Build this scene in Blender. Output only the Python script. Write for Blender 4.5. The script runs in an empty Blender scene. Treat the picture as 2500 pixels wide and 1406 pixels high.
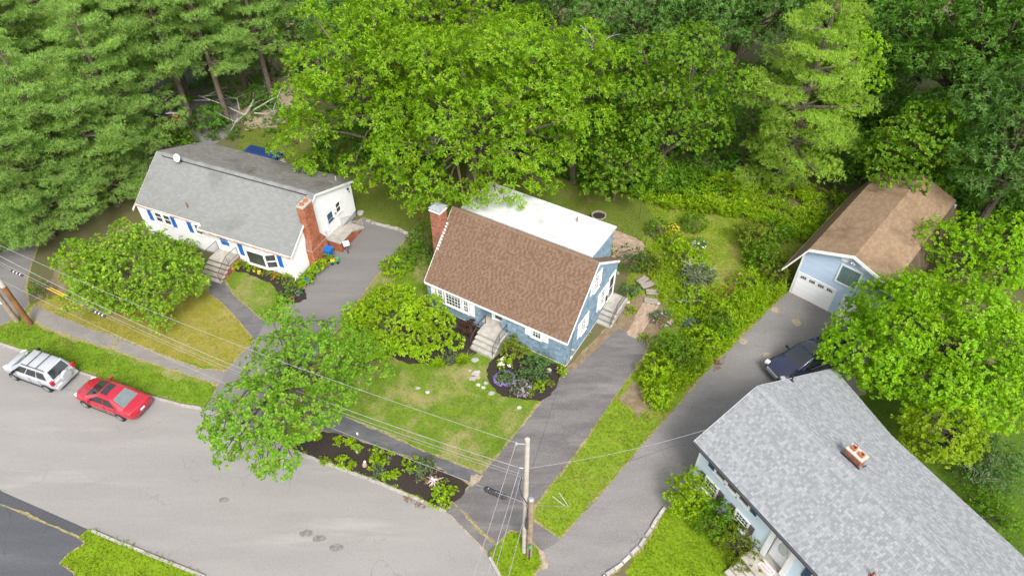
import bpy, bmesh, math, random
import numpy as np
from mathutils import Vector, Matrix

R = math.radians
scene = bpy.context.scene
col = scene.collection
rnd = random.Random(7)

# ------------------------------------------------------------ camera, world, sun, exposure
CAM_H, CAM_F, CAM_P = 34.0, 1660.0, R(44.2)
cam_data = bpy.data.cameras.new("camera")
cam = bpy.data.objects.new("camera", cam_data)
col.objects.link(cam)
cam.location = (0, 0, CAM_H)
cam.rotation_euler = (math.pi / 2 - CAM_P, 0, 0)
cam_data.sensor_width = 36.0
cam_data.lens = 36.0 * CAM_F / 2500.0
cam_data.clip_start = 0.5
cam_data.clip_end = 2000
scene.camera = cam

SUN_EL, SUN_AZ = R(50), R(165)          # azimuth clockwise from +Y (sun behind the camera, a little to the right)
world = bpy.data.worlds.new("World")
scene.world = world
world.use_nodes = True
wn = world.node_tree.nodes
wl = world.node_tree.links
wn.clear()
sky = wn.new("ShaderNodeTexSky")
sky.sky_type = 'NISHITA'
sky.sun_disc = False
sky.sun_elevation = SUN_EL
sky.sun_rotation = SUN_AZ
sky.dust_density = 3.0
hs = wn.new("ShaderNodeHueSaturation")   # overcast: the cloud layer takes the blue out
hs.inputs['Saturation'].default_value = 0.22
bg = wn.new("ShaderNodeBackground")
bg.inputs['Strength'].default_value = 0.125
wo = wn.new("ShaderNodeOutputWorld")
wl.new(sky.outputs[0], hs.inputs['Color'])
wl.new(hs.outputs[0], bg.inputs['Color'])
wl.new(bg.outputs[0], wo.inputs['Surface'])

sun_data = bpy.data.lights.new("sun", 'SUN')
sun_data.energy = 1.5
sun_data.angle = R(20)
sun_data.color = (1.0, 0.965, 0.91)
sun = bpy.data.objects.new("sun", sun_data)
col.objects.link(sun)
sun.rotation_euler = (math.pi / 2 - SUN_EL, 0, math.pi - SUN_AZ)

vs = scene.view_settings
vs.view_transform = 'Standard'
vs.look = 'None'
vs.gamma = 1.0
vs.use_curve_mapping = False
vs.exposure = 1.33
scene.cycles.use_denoising = True
scene.cycles.denoiser = 'OPENIMAGEDENOISE'
scene.cycles.denoising_input_passes = 'RGB_ALBEDO_NORMAL'
scene.cycles.denoising_prefilter = 'NONE'
scene.cycles.max_bounces = 6
scene.cycles.diffuse_bounces = 3
scene.cycles.transmission_bounces = 3
scene.cycles.transparent_max_bounces = 6
scene.cycles.caustics_reflective = False
scene.cycles.caustics_refractive = False


def G(u, v, z=0.0):
    """world point at height z that the photograph shows at pixel (u, v)"""
    a = (u - 1250) / CAM_F
    b = (v - 703) / CAM_F
    d = (a, math.cos(CAM_P) - b * math.sin(CAM_P), -math.sin(CAM_P) - b * math.cos(CAM_P))
    t = (z - CAM_H) / d[2]
    return Vector((d[0] * t, d[1] * t, z))


# ------------------------------------------------------------ materials
class NT:
    def __init__(s, name):
        s.m = bpy.data.materials.new(name)
        s.m.use_nodes = True
        s.n = s.m.node_tree.nodes
        s.l = s.m.node_tree.links
        s.n.clear()
        s.out = s.n.new("ShaderNodeOutputMaterial")
        s.pos = s.n.new("ShaderNodeNewGeometry")

    def node(s, t, **kw):
        n = s.n.new(t)
        for k, v in kw.items():
            setattr(n, k, v)
        return n

    def noise(s, scale, detail=5, rough=0.6, vec=None, dist=0.0):
        n = s.n.new("ShaderNodeTexNoise")
        n.inputs['Scale'].default_value = scale
        n.inputs['Detail'].default_value = detail
        n.inputs['Roughness'].default_value = rough
        n.inputs['Distortion'].default_value = dist
        s.l.new(vec if vec else s.pos.outputs['Position'], n.inputs['Vector'])
        return n.outputs['Fac']

    def ramp(s, fac, a, b, smooth=True):
        n = s.n.new("ShaderNodeMapRange")
        n.interpolation_type = 'SMOOTHSTEP' if smooth else 'LINEAR'
        n.inputs['From Min'].default_value = a
        n.inputs['From Max'].default_value = b
        s.l.new(fac, n.inputs['Value'])
        return n.outputs['Result']

    def mix(s, fac, a, b, blend='MIX'):
        n = s.n.new("ShaderNodeMix")
        n.data_type = 'RGBA'
        n.blend_type = blend
        if isinstance(fac, (int, float)):
            n.inputs[0].default_value = fac
        else:
            s.l.new(fac, n.inputs[0])
        for i, c in ((6, a), (7, b)):
            if isinstance(c, (tuple, list)):
                n.inputs[i].default_value = (*c[:3], 1)
            else:
                s.l.new(c, n.inputs[i])
        return n.outputs[2]

    def math(s, op, a, b=0.0):
        n = s.n.new("ShaderNodeMath")
        n.operation = op
        for i, c in ((0, a), (1, b)):
            if isinstance(c, (int, float)):
                n.inputs[i].default_value = c
            else:
                s.l.new(c, n.inputs[i])
        return n.outputs[0]

    def island(s):
        oi = s.n.new("ShaderNodeObjectInfo")
        a = s.math('ADD', s.pos.outputs['Random Per Island'], oi.outputs['Random'])
        return s.math('FRACT', a)

    def scale_vec(s, sx, sy, sz, rot=0.0):
        n = s.n.new("ShaderNodeMapping")
        n.inputs['Scale'].default_value = (sx, sy, sz)
        n.inputs['Rotation'].default_value = (0, 0, rot)
        s.l.new(s.pos.outputs['Position'], n.inputs['Vector'])
        return n.outputs[0]

    def bump(s, h, strength=0.3, dist=0.02):
        n = s.n.new("ShaderNodeBump")
        n.inputs['Strength'].default_value = strength
        n.inputs['Distance'].default_value = dist
        s.l.new(h, n.inputs['Height'])
        return n.outputs[0]

    def principled(s, colr, rough=0.8, spec=0.3, metal=0.0, coat=0.0, normal=None):
        p = s.n.new("ShaderNodeBsdfPrincipled")
        if isinstance(colr, (tuple, list)):
            p.inputs['Base Color'].default_value = (*colr[:3], 1)
        else:
            s.l.new(colr, p.inputs['Base Color'])
        if isinstance(rough, (int, float)):
            p.inputs['Roughness'].default_value = rough
        else:
            s.l.new(rough, p.inputs['Roughness'])
        p.inputs['Specular IOR Level'].default_value = spec
        p.inputs['Metallic'].default_value = metal
        p.inputs['Coat Weight'].default_value = coat
        if normal:
            s.l.new(normal, p.inputs['Normal'])
        s.l.new(p.outputs[0], s.out.inputs['Surface'])
        return p


def plain(name, c, c2=None, scale=3.0, rough=0.7, spec=0.3, isl=0.0, bump=0.0, bscale=60, metal=0.0, coat=0.0, lo=.35, hi=.65):
    t = NT(name)
    colr = c
    if c2 is not None:
        colr = t.mix(t.ramp(t.noise(scale, 6), lo, hi), c, c2)
    if isl > 0:
        k = t.math('ADD', t.math('MULTIPLY', t.island(), 2 * isl), 1 - isl)
        cc = t.n.new("ShaderNodeCombineColor")
        for i in range(3):
            t.l.new(k, cc.inputs[i])
        colr = t.mix(1.0, colr, cc.outputs[0], 'MULTIPLY')
    nm = t.bump(t.noise(bscale, 3), bump, 0.01) if bump else None
    t.principled(colr, rough, spec, metal, coat, nm)
    return t.m


def two_tone(name, ca, cb, cc, rough=0.9, dirt=None, dscale=.6, speck=None):
    """shingles: each piece takes one of three blends, then weather stains over all of them"""
    t = NT(name)
    r = t.island()
    c = t.mix(t.ramp(r, .25, .55), ca, cb)
    c = t.mix(t.ramp(r, .62, .85), c, cc)
    c = t.mix(t.math('MULTIPLY', t.noise(90, 2), .35), c, (ca[0] * .5, ca[1] * .5, ca[2] * .5))
    if dirt:
        c = t.mix(t.math('MULTIPLY', t.ramp(t.noise(dscale, 6, .65), .48, .78), .8), c, dirt)
    if speck:
        c = t.mix(t.math('MULTIPLY', t.ramp(t.noise(9, 3, .7), .66, .72), .75), c, speck)
    t.principled(c, rough, .2)
    return t.m


def leafmat(name, c1, c2, c3=None, scale=.5, rough=.5, trans=.45):
    """leaves: colour by leaf and by branch, light passing through"""
    t = NT(name)
    r = t.island()
    c = t.mix(r, c1, c2)
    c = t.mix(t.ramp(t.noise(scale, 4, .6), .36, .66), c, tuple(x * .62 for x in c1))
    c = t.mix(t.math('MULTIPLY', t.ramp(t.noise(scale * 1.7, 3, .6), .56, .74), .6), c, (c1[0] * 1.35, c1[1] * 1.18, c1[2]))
    if c3:
        c = t.mix(t.math('MULTIPLY', t.ramp(t.math('FRACT', t.math('MULTIPLY', r, 7.13)), .82, .9), .8), c, c3)
    p = t.principled(c, rough, .22)
    tr = t.n.new("ShaderNodeBsdfTranslucent")
    tc = t.mix(1.0, c, (1.5, 1.5, .7), 'MULTIPLY')
    t.l.new(tc, tr.inputs['Color'])
    mx = t.n.new("ShaderNodeMixShader")
    mx.inputs[0].default_value = trans
    t.l.new(p.outputs[0], mx.inputs[1])
    t.l.new(tr.outputs[0], mx.inputs[2])
    t.l.new(mx.outputs[0], t.out.inputs['Surface'])
    return t.m


def grassmat(name, green, green2, dry, dry_amt=.5, scale=.45, blades=False):
    t = NT(name)
    c = t.mix(t.ramp(t.noise(1.7, 6, .65), .35, .65), green, green2)
    c = t.mix(t.math('MULTIPLY', t.ramp(t.noise(scale, 7, .68, dist=.4), .62 - .25 * dry_amt, .86 - .28 * dry_amt), .85), c, dry)
    fine = t.noise(7.5, 5, .8)
    c = t.mix(t.math('MULTIPLY', t.ramp(fine, .52, .34), .35), c, tuple(min(.6, x * 1.5) for x in green))
    c = t.mix(t.math('MULTIPLY', t.ramp(fine, .48, .7), .6), c, tuple(x * .45 for x in green2))
    if blades:
        k = t.math('ADD', t.math('MULTIPLY', t.island(), .7), .65)
        cc = t.n.new("ShaderNodeCombineColor")
        for i in range(3):
            t.l.new(k, cc.inputs[i])
        c = t.mix(1.0, c, cc.outputs[0], 'MULTIPLY')
    t.principled(c, .85, .15, normal=None if blades else t.bump(t.noise(22, 4), .5, .04))
    return t.m


def asphalt(name, c1, c2, stain, rot=0.0, stretch=.25, light=None, s=.35, grain=.5):
    t = NT(name)
    v = t.scale_vec(stretch, 1, 1, rot)
    c = t.mix(t.ramp(t.noise(s * 2.2, 7, .62, vec=v), .36, .66), c1, c2)
    c = t.mix(t.math('MULTIPLY', t.ramp(t.noise(s * 1.1, 5, .6, vec=v), .55, .75), .55), c, stain)
    if light:
        c = t.mix(t.math('MULTIPLY', t.ramp(t.noise(s * 1.6, 6, .6, vec=t.scale_vec(stretch * .8, 1, 1.7, rot)), .56, .74), .75), c, light)
    g = t.noise(34, 3, .8)
    c = t.mix(t.math('MULTIPLY', t.ramp(g, .42, .7), grain), c, tuple(x * .55 for x in c1))
    g2 = t.noise(9.5, 4, .85)
    c = t.mix(t.math('MULTIPLY', t.ramp(g2, .5, .72), grain * .55), c, tuple(x * .6 for x in c1))
    c = t.mix(t.math('MULTIPLY', t.ramp(g2, .5, .3), grain * .4), c, tuple(min(1, x * 1.35) for x in c2))
    # hairline cracks
    vo = t.n.new("ShaderNodeTexVoronoi")
    vo.feature = 'DISTANCE_TO_EDGE'
    vo.inputs['Scale'].default_value = .33
    wv = t.n.new("ShaderNodeVectorMath")
    wv.operation = 'ADD'
    nn = t.n.new("ShaderNodeTexNoise")
    nn.inputs['Scale'].default_value = 1.3
    nn.inputs['Detail'].default_value = 5
    t.l.new(t.pos.outputs['Position'], nn.inputs['Vector'])
    t.l.new(t.pos.outputs['Position'], wv.inputs[0])
    t.l.new(nn.outputs['Color'], wv.inputs[1])
    t.l.new(wv.outputs[0], vo.inputs['Vector'])
    crack = t.math('MULTIPLY', t.math('LESS_THAN', vo.outputs['Distance'], .007), t.ramp(t.noise(.25, 3), .5, .6))
    c = t.mix(t.math('MULTIPLY', crack, .32), c, tuple(x * .4 for x in c1))
    t.principled(c, .9, .2, normal=t.bump(g, .35, .01))
    return t.m


M = {}
M['road'] = asphalt('road_asphalt', (.235, .222, .212), (.262, .248, .236), (.205, .188, .178), R(23), .16, (.33, .312, .295))
M['road_patch'] = plain('patched_asphalt', (.13, .12, .115), (.2, .185, .175), 7, .95)
M['margin'] = plain('dry_margin', (.30, .235, .13), (.16, .15, .05), 6, .95, bump=.3, bscale=20)
M['drive_pale'] = asphalt('driveway_asphalt', (.165, .155, .152), (.195, .183, .178), (.135, .126, .124), R(-52), .2, (.225, .21, .205))
M['drive_dark'] = asphalt('sealed_asphalt', (.115, .107, .107), (.175, .162, .158), (.075, .069, .071), R(-52), .25, (.235, .218, .21), s=.6, grain=.7)
M['drive_right'] = asphalt('speckled_asphalt', (.19, .18, .175), (.235, .22, .214), (.15, .14, .137), R(-52), .3, (.225, .21, .2), grain=.75)
M['drive_blue'] = asphalt('new_asphalt', (.075, .078, .088), (.092, .095, .106), (.06, .062, .072), R(-52), .15, (.15, .152, .16), grain=.7)
M['walk_old'] = asphalt('old_walk', (.19, .175, .162), (.235, .215, .2), (.115, .102, .102), R(25), .5, (.29, .262, .235), s=.8)
M['walk_black'] = asphalt('black_walk', (.085, .085, .092), (.12, .118, .124), (.19, .175, .16), R(25), .5, (.25, .228, .2), s=.7)
M['path_tar'] = asphalt('tar_path', (.11, .105, .108), (.16, .15, .15), (.045, .042, .046), 0, .6, None, s=.6)
M['kerb'] = plain('kerb_granite', (.26, .24, .22), (.36, .33, .30), 6, .9, isl=.1)
M['sand'] = plain('dry_sand', (.34, .29, .22), (.25, .19, .12), 5, .95)
M['soil'] = plain('forest_floor', (.12, .092, .052), (.085, .105, .028), 1.3, .95, bump=.5, bscale=14)
M['mulch'] = plain('mulch', (.016, .012, .011), (.045, .033, .028), 24, .95, bump=.9, bscale=40)
M['bare'] = plain('bare_earth', (.15, .105, .065), (.21, .16, .10), 2.4, .95, bump=.4, bscale=20)
GR = dict(
    verge=((0.1313, 0.2188, 0.0125), (0.0938, 0.16, 0.01), (0.22, 0.1815, 0.055), .42),
    left=((.185, .185, .020), (.235, .20, .042), (.30, .235, .09), .62),
    mid=((0.125, 0.1938, 0.015), (0.0938, 0.15, 0.015), (0.275, 0.2255, 0.1045), 0.68),
    strip=((0.1625, 0.2375, 0.015), (0.1187, 0.1812, 0.0125), (0.209, 0.1815, 0.055), .45),
    vivid=((.15, .235, .007), (.11, .175, .006), (.19, .205, .025), .25),
    back=((.095, .14, .016), (.115, .135, .024), (.18, .14, .06), .5),
    wild=((.16, .215, .016), (.125, .18, .016), (.26, .215, .075), .68),
    shade=((.075, .13, .010), (.055, .10, .010), (.14, .13, .03), .35),  # grass of a duller, darker green behind the grey-roofed house
)
for k, v in GR.items():
    M['g_' + k] = grassmat('lawn_' + k, *v)
    M['b_' + k] = grassmat('grass_' + k, *v, blades=True)

M['white'] = plain('white_siding', (.80, .80, .81), (.76, .76, .77), 1.2, .55, .35)
M['trim'] = plain('white_trim', (.80, .80, .79), (.72, .72, .70), 3, .5, .4)
M['membrane'] = plain('white_membrane', (.50, .50, .495), (.37, .365, .35), .8, .6, .3, lo=.45, hi=.75)
M['blue_shake'] = plain('blue_shake', (.15, .22, .285), (.19, .265, .33), 5, .85, .2, isl=.22, bump=.4, bscale=45)
M['pale_blue'] = plain('pale_blue_siding', (.56, .66, .745), (.53, .63, .72), 1.4, .6, .3, isl=.02)
M['garage_blue'] = plain('garage_siding', (.44, .54, .68), (.41, .51, .65), 1.2, .6, .3, isl=.04)
M['blue_shutter'] = plain('royal_blue_paint', (.012, .13, .47), (.010, .11, .41), 4, .45, .4)
M['navy'] = plain('navy_shutter', (.03, .075, .14), (.04, .085, .15), 5, .5, .4)
M['plum'] = plain('plum_shutter', (.12, .095, .115), (.15, .12, .14), 5, .6, .3)
M['glass'] = plain('window_glass', (.035, .04, .045), (.06, .062, .066), 1.2, .06, .8)
M['glass_pale'] = plain('pale_glass', (.36, .44, .42), (.45, .52, .5), 6, .2, .6)
M['concrete'] = plain('concrete', (.40, .375, .33), (.31, .285, .25), 2.5, .9, bump=.25)
M['foundation'] = plain('foundation', (.36, .355, .345), (.28, .275, .265), 1.5, .9, bump=.2)
M['brick'] = plain('brick', (.25, .09, .058), (.32, .13, .085), 3, .9, .2, isl=.28, bump=.4, bscale=80)
M['brick_orange'] = plain('orange_brick', (.36, .125, .065), (.28, .085, .045), 2, .9, .2, isl=.28, bump=.4, bscale=80)
M['mortar'] = plain('mortar', (.42, .37, .32), (.33, .28, .24), 6, .95)
M['paver'] = plain('paver', (.36, .265, .2), (.30, .215, .16), 3, .9, .2, isl=.16)
M['iron'] = plain('black_iron', (.02, .02, .024), (.04, .036, .036), 8, .5, .5)
M['iron_white'] = plain('faded_iron', (.55, .53, .52), (.38, .33, .31), 9, .6, .4)
M['steel'] = plain('galvanised', (.42, .43, .44), (.34, .35, .36), 7, .4, .5, metal=.5)
M['gutter_rust'] = plain('rusted_gutter', (.42, .2, .13), (.55, .42, .36), 4, .6, .3)
M['gutter_dark'] = plain('dark_gutter', (.05, .05, .06), None, 1, .5)
M['pipe_rust'] = plain('rusty_pipe', (.20, .065, .035), (.30, .12, .06), 9, .8)
M['wood_grey'] = plain('weathered_wood', (.30, .265, .225), (.22, .19, .16), 7, .9, isl=.1, bump=.3)
M['pole'] = plain('pole_wood', (.22, .16, .105), (.30, .235, .17), 3, .9, bump=.4, bscale=30)
M['pole_pale'] = plain('bleached_pole', (.46, .42, .37), (.36, .32, .27), 2, .9, bump=.3, bscale=30)
M['pole_brown'] = plain('tarred_pole', (.22, .105, .04), (.15, .075, .035), 2, .85, bump=.3, bscale=30)
M['wire'] = plain('cable', (.30, .29, .31), (.22, .215, .23), 4, .5, .4)
M['wire_dark'] = plain('dark_cable', (.045, .045, .05), None, 1, .5)
M['bark'] = plain('bark', (.10, .075, .055), (.15, .12, .095), 4, .95, bump=.6, bscale=18)
M['bark_grey'] = plain('grey_bark', (.22, .195, .165), (.15, .13, .11), 4, .95, bump=.5, bscale=18)
M['twig'] = plain('bare_twig', (.42, .39, .35), (.32, .29, .26), 5, .9)
M['litter_brown'] = plain('dry_leaf', (.30, .14, .07), (.22, .12, .07), 9, .9)
M['twig_pale'] = plain('pale_twig', (.55, .52, .48), (.44, .41, .38), 6, .9)
M['tyre'] = plain('tyre', (.018, .018, .02), None, 1, .8)
M['alloy'] = plain('alloy', (.55, .55, .56), (.45, .45, .46), 9, .3, .5, metal=.7)
M['chrome'] = plain('chrome', (.7, .7, .72), None, 1, .15, .5, metal=1.0)
M['red_paint'] = plain('red_paint', (.36, .008, .026), (.34, .008, .024), 2, .25, .5, coat=1.0)
M['silver_paint'] = plain('silver_paint', (.50, .52, .55), (.48, .50, .53), 2, .35, .5, metal=.35, coat=.7)
M['navy_paint'] = plain('navy_paint', (.010, .014, .045), (.009, .012, .04), 2, .2, .5, coat=1.0)
M['car_glass'] = plain('car_glass', (.02, .024, .028), None, 1, .05, .9)
M['rear_glass'] = plain('rear_glass', (.14, .17, .175), (.12, .15, .155), 3, .08, .8)
M['lamp_red'] = plain('lamp_red', (.42, .01, .02), None, 1, .2, .5)
M['lamp_clear'] = plain('lamp_clear', (.75, .75, .76), None, 1, .15, .6)
M['black_plastic'] = plain('black_plastic', (.02, .02, .022), None, 1, .6)
M['plate'] = plain('plate', (.7, .7, .72), None, 1, .5)
M['white_plastic'] = plain('white_plastic', (.78, .78, .78), (.72, .72, .72), 4, .45)
M['bin_blue'] = plain('bin_blue', (.008, .13, .42), (.007, .115, .38), 3, .5, .4)
M['tarp_blue'] = plain('tarp_blue', (.010, .03, .11), (.012, .036, .13), 3, .6)
M['teal'] = plain('teal_glaze', (.015, .20, .28), None, 1, .3, .5)
M['pot_blue'] = plain('blue_glaze', (.012, .16, .33), None, 1, .3, .5)
M['terra'] = plain('terracotta', (.42, .15, .07), (.36, .13, .07), 6, .85)
M['pot_dark'] = plain('dark_pot', (.03, .03, .033), None, 1, .6)
M['cream'] = plain('cream_pot', (.45, .41, .34), None, 1, .6)
M['stone'] = plain('pale_stone', (.42, .40, .38), (.33, .31, .29), 5, .9, isl=.2, bump=.3)
M['stone_pink'] = plain('pink_stone', (.40, .26, .22), (.34, .22, .18), 5, .9)
M['toy_green'] = plain('toy_green', (.02, .36, .12), None, 1, .5)
M['toy_yellow'] = plain('toy_yellow', (.6, .42, .04), None, 1, .5)
M['toy_red'] = plain('toy_red', (.5, .04, .03), None, 1, .5)
M['yellow_guard'] = plain('yellow_guard', (.62, .34, .03), None, 1, .5)
M['board_green'] = plain('green_board', (.09, .16, .15), (.13, .2, .18), 7, .8, isl=.15)
M['mat_pink'] = plain('door_mat', (.66, .56, .56), (.6, .5, .5), 9, .9)
M['print'] = plain('mat_print', (.24, .05, .07), None, 1, .9)
M['sh_blue'] = two_tone('brown_shingle', (.178, .112, .074), (.188, .12, .081), (.20, .13, .089))
M['sh_blue_dark'] = two_tone('brown_shingle_dark', (.138, .083, .054), (.148, .091, .06), (.16, .10, .068))
M['sh_white'] = two_tone('grey_shingle', (.20, .205, .198), (.215, .22, .212), (.23, .235, .226), dirt=(.12, .115, .11), dscale=.42)
M['sh_white_rear'] = two_tone('stained_shingle', (.16, .155, .145), (.185, .175, .165), (.215, .205, .19), dirt=(.085, .068, .055), dscale=.5, speck=(.35, .34, .3))
M['sh_right'] = two_tone('slate_shingle', (.265, .275, .285), (.285, .296, .308), (.312, .324, .336))
M['sh_right_dark'] = two_tone('slate_shingle_dark', (.215, .224, .234), (.235, .245, .256), (.258, .269, .28))
M['sh_garage'] = two_tone('tan_shingle', (.225, .152, .095), (.25, .17, .108), (.28, .192, .122), dirt=(.105, .072, .045), dscale=.55, speck=(.34, .28, .18))
M['sh_under'] = plain('shingle_gap', (.085, .08, .075), None, 1, .95)
M['sh_under_b'] = plain('shingle_gap_brown', (.085, .05, .037), None, 1, .95)
M['felt'] = plain('ridge_felt', (.2, .205, .2), (.15, .15, .148), 2, .9)
M['plank_dark'] = plain('dark_plank', (.11, .075, .045), (.075, .052, .034), 5, .95, isl=.2)

# ------------------------------------------------------------ object helpers
def tag(o, label=None, cat=None, group=None, kind=None):
    if label: o['label'] = label
    if cat: o['category'] = cat
    if group: o['group'] = group
    if kind: o['kind'] = kind
    return o


def thing(name, label, cat, loc=(0, 0, 0), rot=0.0, group=None):
    o = bpy.data.objects.new(name, None)
    o.empty_display_size = .2
    col.objects.link(o)
    o.location = loc
    o.rotation_euler = (0, 0, rot)
    return tag(o, label, cat, group)


def link(name, mesh, mat=None, parent=None, kind=None):
    o = bpy.data.objects.new(name, mesh)
    if mat is not None and not mesh.materials:
        mesh.materials.append(mat)
    col.objects.link(o)
    if parent is not None:
        o.parent = parent
    if kind:
        o['kind'] = kind
    return o


def copy_tree(o, parent=None):
    c = o.copy()
    col.objects.link(c)
    if parent is not None:
        c.parent = parent
    for ch in o.children:
        copy_tree(ch, c)
    return c


def quad_mesh(name, V, nv=4):
    """numpy (N, nv, 3) polygons -> mesh"""
    n = len(V)
    me = bpy.data.meshes.new(name)
    me.vertices.add(n * nv)
    me.vertices.foreach_set('co', np.ascontiguousarray(V, dtype=np.float32).ravel())
    me.loops.add(n * nv)
    me.loops.foreach_set('vertex_index', np.arange(n * nv, dtype=np.int32))
    me.polygons.add(n)
    me.polygons.foreach_set('loop_start', np.arange(0, n * nv, nv, dtype=np.int32))
    me.polygons.foreach_set('loop_total', np.full(n, nv, dtype=np.int32))
    me.update(calc_edges=True)
    return me


I4 = Matrix.Identity(4)


def FR(x, y, z=0.0, rot=0.0):
    return Matrix.Translation((x, y, z)) @ Matrix.Rotation(rot, 4, 'Z')


class MB:
    """collects shapes, then links them as ONE mesh object"""
    def __init__(s, M4=None):
        s.v, s.f, s.M = [], [], M4 or I4

    def add(s, vs, fs, M4=None):
        k = len(s.v)
        m = s.M @ M4 if M4 is not None else s.M
        s.v += [tuple(m @ Vector(p)) for p in vs]
        s.f += [tuple(i + k for i in f) for f in fs]
        return s

    def box(s, x0, x1, y0, y1, z0, z1, M4=None):
        return s.add([(x0, y0, z0), (x1, y0, z0), (x1, y1, z0), (x0, y1, z0), (x0, y0, z1), (x1, y0, z1), (x1, y1, z1), (x0, y1, z1)],
                     [(3, 2, 1, 0), (4, 5, 6, 7), (0, 1, 5, 4), (1, 2, 6, 5), (2, 3, 7, 6), (3, 0, 4, 7)], M4)

    def prism(s, poly, d, M4=None):
        """polygon of 3d points extruded by vector d"""
        n = len(poly)
        d = Vector(d)
        a = [Vector(p) for p in poly]
        return s.add(a + [p + d for p in a], [tuple(range(n))[::-1], tuple(range(n, 2 * n))] + [(i, (i + 1) % n, n + (i + 1) % n, n + i) for i in range(n)], M4)

    def tube(s, pts, r, n=6, M4=None, cap=True):
        pts = [Vector(p) for p in pts]
        rs = r if isinstance(r, (list, tuple)) else [r] * len(pts)
        vs, fs = [], []
        up = Vector((.13, .31, .94))
        for i, p in enumerate(pts):
            d = (pts[min(i + 1, len(pts) - 1)] - pts[max(i - 1, 0)])
            d = d.normalized() if d.length > 1e-9 else Vector((0, 0, 1))
            a = d.cross(up)
            if a.length < 1e-3:
                a = d.cross(Vector((1, 0, 0)))
            a.normalize()
            b = d.cross(a)
            for k in range(n):
                t = 2 * math.pi * k / n
                vs.append(p + (a * math.cos(t) + b * math.sin(t)) * rs[i])
        for i in range(len(pts) - 1):
            for k in range(n):
                fs.append((i * n + k, i * n + (k + 1) % n, (i + 1) * n + (k + 1) % n, (i + 1) * n + k))
        if cap:
            fs.append(tuple(range(n))[::-1])
            fs.append(tuple(range((len(pts) - 1) * n, len(pts) * n)))
        return s.add(vs, fs, M4)

    def lathe(s, prof, n=14, M4=None):
        """profile [(r, z)] spun round z"""
        vs, fs = [], []
        for r, z in prof:
            for k in range(n):
                t = 2 * math.pi * k / n
                vs.append((r * math.cos(t), r * math.sin(t), z))
        for i in range(len(prof) - 1):
            for k in range(n):
                fs.append((i * n + k, i * n + (k + 1) % n, (i + 1) * n + (k + 1) % n, (i + 1) * n + k))
        fs.append(tuple(range(n))[::-1])
        fs.append(tuple(range((len(prof) - 1) * n, len(prof) * n)))
        return s.add(vs, fs, M4)

    def mesh(s, name, smooth=False):
        me = bpy.data.meshes.new(name)
        me.from_pydata(s.v, [], s.f)
        me.update()
        if smooth:
            me.polygons.foreach_set('use_smooth', [True] * len(me.polygons))
        return me

    def build(s, name, mat, parent=None, kind=None, smooth=False):
        return link(name, s.mesh(name, smooth), mat, parent, kind)


def sheet(name, pts, mat, kind='structure', z=None, thick=None):
    """flat ground polygon (points may carry their own z); thick > 0 gives it sides"""
    mb = MB()
    p = [(q[0], q[1], z if z is not None else q[2]) for q in pts]
    if thick:
        mb.prism([(a, b, c - thick) for a, b, c in p], (0, 0, thick))
    else:
        mb.add(p, [tuple(range(len(p)))])
    o = mb.build(name, mat)
    bm = bmesh.new()
    bm.from_mesh(o.data)
    bmesh.ops.triangulate(bm, faces=[f for f in bm.faces if len(f.verts) > 4])
    bmesh.ops.recalc_face_normals(bm, faces=bm.faces)
    if not thick and bm.faces:
        bm.faces.ensure_lookup_table()
        if sum(f.normal.z for f in bm.faces) < 0:
            bmesh.ops.reverse_faces(bm, faces=bm.faces)
    bm.to_mesh(o.data)
    bm.free()
    if kind:
        o['kind'] = kind
    return o


def px(*uv, z=0.0):
    return [G(u, v, z) for u, v in uv]


def wobble(pts, amp=.06, step=.35, seed=1):
    """a ragged version of a closed outline"""
    r = random.Random(seed)
    out = []
    n = len(pts)
    for i in range(n):
        a, b = Vector(pts[i]), Vector(pts[(i + 1) % n])
        k = max(1, int((b - a).length / step))
        k = min(k, 60)
        for j in range(k):
            p = a.lerp(b, j / k)
            if j:
                p += Vector((r.gauss(0, amp), r.gauss(0, amp), 0))
            out.append(p)
    return out


def inside(P, poly):
    """numpy point in polygon"""
    x, y = P[:, 0], P[:, 1]
    c = np.zeros(len(P), bool)
    n = len(poly)
    for i in range(n):
        x0, y0 = poly[i][0], poly[i][1]
        x1, y1 = poly[(i + 1) % n][0], poly[(i + 1) % n][1]
        k = ((y0 > y) != (y1 > y))
        with np.errstate(divide='ignore', invalid='ignore'):
            c ^= k & (x < (x1 - x0) * (y - y0) / (y1 - y0 + 1e-12) + x0)
    return c


def clip_poly(p, clip):
    """2d convex clip (clip is counter-clockwise)"""
    out = p
    n = len(clip)
    for i in range(n):
        a, b = clip[i], clip[(i + 1) % n]
        inp, out = out, []
        def sd(q): return (b[0] - a[0]) * (q[1] - a[1]) - (b[1] - a[1]) * (q[0] - a[0])
        for j in range(len(inp)):
            q, r = inp[j], inp[(j + 1) % len(inp)]
            dq, dr = sd(q), sd(r)
            if dq >= 0: out.append(q)
            if (dq > 0) != (dr > 0) and abs(dq - dr) > 1e-12:
                t = dq / (dq - dr)
                out.append((q[0] + t * (r[0] - q[0]), q[1] + t * (r[1] - q[1])))
        if not out: return []
    return out


def area2(p):
    return .5 * abs(sum(p[i][0] * p[(i + 1) % len(p)][1] - p[(i + 1) % len(p)][0] * p[i][1] for i in range(len(p))))


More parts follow.
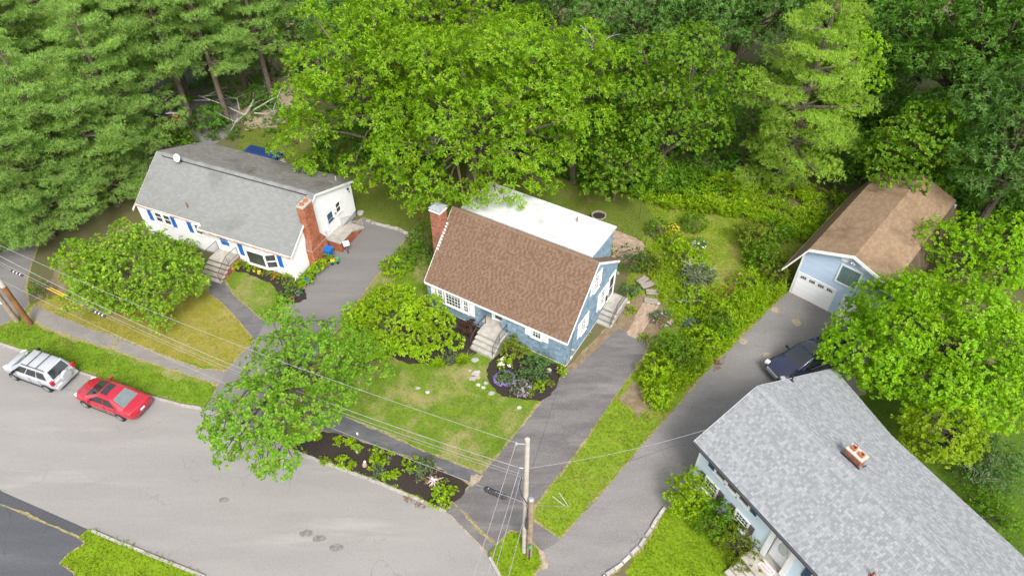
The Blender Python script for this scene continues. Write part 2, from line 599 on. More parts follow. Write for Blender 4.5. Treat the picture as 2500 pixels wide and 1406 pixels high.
def clad(parent, plane, outline, w, expo, thick, mat, name, seed=0, holes=(), nmax=300, jitter=.0, gap=.006, lap=.03, rand_w=0.0, phase=.5, alt=None, flip=.12):
    """cover a plane with overlapping pieces. plane = (origin, ax, ay, normal) in the parent's space; outline 2d counter-clockwise.
    Whole pieces that show largest are objects of their own, the rest is one joined part."""
    o, ax, ay, nr = [Vector(q) for q in plane]
    B = Matrix(((ax.x, ay.x, nr.x, o.x), (ax.y, ay.y, nr.y, o.y), (ax.z, ay.z, nr.z, o.z), (0, 0, 0, 1)))
    xs = [q[0] for q in outline]
    ys = [q[1] for q in outline]
    r = random.Random(seed)
    base = MB()
    L = expo + lap
    # unit piece: lower (butt) edge thick, upper edge thin
    def wedge(poly, y0):
        bot, top = [], []
        for (x, y) in poly:
            k = (y - y0) / L
            bot.append((x, y, .001))
            top.append((x, y, .002 + thick * (1 - k)))
        n = len(poly)
        return bot + top, [tuple(range(n, 2 * n))] + [(i, (i + 1) % n, n + (i + 1) % n, n + i) for i in range(n)]
    full, rest = [], []
    base2 = MB()
    row = 0
    y = min(ys)
    while y < max(ys):
        x = min(xs) - w * ((row * phase) % 1.0) - r.random() * jitter
        kcol = row
        while x < max(xs):
            kcol += 1
            dk = alt is not None and ((kcol % 2 == 0) != (r.random() < flip))
            ww = w * (1 + rand_w * (r.random() - .5) * 2)
            q = [(x + gap / 2, y), (x + ww - gap / 2, y), (x + ww - gap / 2, y + L), (x + gap / 2, y + L)]
            cx, cy = x + ww / 2, y + expo / 2
            if not any(h[0] < cx < h[1] and h[2] < cy < h[3] for h in holes):
                c = clip_poly(q, outline)
                if len(c) > 2 and area2(c) > 1e-4:
                    if len(c) == 4 and abs(area2(c) - area2(q)) < 1e-6:
                        full.append((x, y, ww, dk))
                    else:
                        rest.append((c, y, dk))
            x += ww
        y += expo
        row += 1
    mw = parent.matrix_world if parent.parent is None else parent.parent.matrix_world
    if nmax and full:
        cp = Vector((0, 0, CAM_H))
        full.sort(key=lambda q: ((mw @ B @ Vector((q[0], q[1], 0))) - cp).length)
    me = None
    me2 = None
    for k, (x, yy, ww, dk) in enumerate(full):
        if k < nmax:
            if me is None:
                vs, fs = wedge([(gap / 2, 0), (w - gap / 2, 0), (w - gap / 2, L), (gap / 2, L)], 0)
                me = MB().add(vs, fs).mesh(name)
                me.materials.append(mat)
                if alt is not None:
                    me2 = me.copy()
                    me2.materials.clear()
                    me2.materials.append(alt)
            ob = bpy.data.objects.new(name, me2 if dk else me)
            col.objects.link(ob)
            ob.parent = parent
            ob.matrix_local = B @ Matrix.Translation((x, yy, 0)) @ Matrix.Scale(ww / w, 4, (1, 0, 0))
        else:
            q = [(x + gap / 2, yy), (x + ww - gap / 2, yy), (x + ww - gap / 2, yy + L), (x + gap / 2, yy + L)]
            (base2 if dk else base).add(*wedge(q, yy), M4=B)
    for c, yy, dk in rest:
        (base2 if dk else base).add(*wedge(c, yy), M4=B)
    if base.v:
        base.build(name + '_courses', mat, parent, kind='stuff')
    if base2.v:
        base2.build(name + '_courses', alt, parent, kind='stuff')


def slope(o, b, top):
    """plane from eave point o along b with slope towards top (3d points, parent's space)"""
    o, b, top = Vector(o), Vector(b), Vector(top)
    ax = (b - o).normalized()
    t = top - o
    ay = (t - ax * t.dot(ax)).normalized()
    return o, ax, ay, ax.cross(ay).normalized()


def to2d(plane, p):
    o, ax, ay, n = plane
    d = Vector(p) - o
    return (d.dot(ax), d.dot(ay))


def window(parent, F, w, h, nx=0, ny=0, sash=True, trim=.09, depth=.07, glass='glass', name='window', sill=True):
    """opening of width w, height h in frame F (x along wall, z up, -y outwards)"""
    mb = MB(F)
    t = trim
    mb.box(-t, 0, -depth, 0, -t, h + t)
    mb.box(w, w + t, -depth, 0, -t, h + t)
    mb.box(0, w, -depth + .003, 0, h, h + t)
    mb.box(0, w, -depth + .003, 0, -t, 0)
    if sill:
        mb.box(-t - .03, w + t + .03, -depth - .05, -depth - .002, -t - .04, -t + .02)
    f = mb.build(name, M['trim'], parent)
    g = MB(F)
    g.box(.003, w - .003, -.022, -.004, .003, h - .003)
    g.build('glass', M[glass], f)
    bars = MB(F)
    if sash:
        bars.box(.004, w - .004, -.05, -.024, h * .48, h * .48 + .05)
    s = .035
    bars.box(.004, .004 + s, -.046, -.0235, .004, h - .004)
    bars.box(w - .004 - s, w - .004, -.046, -.0235, .004, h - .004)
    for i in range(1, nx):
        x = w * i / nx
        bars.box(x - .013, x + .013, -.042, -.0245, .005, h - .005)
    for j in range(1, ny):
        z = h * j / ny
        bars.box(.005, w - .005, -.041, -.0243, z - .013, z + .013)
    bars.build('sash', M['trim'], f)
    return f


def shutter(parent, F, w, h, mat):
    mb = MB(F)
    mb.box(0, .05, -.045, 0, 0, h)
    mb.box(w - .05, w, -.045, 0, 0, h)
    for z0, z1 in ((0, .06), (h / 2 - .03, h / 2 + .03), (h - .06, h)):
        mb.box(.05, w - .05, -.043, 0, z0, z1)
    n = max(4, int(h / .07))
    for i in range(n):
        z = .06 + (h - .12) * i / n
        mb.box(.05, w - .05, -.034, -.003, z, z + (h - .12) / n * .72)
    return mb.build('shutter', mat, parent)


def brick_faces(mb, x0, x1, y0, y1, z0, z1, seed=0, bl=.215, bh=.072, g=.012, proud=.008):
    """brick courses on the four sides of a box"""
    r = random.Random(seed)
    z = z0 + g
    row = 0
    while z + bh < z1:
        for (ax, a0, a1, c, sgn) in (('x', x0, x1, y0, -1), ('x', x0, x1, y1, 1), ('y', y0, y1, x0, -1), ('y', y0, y1, x1, 1)):
            a = a0 - (bl / 2 if row % 2 else 0)
            while a < a1:
                s, e = max(a, a0 - proud), min(a + bl - g, a1 + proud)
                if e - s > .03:
                    p = proud * (.6 + .8 * r.random())
                    lo, hi = (c, c + p) if sgn > 0 else (c - p, c)
                    if ax == 'x':
                        mb.box(s, e, lo, hi, z, z + bh - g)
                    else:
                        mb.box(lo, hi, s, e, z, z + bh - g)
                a += bl
        z += bh
        row += 1


def railing(parent, pts, F, mat, h=.8, post=.018, bal=.008, step=.11, name='railing'):
    """iron railing along a 3d path (feet), with balusters"""
    mb = MB(F)
    p = [Vector(q) for q in pts]
    mb.tube([q + Vector((0, 0, h)) for q in p], .02, 6)
    mb.tube([q + Vector((0, 0, .1)) for q in p], .011, 5)
    for q in p:
        mb.tube([q, q + Vector((0, 0, h))], post, 6)
    for a, b in zip(p[:-1], p[1:]):
        n = max(1, int((b - a).length / step))
        for i in range(1, n):
            q = a.lerp(b, i / n)
            mb.tube([q + Vector((0, 0, .1)), q + Vector((0, 0, h))], bal, 4)
    return mb.build(name, mat, parent)


# ------------------------------------------------------------ plants
def basis(A):
    ref = np.where(np.abs(A[:, 2:3]) > .9, np.array([[1., 0, 0]]), np.array([[0, 0, 1.]]))
    u = np.cross(A, ref)
    u /= np.linalg.norm(u, axis=1, keepdims=True) + 1e-9
    return u, np.cross(A, u)


def leaf_quads(C, A, K, L, W, e0, e1, droop, rg, bend=.12):
    """K leaves round each cluster centre C with axis A"""
    N = len(C)
    u, v = basis(A)
    az = rg.uniform(0, 2 * np.pi, (N, 1)) + np.arange(K)[None, :] * (2 * np.pi / K) + rg.normal(0, .3, (N, K))
    el = rg.uniform(e0, e1, (N, K))
    d = (A[:, None, :] * np.cos(el)[..., None] + (u[:, None, :] * np.cos(az)[..., None] + v[:, None, :] * np.sin(az)[..., None]) * np.sin(el)[..., None])
    d[..., 2] -= droop
    d /= np.linalg.norm(d, axis=2, keepdims=True) + 1e-9
    l = L * rg.uniform(.6, 1.3, (N, K, 1)) * rg.uniform(.7, 1.25, (N, 1, 1))
    side = np.cross(d, A[:, None, :] + rg.normal(0, .35, (N, K, 3)))
    side /= np.linalg.norm(side, axis=2, keepdims=True) + 1e-9
    nrm = np.cross(side, d)
    nrm *= np.sign(nrm[..., 2:3] + 1e-6)
    w = W * rg.uniform(.8, 1.2, (N, K, 1)) * .5
    p0 = C[:, None, :] + d * .02
    pm = p0 + d * l * .5 + nrm * bend * l
    V = np.stack([p0 + 0 * d, pm + side * w, p0 + d * l, pm - side * w], axis=2)
    return V.reshape(-1, 4, 3)


STY = dict(
    oak=dict(K=8, L=.29, W=.10, e0=.6, e1=1.5, droop=.3, den=6.6),
    maple=dict(K=6, L=.175, W=.15, e0=.7, e1=1.6, droop=.15, den=9.5),
    small=dict(K=6, L=.15, W=.09, e0=.4, e1=1.4, droop=.05, den=13.0),
    fine=dict(K=7, L=.11, W=.05, e0=.2, e1=1.2, droop=.0, den=20.0),
    blade=dict(K=8, L=.5, W=.05, e0=.2, e1=1.1, droop=.15, den=6.0),
)


def crown_quads(lobes, sty, seed, dens=1.0, size=1.0, low=-.55, cull=.78):
    """leaf clusters on the shells of many lobes; lobes = (x, y, z, r, flatten)"""
    rg = np.random.default_rng(seed)
    s = STY[sty]
    Lb = np.array(lobes, float)
    Cs, As = [], []
    for i, (x, y, z, r, fl) in enumerate(Lb):
        n = max(4, int(4 * np.pi * r * r * s['den'] * dens * .62))
        d = rg.normal(0, 1, (n, 3))
        d /= np.linalg.norm(d, axis=1, keepdims=True)
        d = d[d[:, 2] > low + rg.normal(0, .15, len(d))]
        rr = r * rg.uniform(.72, 1.08, (len(d), 1)) * (1 + .18 * np.sin(d[:, :1] * 7 + seed) * np.cos(d[:, 1:2] * 6 + i))
        p = np.array([x, y, z]) + d * rr * np.array([1, 1, fl])
        keep = np.ones(len(p), bool)
        near = np.where((np.linalg.norm(Lb[:, :3] - Lb[i, :3], axis=1) < Lb[:, 3] + r) & (np.arange(len(Lb)) != i))[0]
        for j in near:
            q = (p - Lb[j, :3]) / (Lb[j, 3] * np.array([1, 1, Lb[j, 4]]))
            keep &= np.linalg.norm(q, axis=1) > cull
        a = d * np.array([.75, .75, .5]) + np.array([0, 0, .55]) + rg.normal(0, .22, d.shape)
        a /= np.linalg.norm(a, axis=1, keepdims=True)
        Cs.append(p[keep])
        As.append(a[keep])
    C, A = np.concatenate(Cs), np.concatenate(As)
    return leaf_quads(C, A, s['K'], s['L'] * size, s['W'] * size, s['e0'], s['e1'], s['droop'], rg)


def crown_lobes(c, rad, n, lr, seed, zlow=-.35, inner=.35, flat=.68):
    """lobes spread over an uneven ellipsoid"""
    r = random.Random(seed)
    out = []
    ga = math.pi * (3 - math.sqrt(5))
    for i in range(n):
        t = (i + .5) / n
        z = 1 - t * (1 - zlow)
        rho = math.sqrt(max(0, 1 - z * z))
        a = ga * i + r.uniform(-.35, .35)
        k = r.uniform(.60, 1.06)
        s = lr * r.uniform(.55, 1.4)
        out.append((c[0] + rad[0] * rho * math.cos(a) * k, c[1] + rad[1] * rho * math.sin(a) * k, c[2] + rad[2] * z * k, s, flat * r.uniform(.8, 1.15)))
    for i in range(int(n * inner)):
        z = r.uniform(zlow * .6, .6)
        a = r.uniform(0, 6.28)
        k = r.uniform(.15, .5)
        out.append((c[0] + rad[0] * k * math.cos(a), c[1] + rad[1] * k * math.sin(a), c[2] + rad[2] * z * .7, lr * 1.25, .8))
    return out


def limbs(mb, foot, fork, lobes, r0, seed, frac=.8, twigs=2):
    """trunk from foot to fork, a limb to most lobes, twigs at their ends"""
    r = random.Random(seed)
    foot, fork = Vector(foot), Vector(fork)
    mid = foot.lerp(fork, .5) + Vector((r.uniform(-.15, .15), r.uniform(-.15, .15), 0))
    mb.tube([foot, foot + Vector((0, 0, .25)), mid, fork], [r0 * 1.4, r0 * 1.05, r0 * .9, r0 * .75], 9)
    top = Vector(lobes[0][:3])
    for (x, y, z, s, f) in lobes:
        if r.random() > frac:
            continue
        e = Vector((x, y, z - .1))
        st = foot.lerp(fork, 1.0) if r.random() < .6 else mid.lerp(fork, r.uniform(.2, 1))
        d = (e - st).length
        m = st.lerp(e, .5) + Vector((r.uniform(-.1, .1) * d, r.uniform(-.1, .1) * d, .10 * d))
        ra = max(.025, min(r0 * .5, .022 * d))
        mb.tube([st, st.lerp(m, .5), m, e], [ra, ra * .8, ra * .55, ra * .22], 5, cap=False)
        for _ in range(twigs):
            q = e + Vector((r.uniform(-1, 1), r.uniform(-1, 1), r.uniform(-.2, .6))) * s
            mb.tube([m.lerp(e, .6), q], [ra * .3, .012], 4, cap=False)


def broadleaf(name, label, base, crown_c, rad, n, lr, sty, mat, seed, r0=.25, dens=1.0, size=1.0, bark='bark', zlow=-.35, lobes=None, group=None, cat='tree', cull=.78, extra=(), inner=.35, flat=.68, low=-.55):
    """crown_c is given in world metres; parts are built relative to the trunk's foot"""
    t = thing(name, label, cat, base, group=group)
    c = (crown_c[0] - base[0], crown_c[1] - base[1], crown_c[2] - base[2])
    lb = lobes or crown_lobes(c, rad, n, lr, seed, zlow, inner, flat)
    lb = lb + [(e[0] - base[0], e[1] - base[1], e[2], e[3], e[4]) for e in extra]
    mb = MB()
    limbs(mb, (0, 0, -.1), (c[0] * .5, c[1] * .5, max(.3, c[2] - rad[2] * .45)), lb, r0, seed)
    mb.build('trunk', M[bark], t)
    link('crown', quad_mesh('crown', crown_quads(lb, sty, seed, dens, size, low=low, cull=cull)), M[mat], t)
    return t


def conifer(name, label, base, H, rad, seed, mat, first=.3, whorls=11, per=5, r0=.22, dens=.85, up=.12, needle=.30, group=None, taper=.75, bark='bark', flat=.30):
    """pine with whorled plates of needle tufts"""
    t = thing(name, label, 'tree', base, group=group)
    r = random.Random(seed)
    rg = np.random.default_rng(seed)
    mb = MB()
    lean = Vector((r.uniform(-.3, .3), r.uniform(-.3, .3), 0))
    mb.tube([Vector((0, 0, -.1)), Vector((0, 0, H * .35)) + lean * .3, Vector((0, 0, H * .7)) + lean * .7, Vector((0, 0, H)) + lean], [r0 * 1.2, r0, r0 * .6, .03], 8)
    lobes = []
    for w in range(whorls):
        f = w / (whorls - 1)
        z = H * (first + (0.985 - first) * f)
        rr = rad * (1 - f) ** taper * r.uniform(.85, 1.1) + .45
        if f < .25:
            rr *= .75 + f
        a0 = r.uniform(0, 6.28)
        k = per if f < .8 else 4
        for b in range(k):
            a = a0 + b * 6.283 / k + r.uniform(-.3, .3)
            L = rr * r.uniform(.5, 1.2)
            st = Vector((0, 0, z)) + lean * f
            e = st + Vector((math.cos(a) * L, math.sin(a) * L, L * (up + .22 * f) + r.uniform(-.2, .2)))
            mb.tube([st, st.lerp(e, .6) - Vector((0, 0, .05 * L)), e], [max(.03, .028 * L), .02 * L + .006, .008], 5, cap=False)
            # plate of foliage along the outer part of the branch
            m = max(2, int(L / .85))
            for q in range(m):
                g = .36 + .68 * (q + .5) / m
                wd = .36 * L * (1.15 - abs(g - .72) * 1.3)
                p = st.lerp(e, g)
                sx, sy = -math.sin(a), math.cos(a)
                for side in ((-1, 0, 1) if wd > .5 else (0,)):
                    if r.random() < .16:
                        continue
                    off = side * wd * .62
                    lobes.append((p.x + sx * off + r.uniform(-.12, .12), p.y + sy * off + r.uniform(-.15, .15), p.z + r.uniform(-.12, .22) - abs(side) * .06, r.uniform(.34, .62), flat * r.uniform(.8, 1.6)))
    lobes.append((lean.x, lean.y, H, .35, 1.5))
    Lb = np.array(lobes)
    Cs, As = [], []
    for x, y, z, s, fl in Lb:
        n = max(5, int(26 * s * s * 4 * dens))
        d = rg.normal(0, 1, (n, 3))
        d /= np.linalg.norm(d, axis=1, keepdims=True)
        d[:, 2] = np.abs(d[:, 2]) * np.where(rg.random(n) < .8, 1, -1)
        Cs.append(np.array([x, y, z]) + d * s * rg.uniform(.5, 1.05, (n, 1)) * np.array([1, 1, fl]))
        a = d * .9 + np.array([0, 0, .6]) + rg.normal(0, .2, d.shape)
        As.append(a / np.linalg.norm(a, axis=1, keepdims=True))
    V = leaf_quads(np.concatenate(Cs), np.concatenate(As), 8, needle, .036, .3, 1.25, .02, rg, .03)
    mb.build('trunk', M[bark], t)
    link('crown', quad_mesh('crown', V), M[mat], t)
    return t


def bush(name, label, base, rad, n, lr, sty, mat, seed, dens=1.0, size=1.0, cat='shrub', group=None, zlow=-.1, cz=.45, flat=.8, stems=True, extra=()):
    return broadleaf(name, label, base, (base[0], base[1], base[2] + rad[2] * cz), rad, n, lr, sty, mat, seed, r0=.05, dens=dens, size=size,
                     zlow=zlow, group=group, cat=cat, inner=.25, flat=flat, extra=extra)


def tree_copy(src, label, base, s, rot, group=None, name=None, sz=None):
    c = copy_tree(src)
    c.location = base
    c.scale = (s, s, sz or s)
    c.rotation_euler = (0, 0, rot)
    c['label'] = label
    if name:
        c.name = name
    if group:
        c['group'] = group
    elif 'group' in c:
        del c['group']
    return c


def tufts(name, poly, mat, per_m2, h, w, seed, excl=(), z=.004, clump=0.0, kind='stuff', K=3, lean=.5):
    """grass blades over a polygon"""
    rg = np.random.default_rng(seed)
    P = np.array([(p[0], p[1]) for p in poly])
    lo, hi = P.min(0), P.max(0)
    n = int((hi - lo).prod() * per_m2)
    q = rg.uniform(lo, hi, (n, 2))
    k = inside(q, poly)
    for e in excl:
        k &= ~inside(q, e)
    q = q[k]
    if clump:
        f = np.sin(q[:, 0] * 2.1 + 3 * np.sin(q[:, 1] * .9)) * np.cos(q[:, 1] * 1.8 + 2 * np.sin(q[:, 0] * 1.3))
        q = q[rg.random(len(q)) < np.clip(.5 + clump * f, 0.05, 1)]
    n = len(q)
    if n == 0:
        return None
    a = rg.uniform(0, 6.283, (n, K))
    hh = h * rg.uniform(.5, 1.3, (n, K))
    ln = rg.uniform(.2, 1.0, (n, K)) * lean * hh
    d = np.stack([np.cos(a), np.sin(a)], -1)
    s = np.stack([-np.sin(a), np.cos(a)], -1) * w * .5
    base = np.concatenate([q, np.full((n, 1), z)], 1)[:, None, :]
    V = np.zeros((n, K, 3, 3))
    V[..., 0, :] = base
    V[..., 1, :] = base
    V[..., 2, :] = base
    V[..., 0, :2] += s
    V[..., 1, :2] -= s
    V[..., 2, :2] += d * ln[..., None]
    V[..., 2, 2] += hh
    o = link(name, quad_mesh(name, V.reshape(-1, 3, 3), 3), mat)
    o['kind'] = kind
    return o

# ------------------------------------------------------------ the ground
RZ = -0.10                                   # road level; the yards are a kerb's height above it
sheet('ground', [(-700, -500), (700, -500), (700, 900), (-700, 900)], M['soil'], z=-0.35)
sheet('road', px((-600, 560), (-200, 745), (0, 822), (190, 893), (365, 950), (497, 975), (640, 1030), (715, 1082), (900, 1148), (1090, 1225), (1150, 1270), (1240, 1395), (1330, 1560),
                 (1200, 1800), (700, 1620), (500, 1440), (215, 1318), (0, 1222), (-700, 960)), M['road'], z=RZ)

kerbline = [(-500, 640), (-200, 762), (0, 838), (100, 871), (190, 906), (280, 938), (365, 966), (440, 987), (497, 995)]
bedline = [(640, 1052), (715, 1098), (800, 1130), (900, 1167), (1000, 1208), (1090, 1248)]
notch_w = [(520, 966), (655, 1026)]
notch_b = [(1110, 1225), (1212, 1326)]
isl = [(1190, 1350), (1225, 1412), (1262, 1480), (1330, 1600)]
yard = [G(u, v) for u, v in kerbline + notch_w + bedline + notch_b + isl] + \
       [Vector((6, 8, 0)), Vector((60, 2, 0)), Vector((260, 60, 0)), Vector((260, 420, 0)), Vector((-260, 420, 0)), Vector((-260, 75, 0))]
sheet('yard', yard, M['soil'], z=0.0, thick=.3)
near = px((-520, 975), (0, 1197), (-22, 1222), (188, 1312), (216, 1291), (300, 1328), (400, 1368), (500, 1408), (650, 1468), (900, 1580), (600, 2100), (-600, 1600))
sheet('yard', near, M['g_vivid'], z=0.0, thick=.3)

# granite kerb stones
def kerb(line, seed):
    root = thing('kerb', None, None)
    root['kind'] = 'structure'
    r = random.Random(seed)
    P = [G(u, v) for u, v in line]
    for a, b in zip(P[:-1], P[1:]):
        d = b - a
        n = max(1, round(d.length / 1.7))
        ang = math.atan2(d.y, d.x)
        L = d.length / n
        for i in range(n):
            q = a + d * (i / n)
            mb = MB(FR(q.x, q.y, 0, ang + r.gauss(0, .006)))
            o = r.uniform(-.015, .015)
            mb.prism([(.015, -.10 + o, RZ - .1), (L - .015, -.10 + o, RZ - .1), (L - .015, -.085 + o, .018 + o * .4), (.015, -.085 + o, .018 + o * .4)], (0, .15, 0))
            mb.build('kerb_stone', M['kerb'], root)
kerb(kerbline[1:], 1)
kerb(bedline, 2)
kerb([(500, 1408), (400, 1368), (300, 1328), (222, 1294)], 3)
kerb([(1330, 1600), (1262, 1480), (1225, 1412), (1195, 1358)], 4)

# lawns, each with its own state of grass
sheet('lawn', px((-300, 735), (-8, 800), (45, 776), (80, 740), (480, 690), (560, 640), (720, 700), (880, 540), (985, 590), (1060, 640), (1190, 800), (1385, 896), (1540, 830), (1700, 700), (1790, 835), (1450, 1224), (1368, 1312), (1290, 1312), (1212, 1326), (1110, 1225), (1090, 1244), (900, 1163), (715, 1094), (640, 1048), (520, 966), (497, 991), (440, 982), (280, 933), (100, 866), (0, 833), (-300, 760)), M['g_mid'], z=.002)
VERGE = px((-300, 735), (-8, 800), (45, 776), (150, 822), (270, 864), (400, 920), (545, 945), (520, 968), (497, 990), (440, 981), (280, 932), (100, 865), (0, 832), (-300, 760))
LEFTLAWN = px((70, 752), (95, 735), (200, 690), (480, 690), (520, 715), (560, 752), (605, 800), (624, 830), (600, 868), (553, 905), (400, 868), (270, 838), (150, 790))
MIDLAWN = px((548, 680), (600, 655), (705, 690), (716, 715), (690, 770), (648, 788), (620, 772), (570, 725))
BLUELAWN = px((640, 1050), (700, 985), (830, 795), (900, 690), (985, 590), (1060, 640), (1150, 860), (1195, 870), (1190, 930), (1225, 968), (1275, 975), (1345, 965), (1320, 985), (1240, 1085), (1186, 1148),
              (1120, 1125), (1000, 1085), (880, 1035), (760, 990), (700, 1060))
STRIPLAWN = px((1300, 1262), (1368, 1314), (1450, 1224), (1560, 1098), (1650, 995), (1740, 890), (1790, 835), (1700, 700), (1640, 730), (1660, 800), (1570, 880), (1500, 965), (1400, 1110), (1292, 1235))
ISLAND = px((1196, 1348), (1232, 1306), (1246, 1296), (1270, 1297), (1292, 1312), (1312, 1335), (1322, 1370), (1312, 1392), (1285, 1415), (1270, 1470), (1228, 1410))
RLAWN = px((1620, 1250), (1560, 1345), (1525, 1395), (1545, 1412), (1640, 1460), (1740, 1450), (1812, 1390), (1900, 1300), (1720, 1150))
BACKLAWN = px((560, 420), (600, 300), (760, 290), (1000, 330), (1400, 330), (1560, 470), (1620, 520), (1560, 600), (1500, 690), (1250, 700), (1000, 560), (985, 578), (885, 535), (870, 520))
WILD = px((1560, 470), (1820, 480), (1990, 560), (1930, 715), (1790, 835), (1660, 800), (1620, 760), (1520, 740), (1540, 620), (1600, 540))
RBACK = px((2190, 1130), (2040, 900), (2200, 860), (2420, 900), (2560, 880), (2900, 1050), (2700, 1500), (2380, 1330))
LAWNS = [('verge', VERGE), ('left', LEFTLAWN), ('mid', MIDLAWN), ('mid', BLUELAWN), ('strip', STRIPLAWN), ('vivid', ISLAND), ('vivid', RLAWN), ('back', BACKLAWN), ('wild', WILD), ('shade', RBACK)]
BLUELAWN_KEY = BLUELAWN
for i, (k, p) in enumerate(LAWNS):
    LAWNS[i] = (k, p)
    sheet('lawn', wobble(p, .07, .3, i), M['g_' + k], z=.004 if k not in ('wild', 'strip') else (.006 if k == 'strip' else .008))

# driveways and walks
DW = px((520, 966), (553, 905), (624, 830), (648, 790), (690, 770), (716, 722), (760, 690), (800, 640), (885, 532), (995, 574), (980, 596), (905, 690), (828, 797), (690, 980), (655, 1026))
sheet('driveway', wobble(DW, .035, .3, 3), M['drive_pale'], z=.016)
sheet('driveway_apron', [G(520, 966, .015), G(655, 1026, .015), G(640, 1052, RZ + .005), G(497, 995, RZ + .005)], M['drive_pale'])
DB = px((1110, 1225), (1150, 1184), (1186, 1148), (1250, 1072), (1320, 985), (1395, 893), (1494, 792), (1510, 800), (1582, 840), (1570, 870), (1505, 960), (1405, 1105), (1300, 1235), (1296, 1268),
        (1330, 1290), (1368, 1316), (1330, 1350), (1320, 1342), (1290, 1310), (1268, 1295), (1245, 1293), (1232, 1304), (1212, 1326))
sheet('driveway', wobble(DB, .03, .3, 4), M['drive_dark'], z=.017)
sheet('driveway_apron', [G(1110, 1225, .016), G(1212, 1326, .016), G(1191, 1350, RZ + .005), G(1090, 1248, RZ + .005)], M['drive_dark'])
DR = px((1322, 1345), (1368, 1316), (1450, 1226), (1560, 1100), (1650, 997), (1740, 892), (1800, 835), (1900, 735), (1925, 713), (2040, 768), (2120, 830), (2110, 960), (1900, 1000), (1720, 1110), (1690, 1160), (1622, 1245), (1562, 1340), (1480, 1408), (1400, 1520), (1290, 1500), (1310, 1400), (1330, 1375))
sheet('driveway', wobble(DR, .03, .3, 5), M['drive_right'], z=.018)
FARDRIVE = px((-400, 700), (-10, 800), (40, 775), (70, 745), (60, 700), (90, 600), (160, 420), (60, 380), (-200, 480))
sheet('driveway', wobble(FARDRIVE, .04, .4, 6), M['drive_pale'], z=.012)
NEARD = px((-22, 1222), (188, 1312), (205, 1325), (165, 1350), (143, 1376), (180, 1400), (165, 1440), (60, 1600), (-300, 1500), (-200, 1260))
sheet('driveway', wobble(NEARD, .02, .3, 7), M['drive_blue'], z=.012)
sheet('driveway_apron', [G(-22, 1222, .011), G(188, 1312, .011), G(214, 1291, RZ + .005), G(0, 1197, RZ + .005)], M['drive_blue'])
W1 = px((70, 770), (85, 748), (120, 762), (200, 796), (290, 826), (270, 850), (180, 822), (110, 797))
sheet('sidewalk', wobble(W1, .05, .3, 8), M['walk_old'], z=.009)
W2 = px((293, 828), (400, 870), (480, 900), (555, 908), (540, 940), (500, 925), (400, 895), (277, 852))
sheet('sidewalk', wobble(W2, .05, .3, 9), M['walk_old'], z=.0095)
W3 = px((760, 1005), (850, 1020), (930, 1056), (1010, 1092), (1090, 1122), (1176, 1158), (1150, 1182), (1060, 1135), (960, 1100), (880, 1075), (790, 1050), (735, 1020))
sheet('sidewalk', wobble(W3, .04, .3, 10), M['walk_black'], z=.0105)
PATH = px((505, 680), (545, 683), (570, 722), (605, 752), (650, 790), (624, 832), (590, 790), (545, 740), (512, 718))
sheet('path', wobble(PATH, .025, .3, 11), M['path_tar'], z=.0125)
# garden walk curb of stone by the lawn in front of the slate-roofed house
# dry ragged margins where grass meets asphalt
def margin(poly, z, seed, w=.13):
    r = random.Random(seed)
    P = wobble(poly, .01, .22, seed)
    n = len(P)
    cx = sum((p for p in P), Vector()) / n
    vs, fs = [], []
    kk = w
    area = sum(P[i].x * P[(i + 1) % n].y - P[(i + 1) % n].x * P[i].y for i in range(n))
    for i in range(n):
        d = P[(i + 1) % n] - P[i - 1]
        nr = Vector((d.y, -d.x, 0)).normalized() * (1 if area > 0 else -1)
        kk = .7 * kk + .3 * max(0.0, r.gauss(w, w * 1.1))
        k = kk
        vs += [(P[i].x - nr.x * .06, P[i].y - nr.y * .06, z), (P[i].x + nr.x * k, P[i].y + nr.y * k, z)]
    for i in range(n):
        j = (i + 1) % n
        fs.append((2 * i, 2 * i + 1, 2 * j + 1, 2 * j))
    mb = MB().add(vs, fs)
    return mb.build('dry_margin', M['margin'], kind='structure')
for i, (p, zz) in enumerate(((DW, .0092), (DB, .0094), (DR, .0096), (W1, .0086), (W2, .0088), (W3, .0090), (PATH, .0093), (NEARD, .0095), (FARDRIVE, .0097))):
    margin(p, zz, 300 + i, .11)

# beds
BED1 = px((715, 1095), (735, 1075), (790, 1052), (880, 1078), (960, 1104), (1060, 1138), (1145, 1185), (1125, 1215), (1090, 1244), (1000, 1204), (900, 1163), (800, 1126))
sheet('planting_bed', wobble(BED1, .05, .25, 12), M['mulch'], z=.022)
BED2 = px((1236, 850), (1385, 896), (1375, 905), (1362, 935), (1345, 965), (1320, 980), (1275, 975), (1225, 968), (1195, 935), (1187, 905), (1200, 880))
sheet('planting_bed', wobble(BED2, .04, .25, 13), M['mulch'], z=.022)
BED3 = px((1045, 745), (1185, 800), (1165, 862), (1100, 893), (1050, 885), (1000, 890), (930, 860), (960, 780))
sheet('planting_bed', wobble(BED3, .05, .25, 14), M['mulch'], z=.022)
BED4 = px((510, 655), (590, 640), (740, 695), (750, 730), (705, 745), (660, 690), (590, 665))
sheet('planting_bed', wobble(BED4, .05, .25, 15), M['mulch'], z=.02)
BARE1 = px((1505, 795), (1525, 745), (1560, 720), (1640, 745), (1600, 830), (1580, 838))
sheet('bare_ground', wobble(BARE1, .06, .25, 16), M['bare'], z=.014)
sheet('bare_ground', wobble(px((1383, 899), (1500, 786), (1512, 800), (1400, 905)), .04, .25, 26), M['bare'], z=.0185)
BARE2 = px((1510, 975), (1545, 925), (1600, 985), (1560, 1020))
sheet('bare_ground', wobble(BARE2, .12, .25, 17), M['bare'], z=.0135)
BARE3 = px((80, 735), (150, 640), (300, 560), (480, 640), (480, 690), (200, 700))
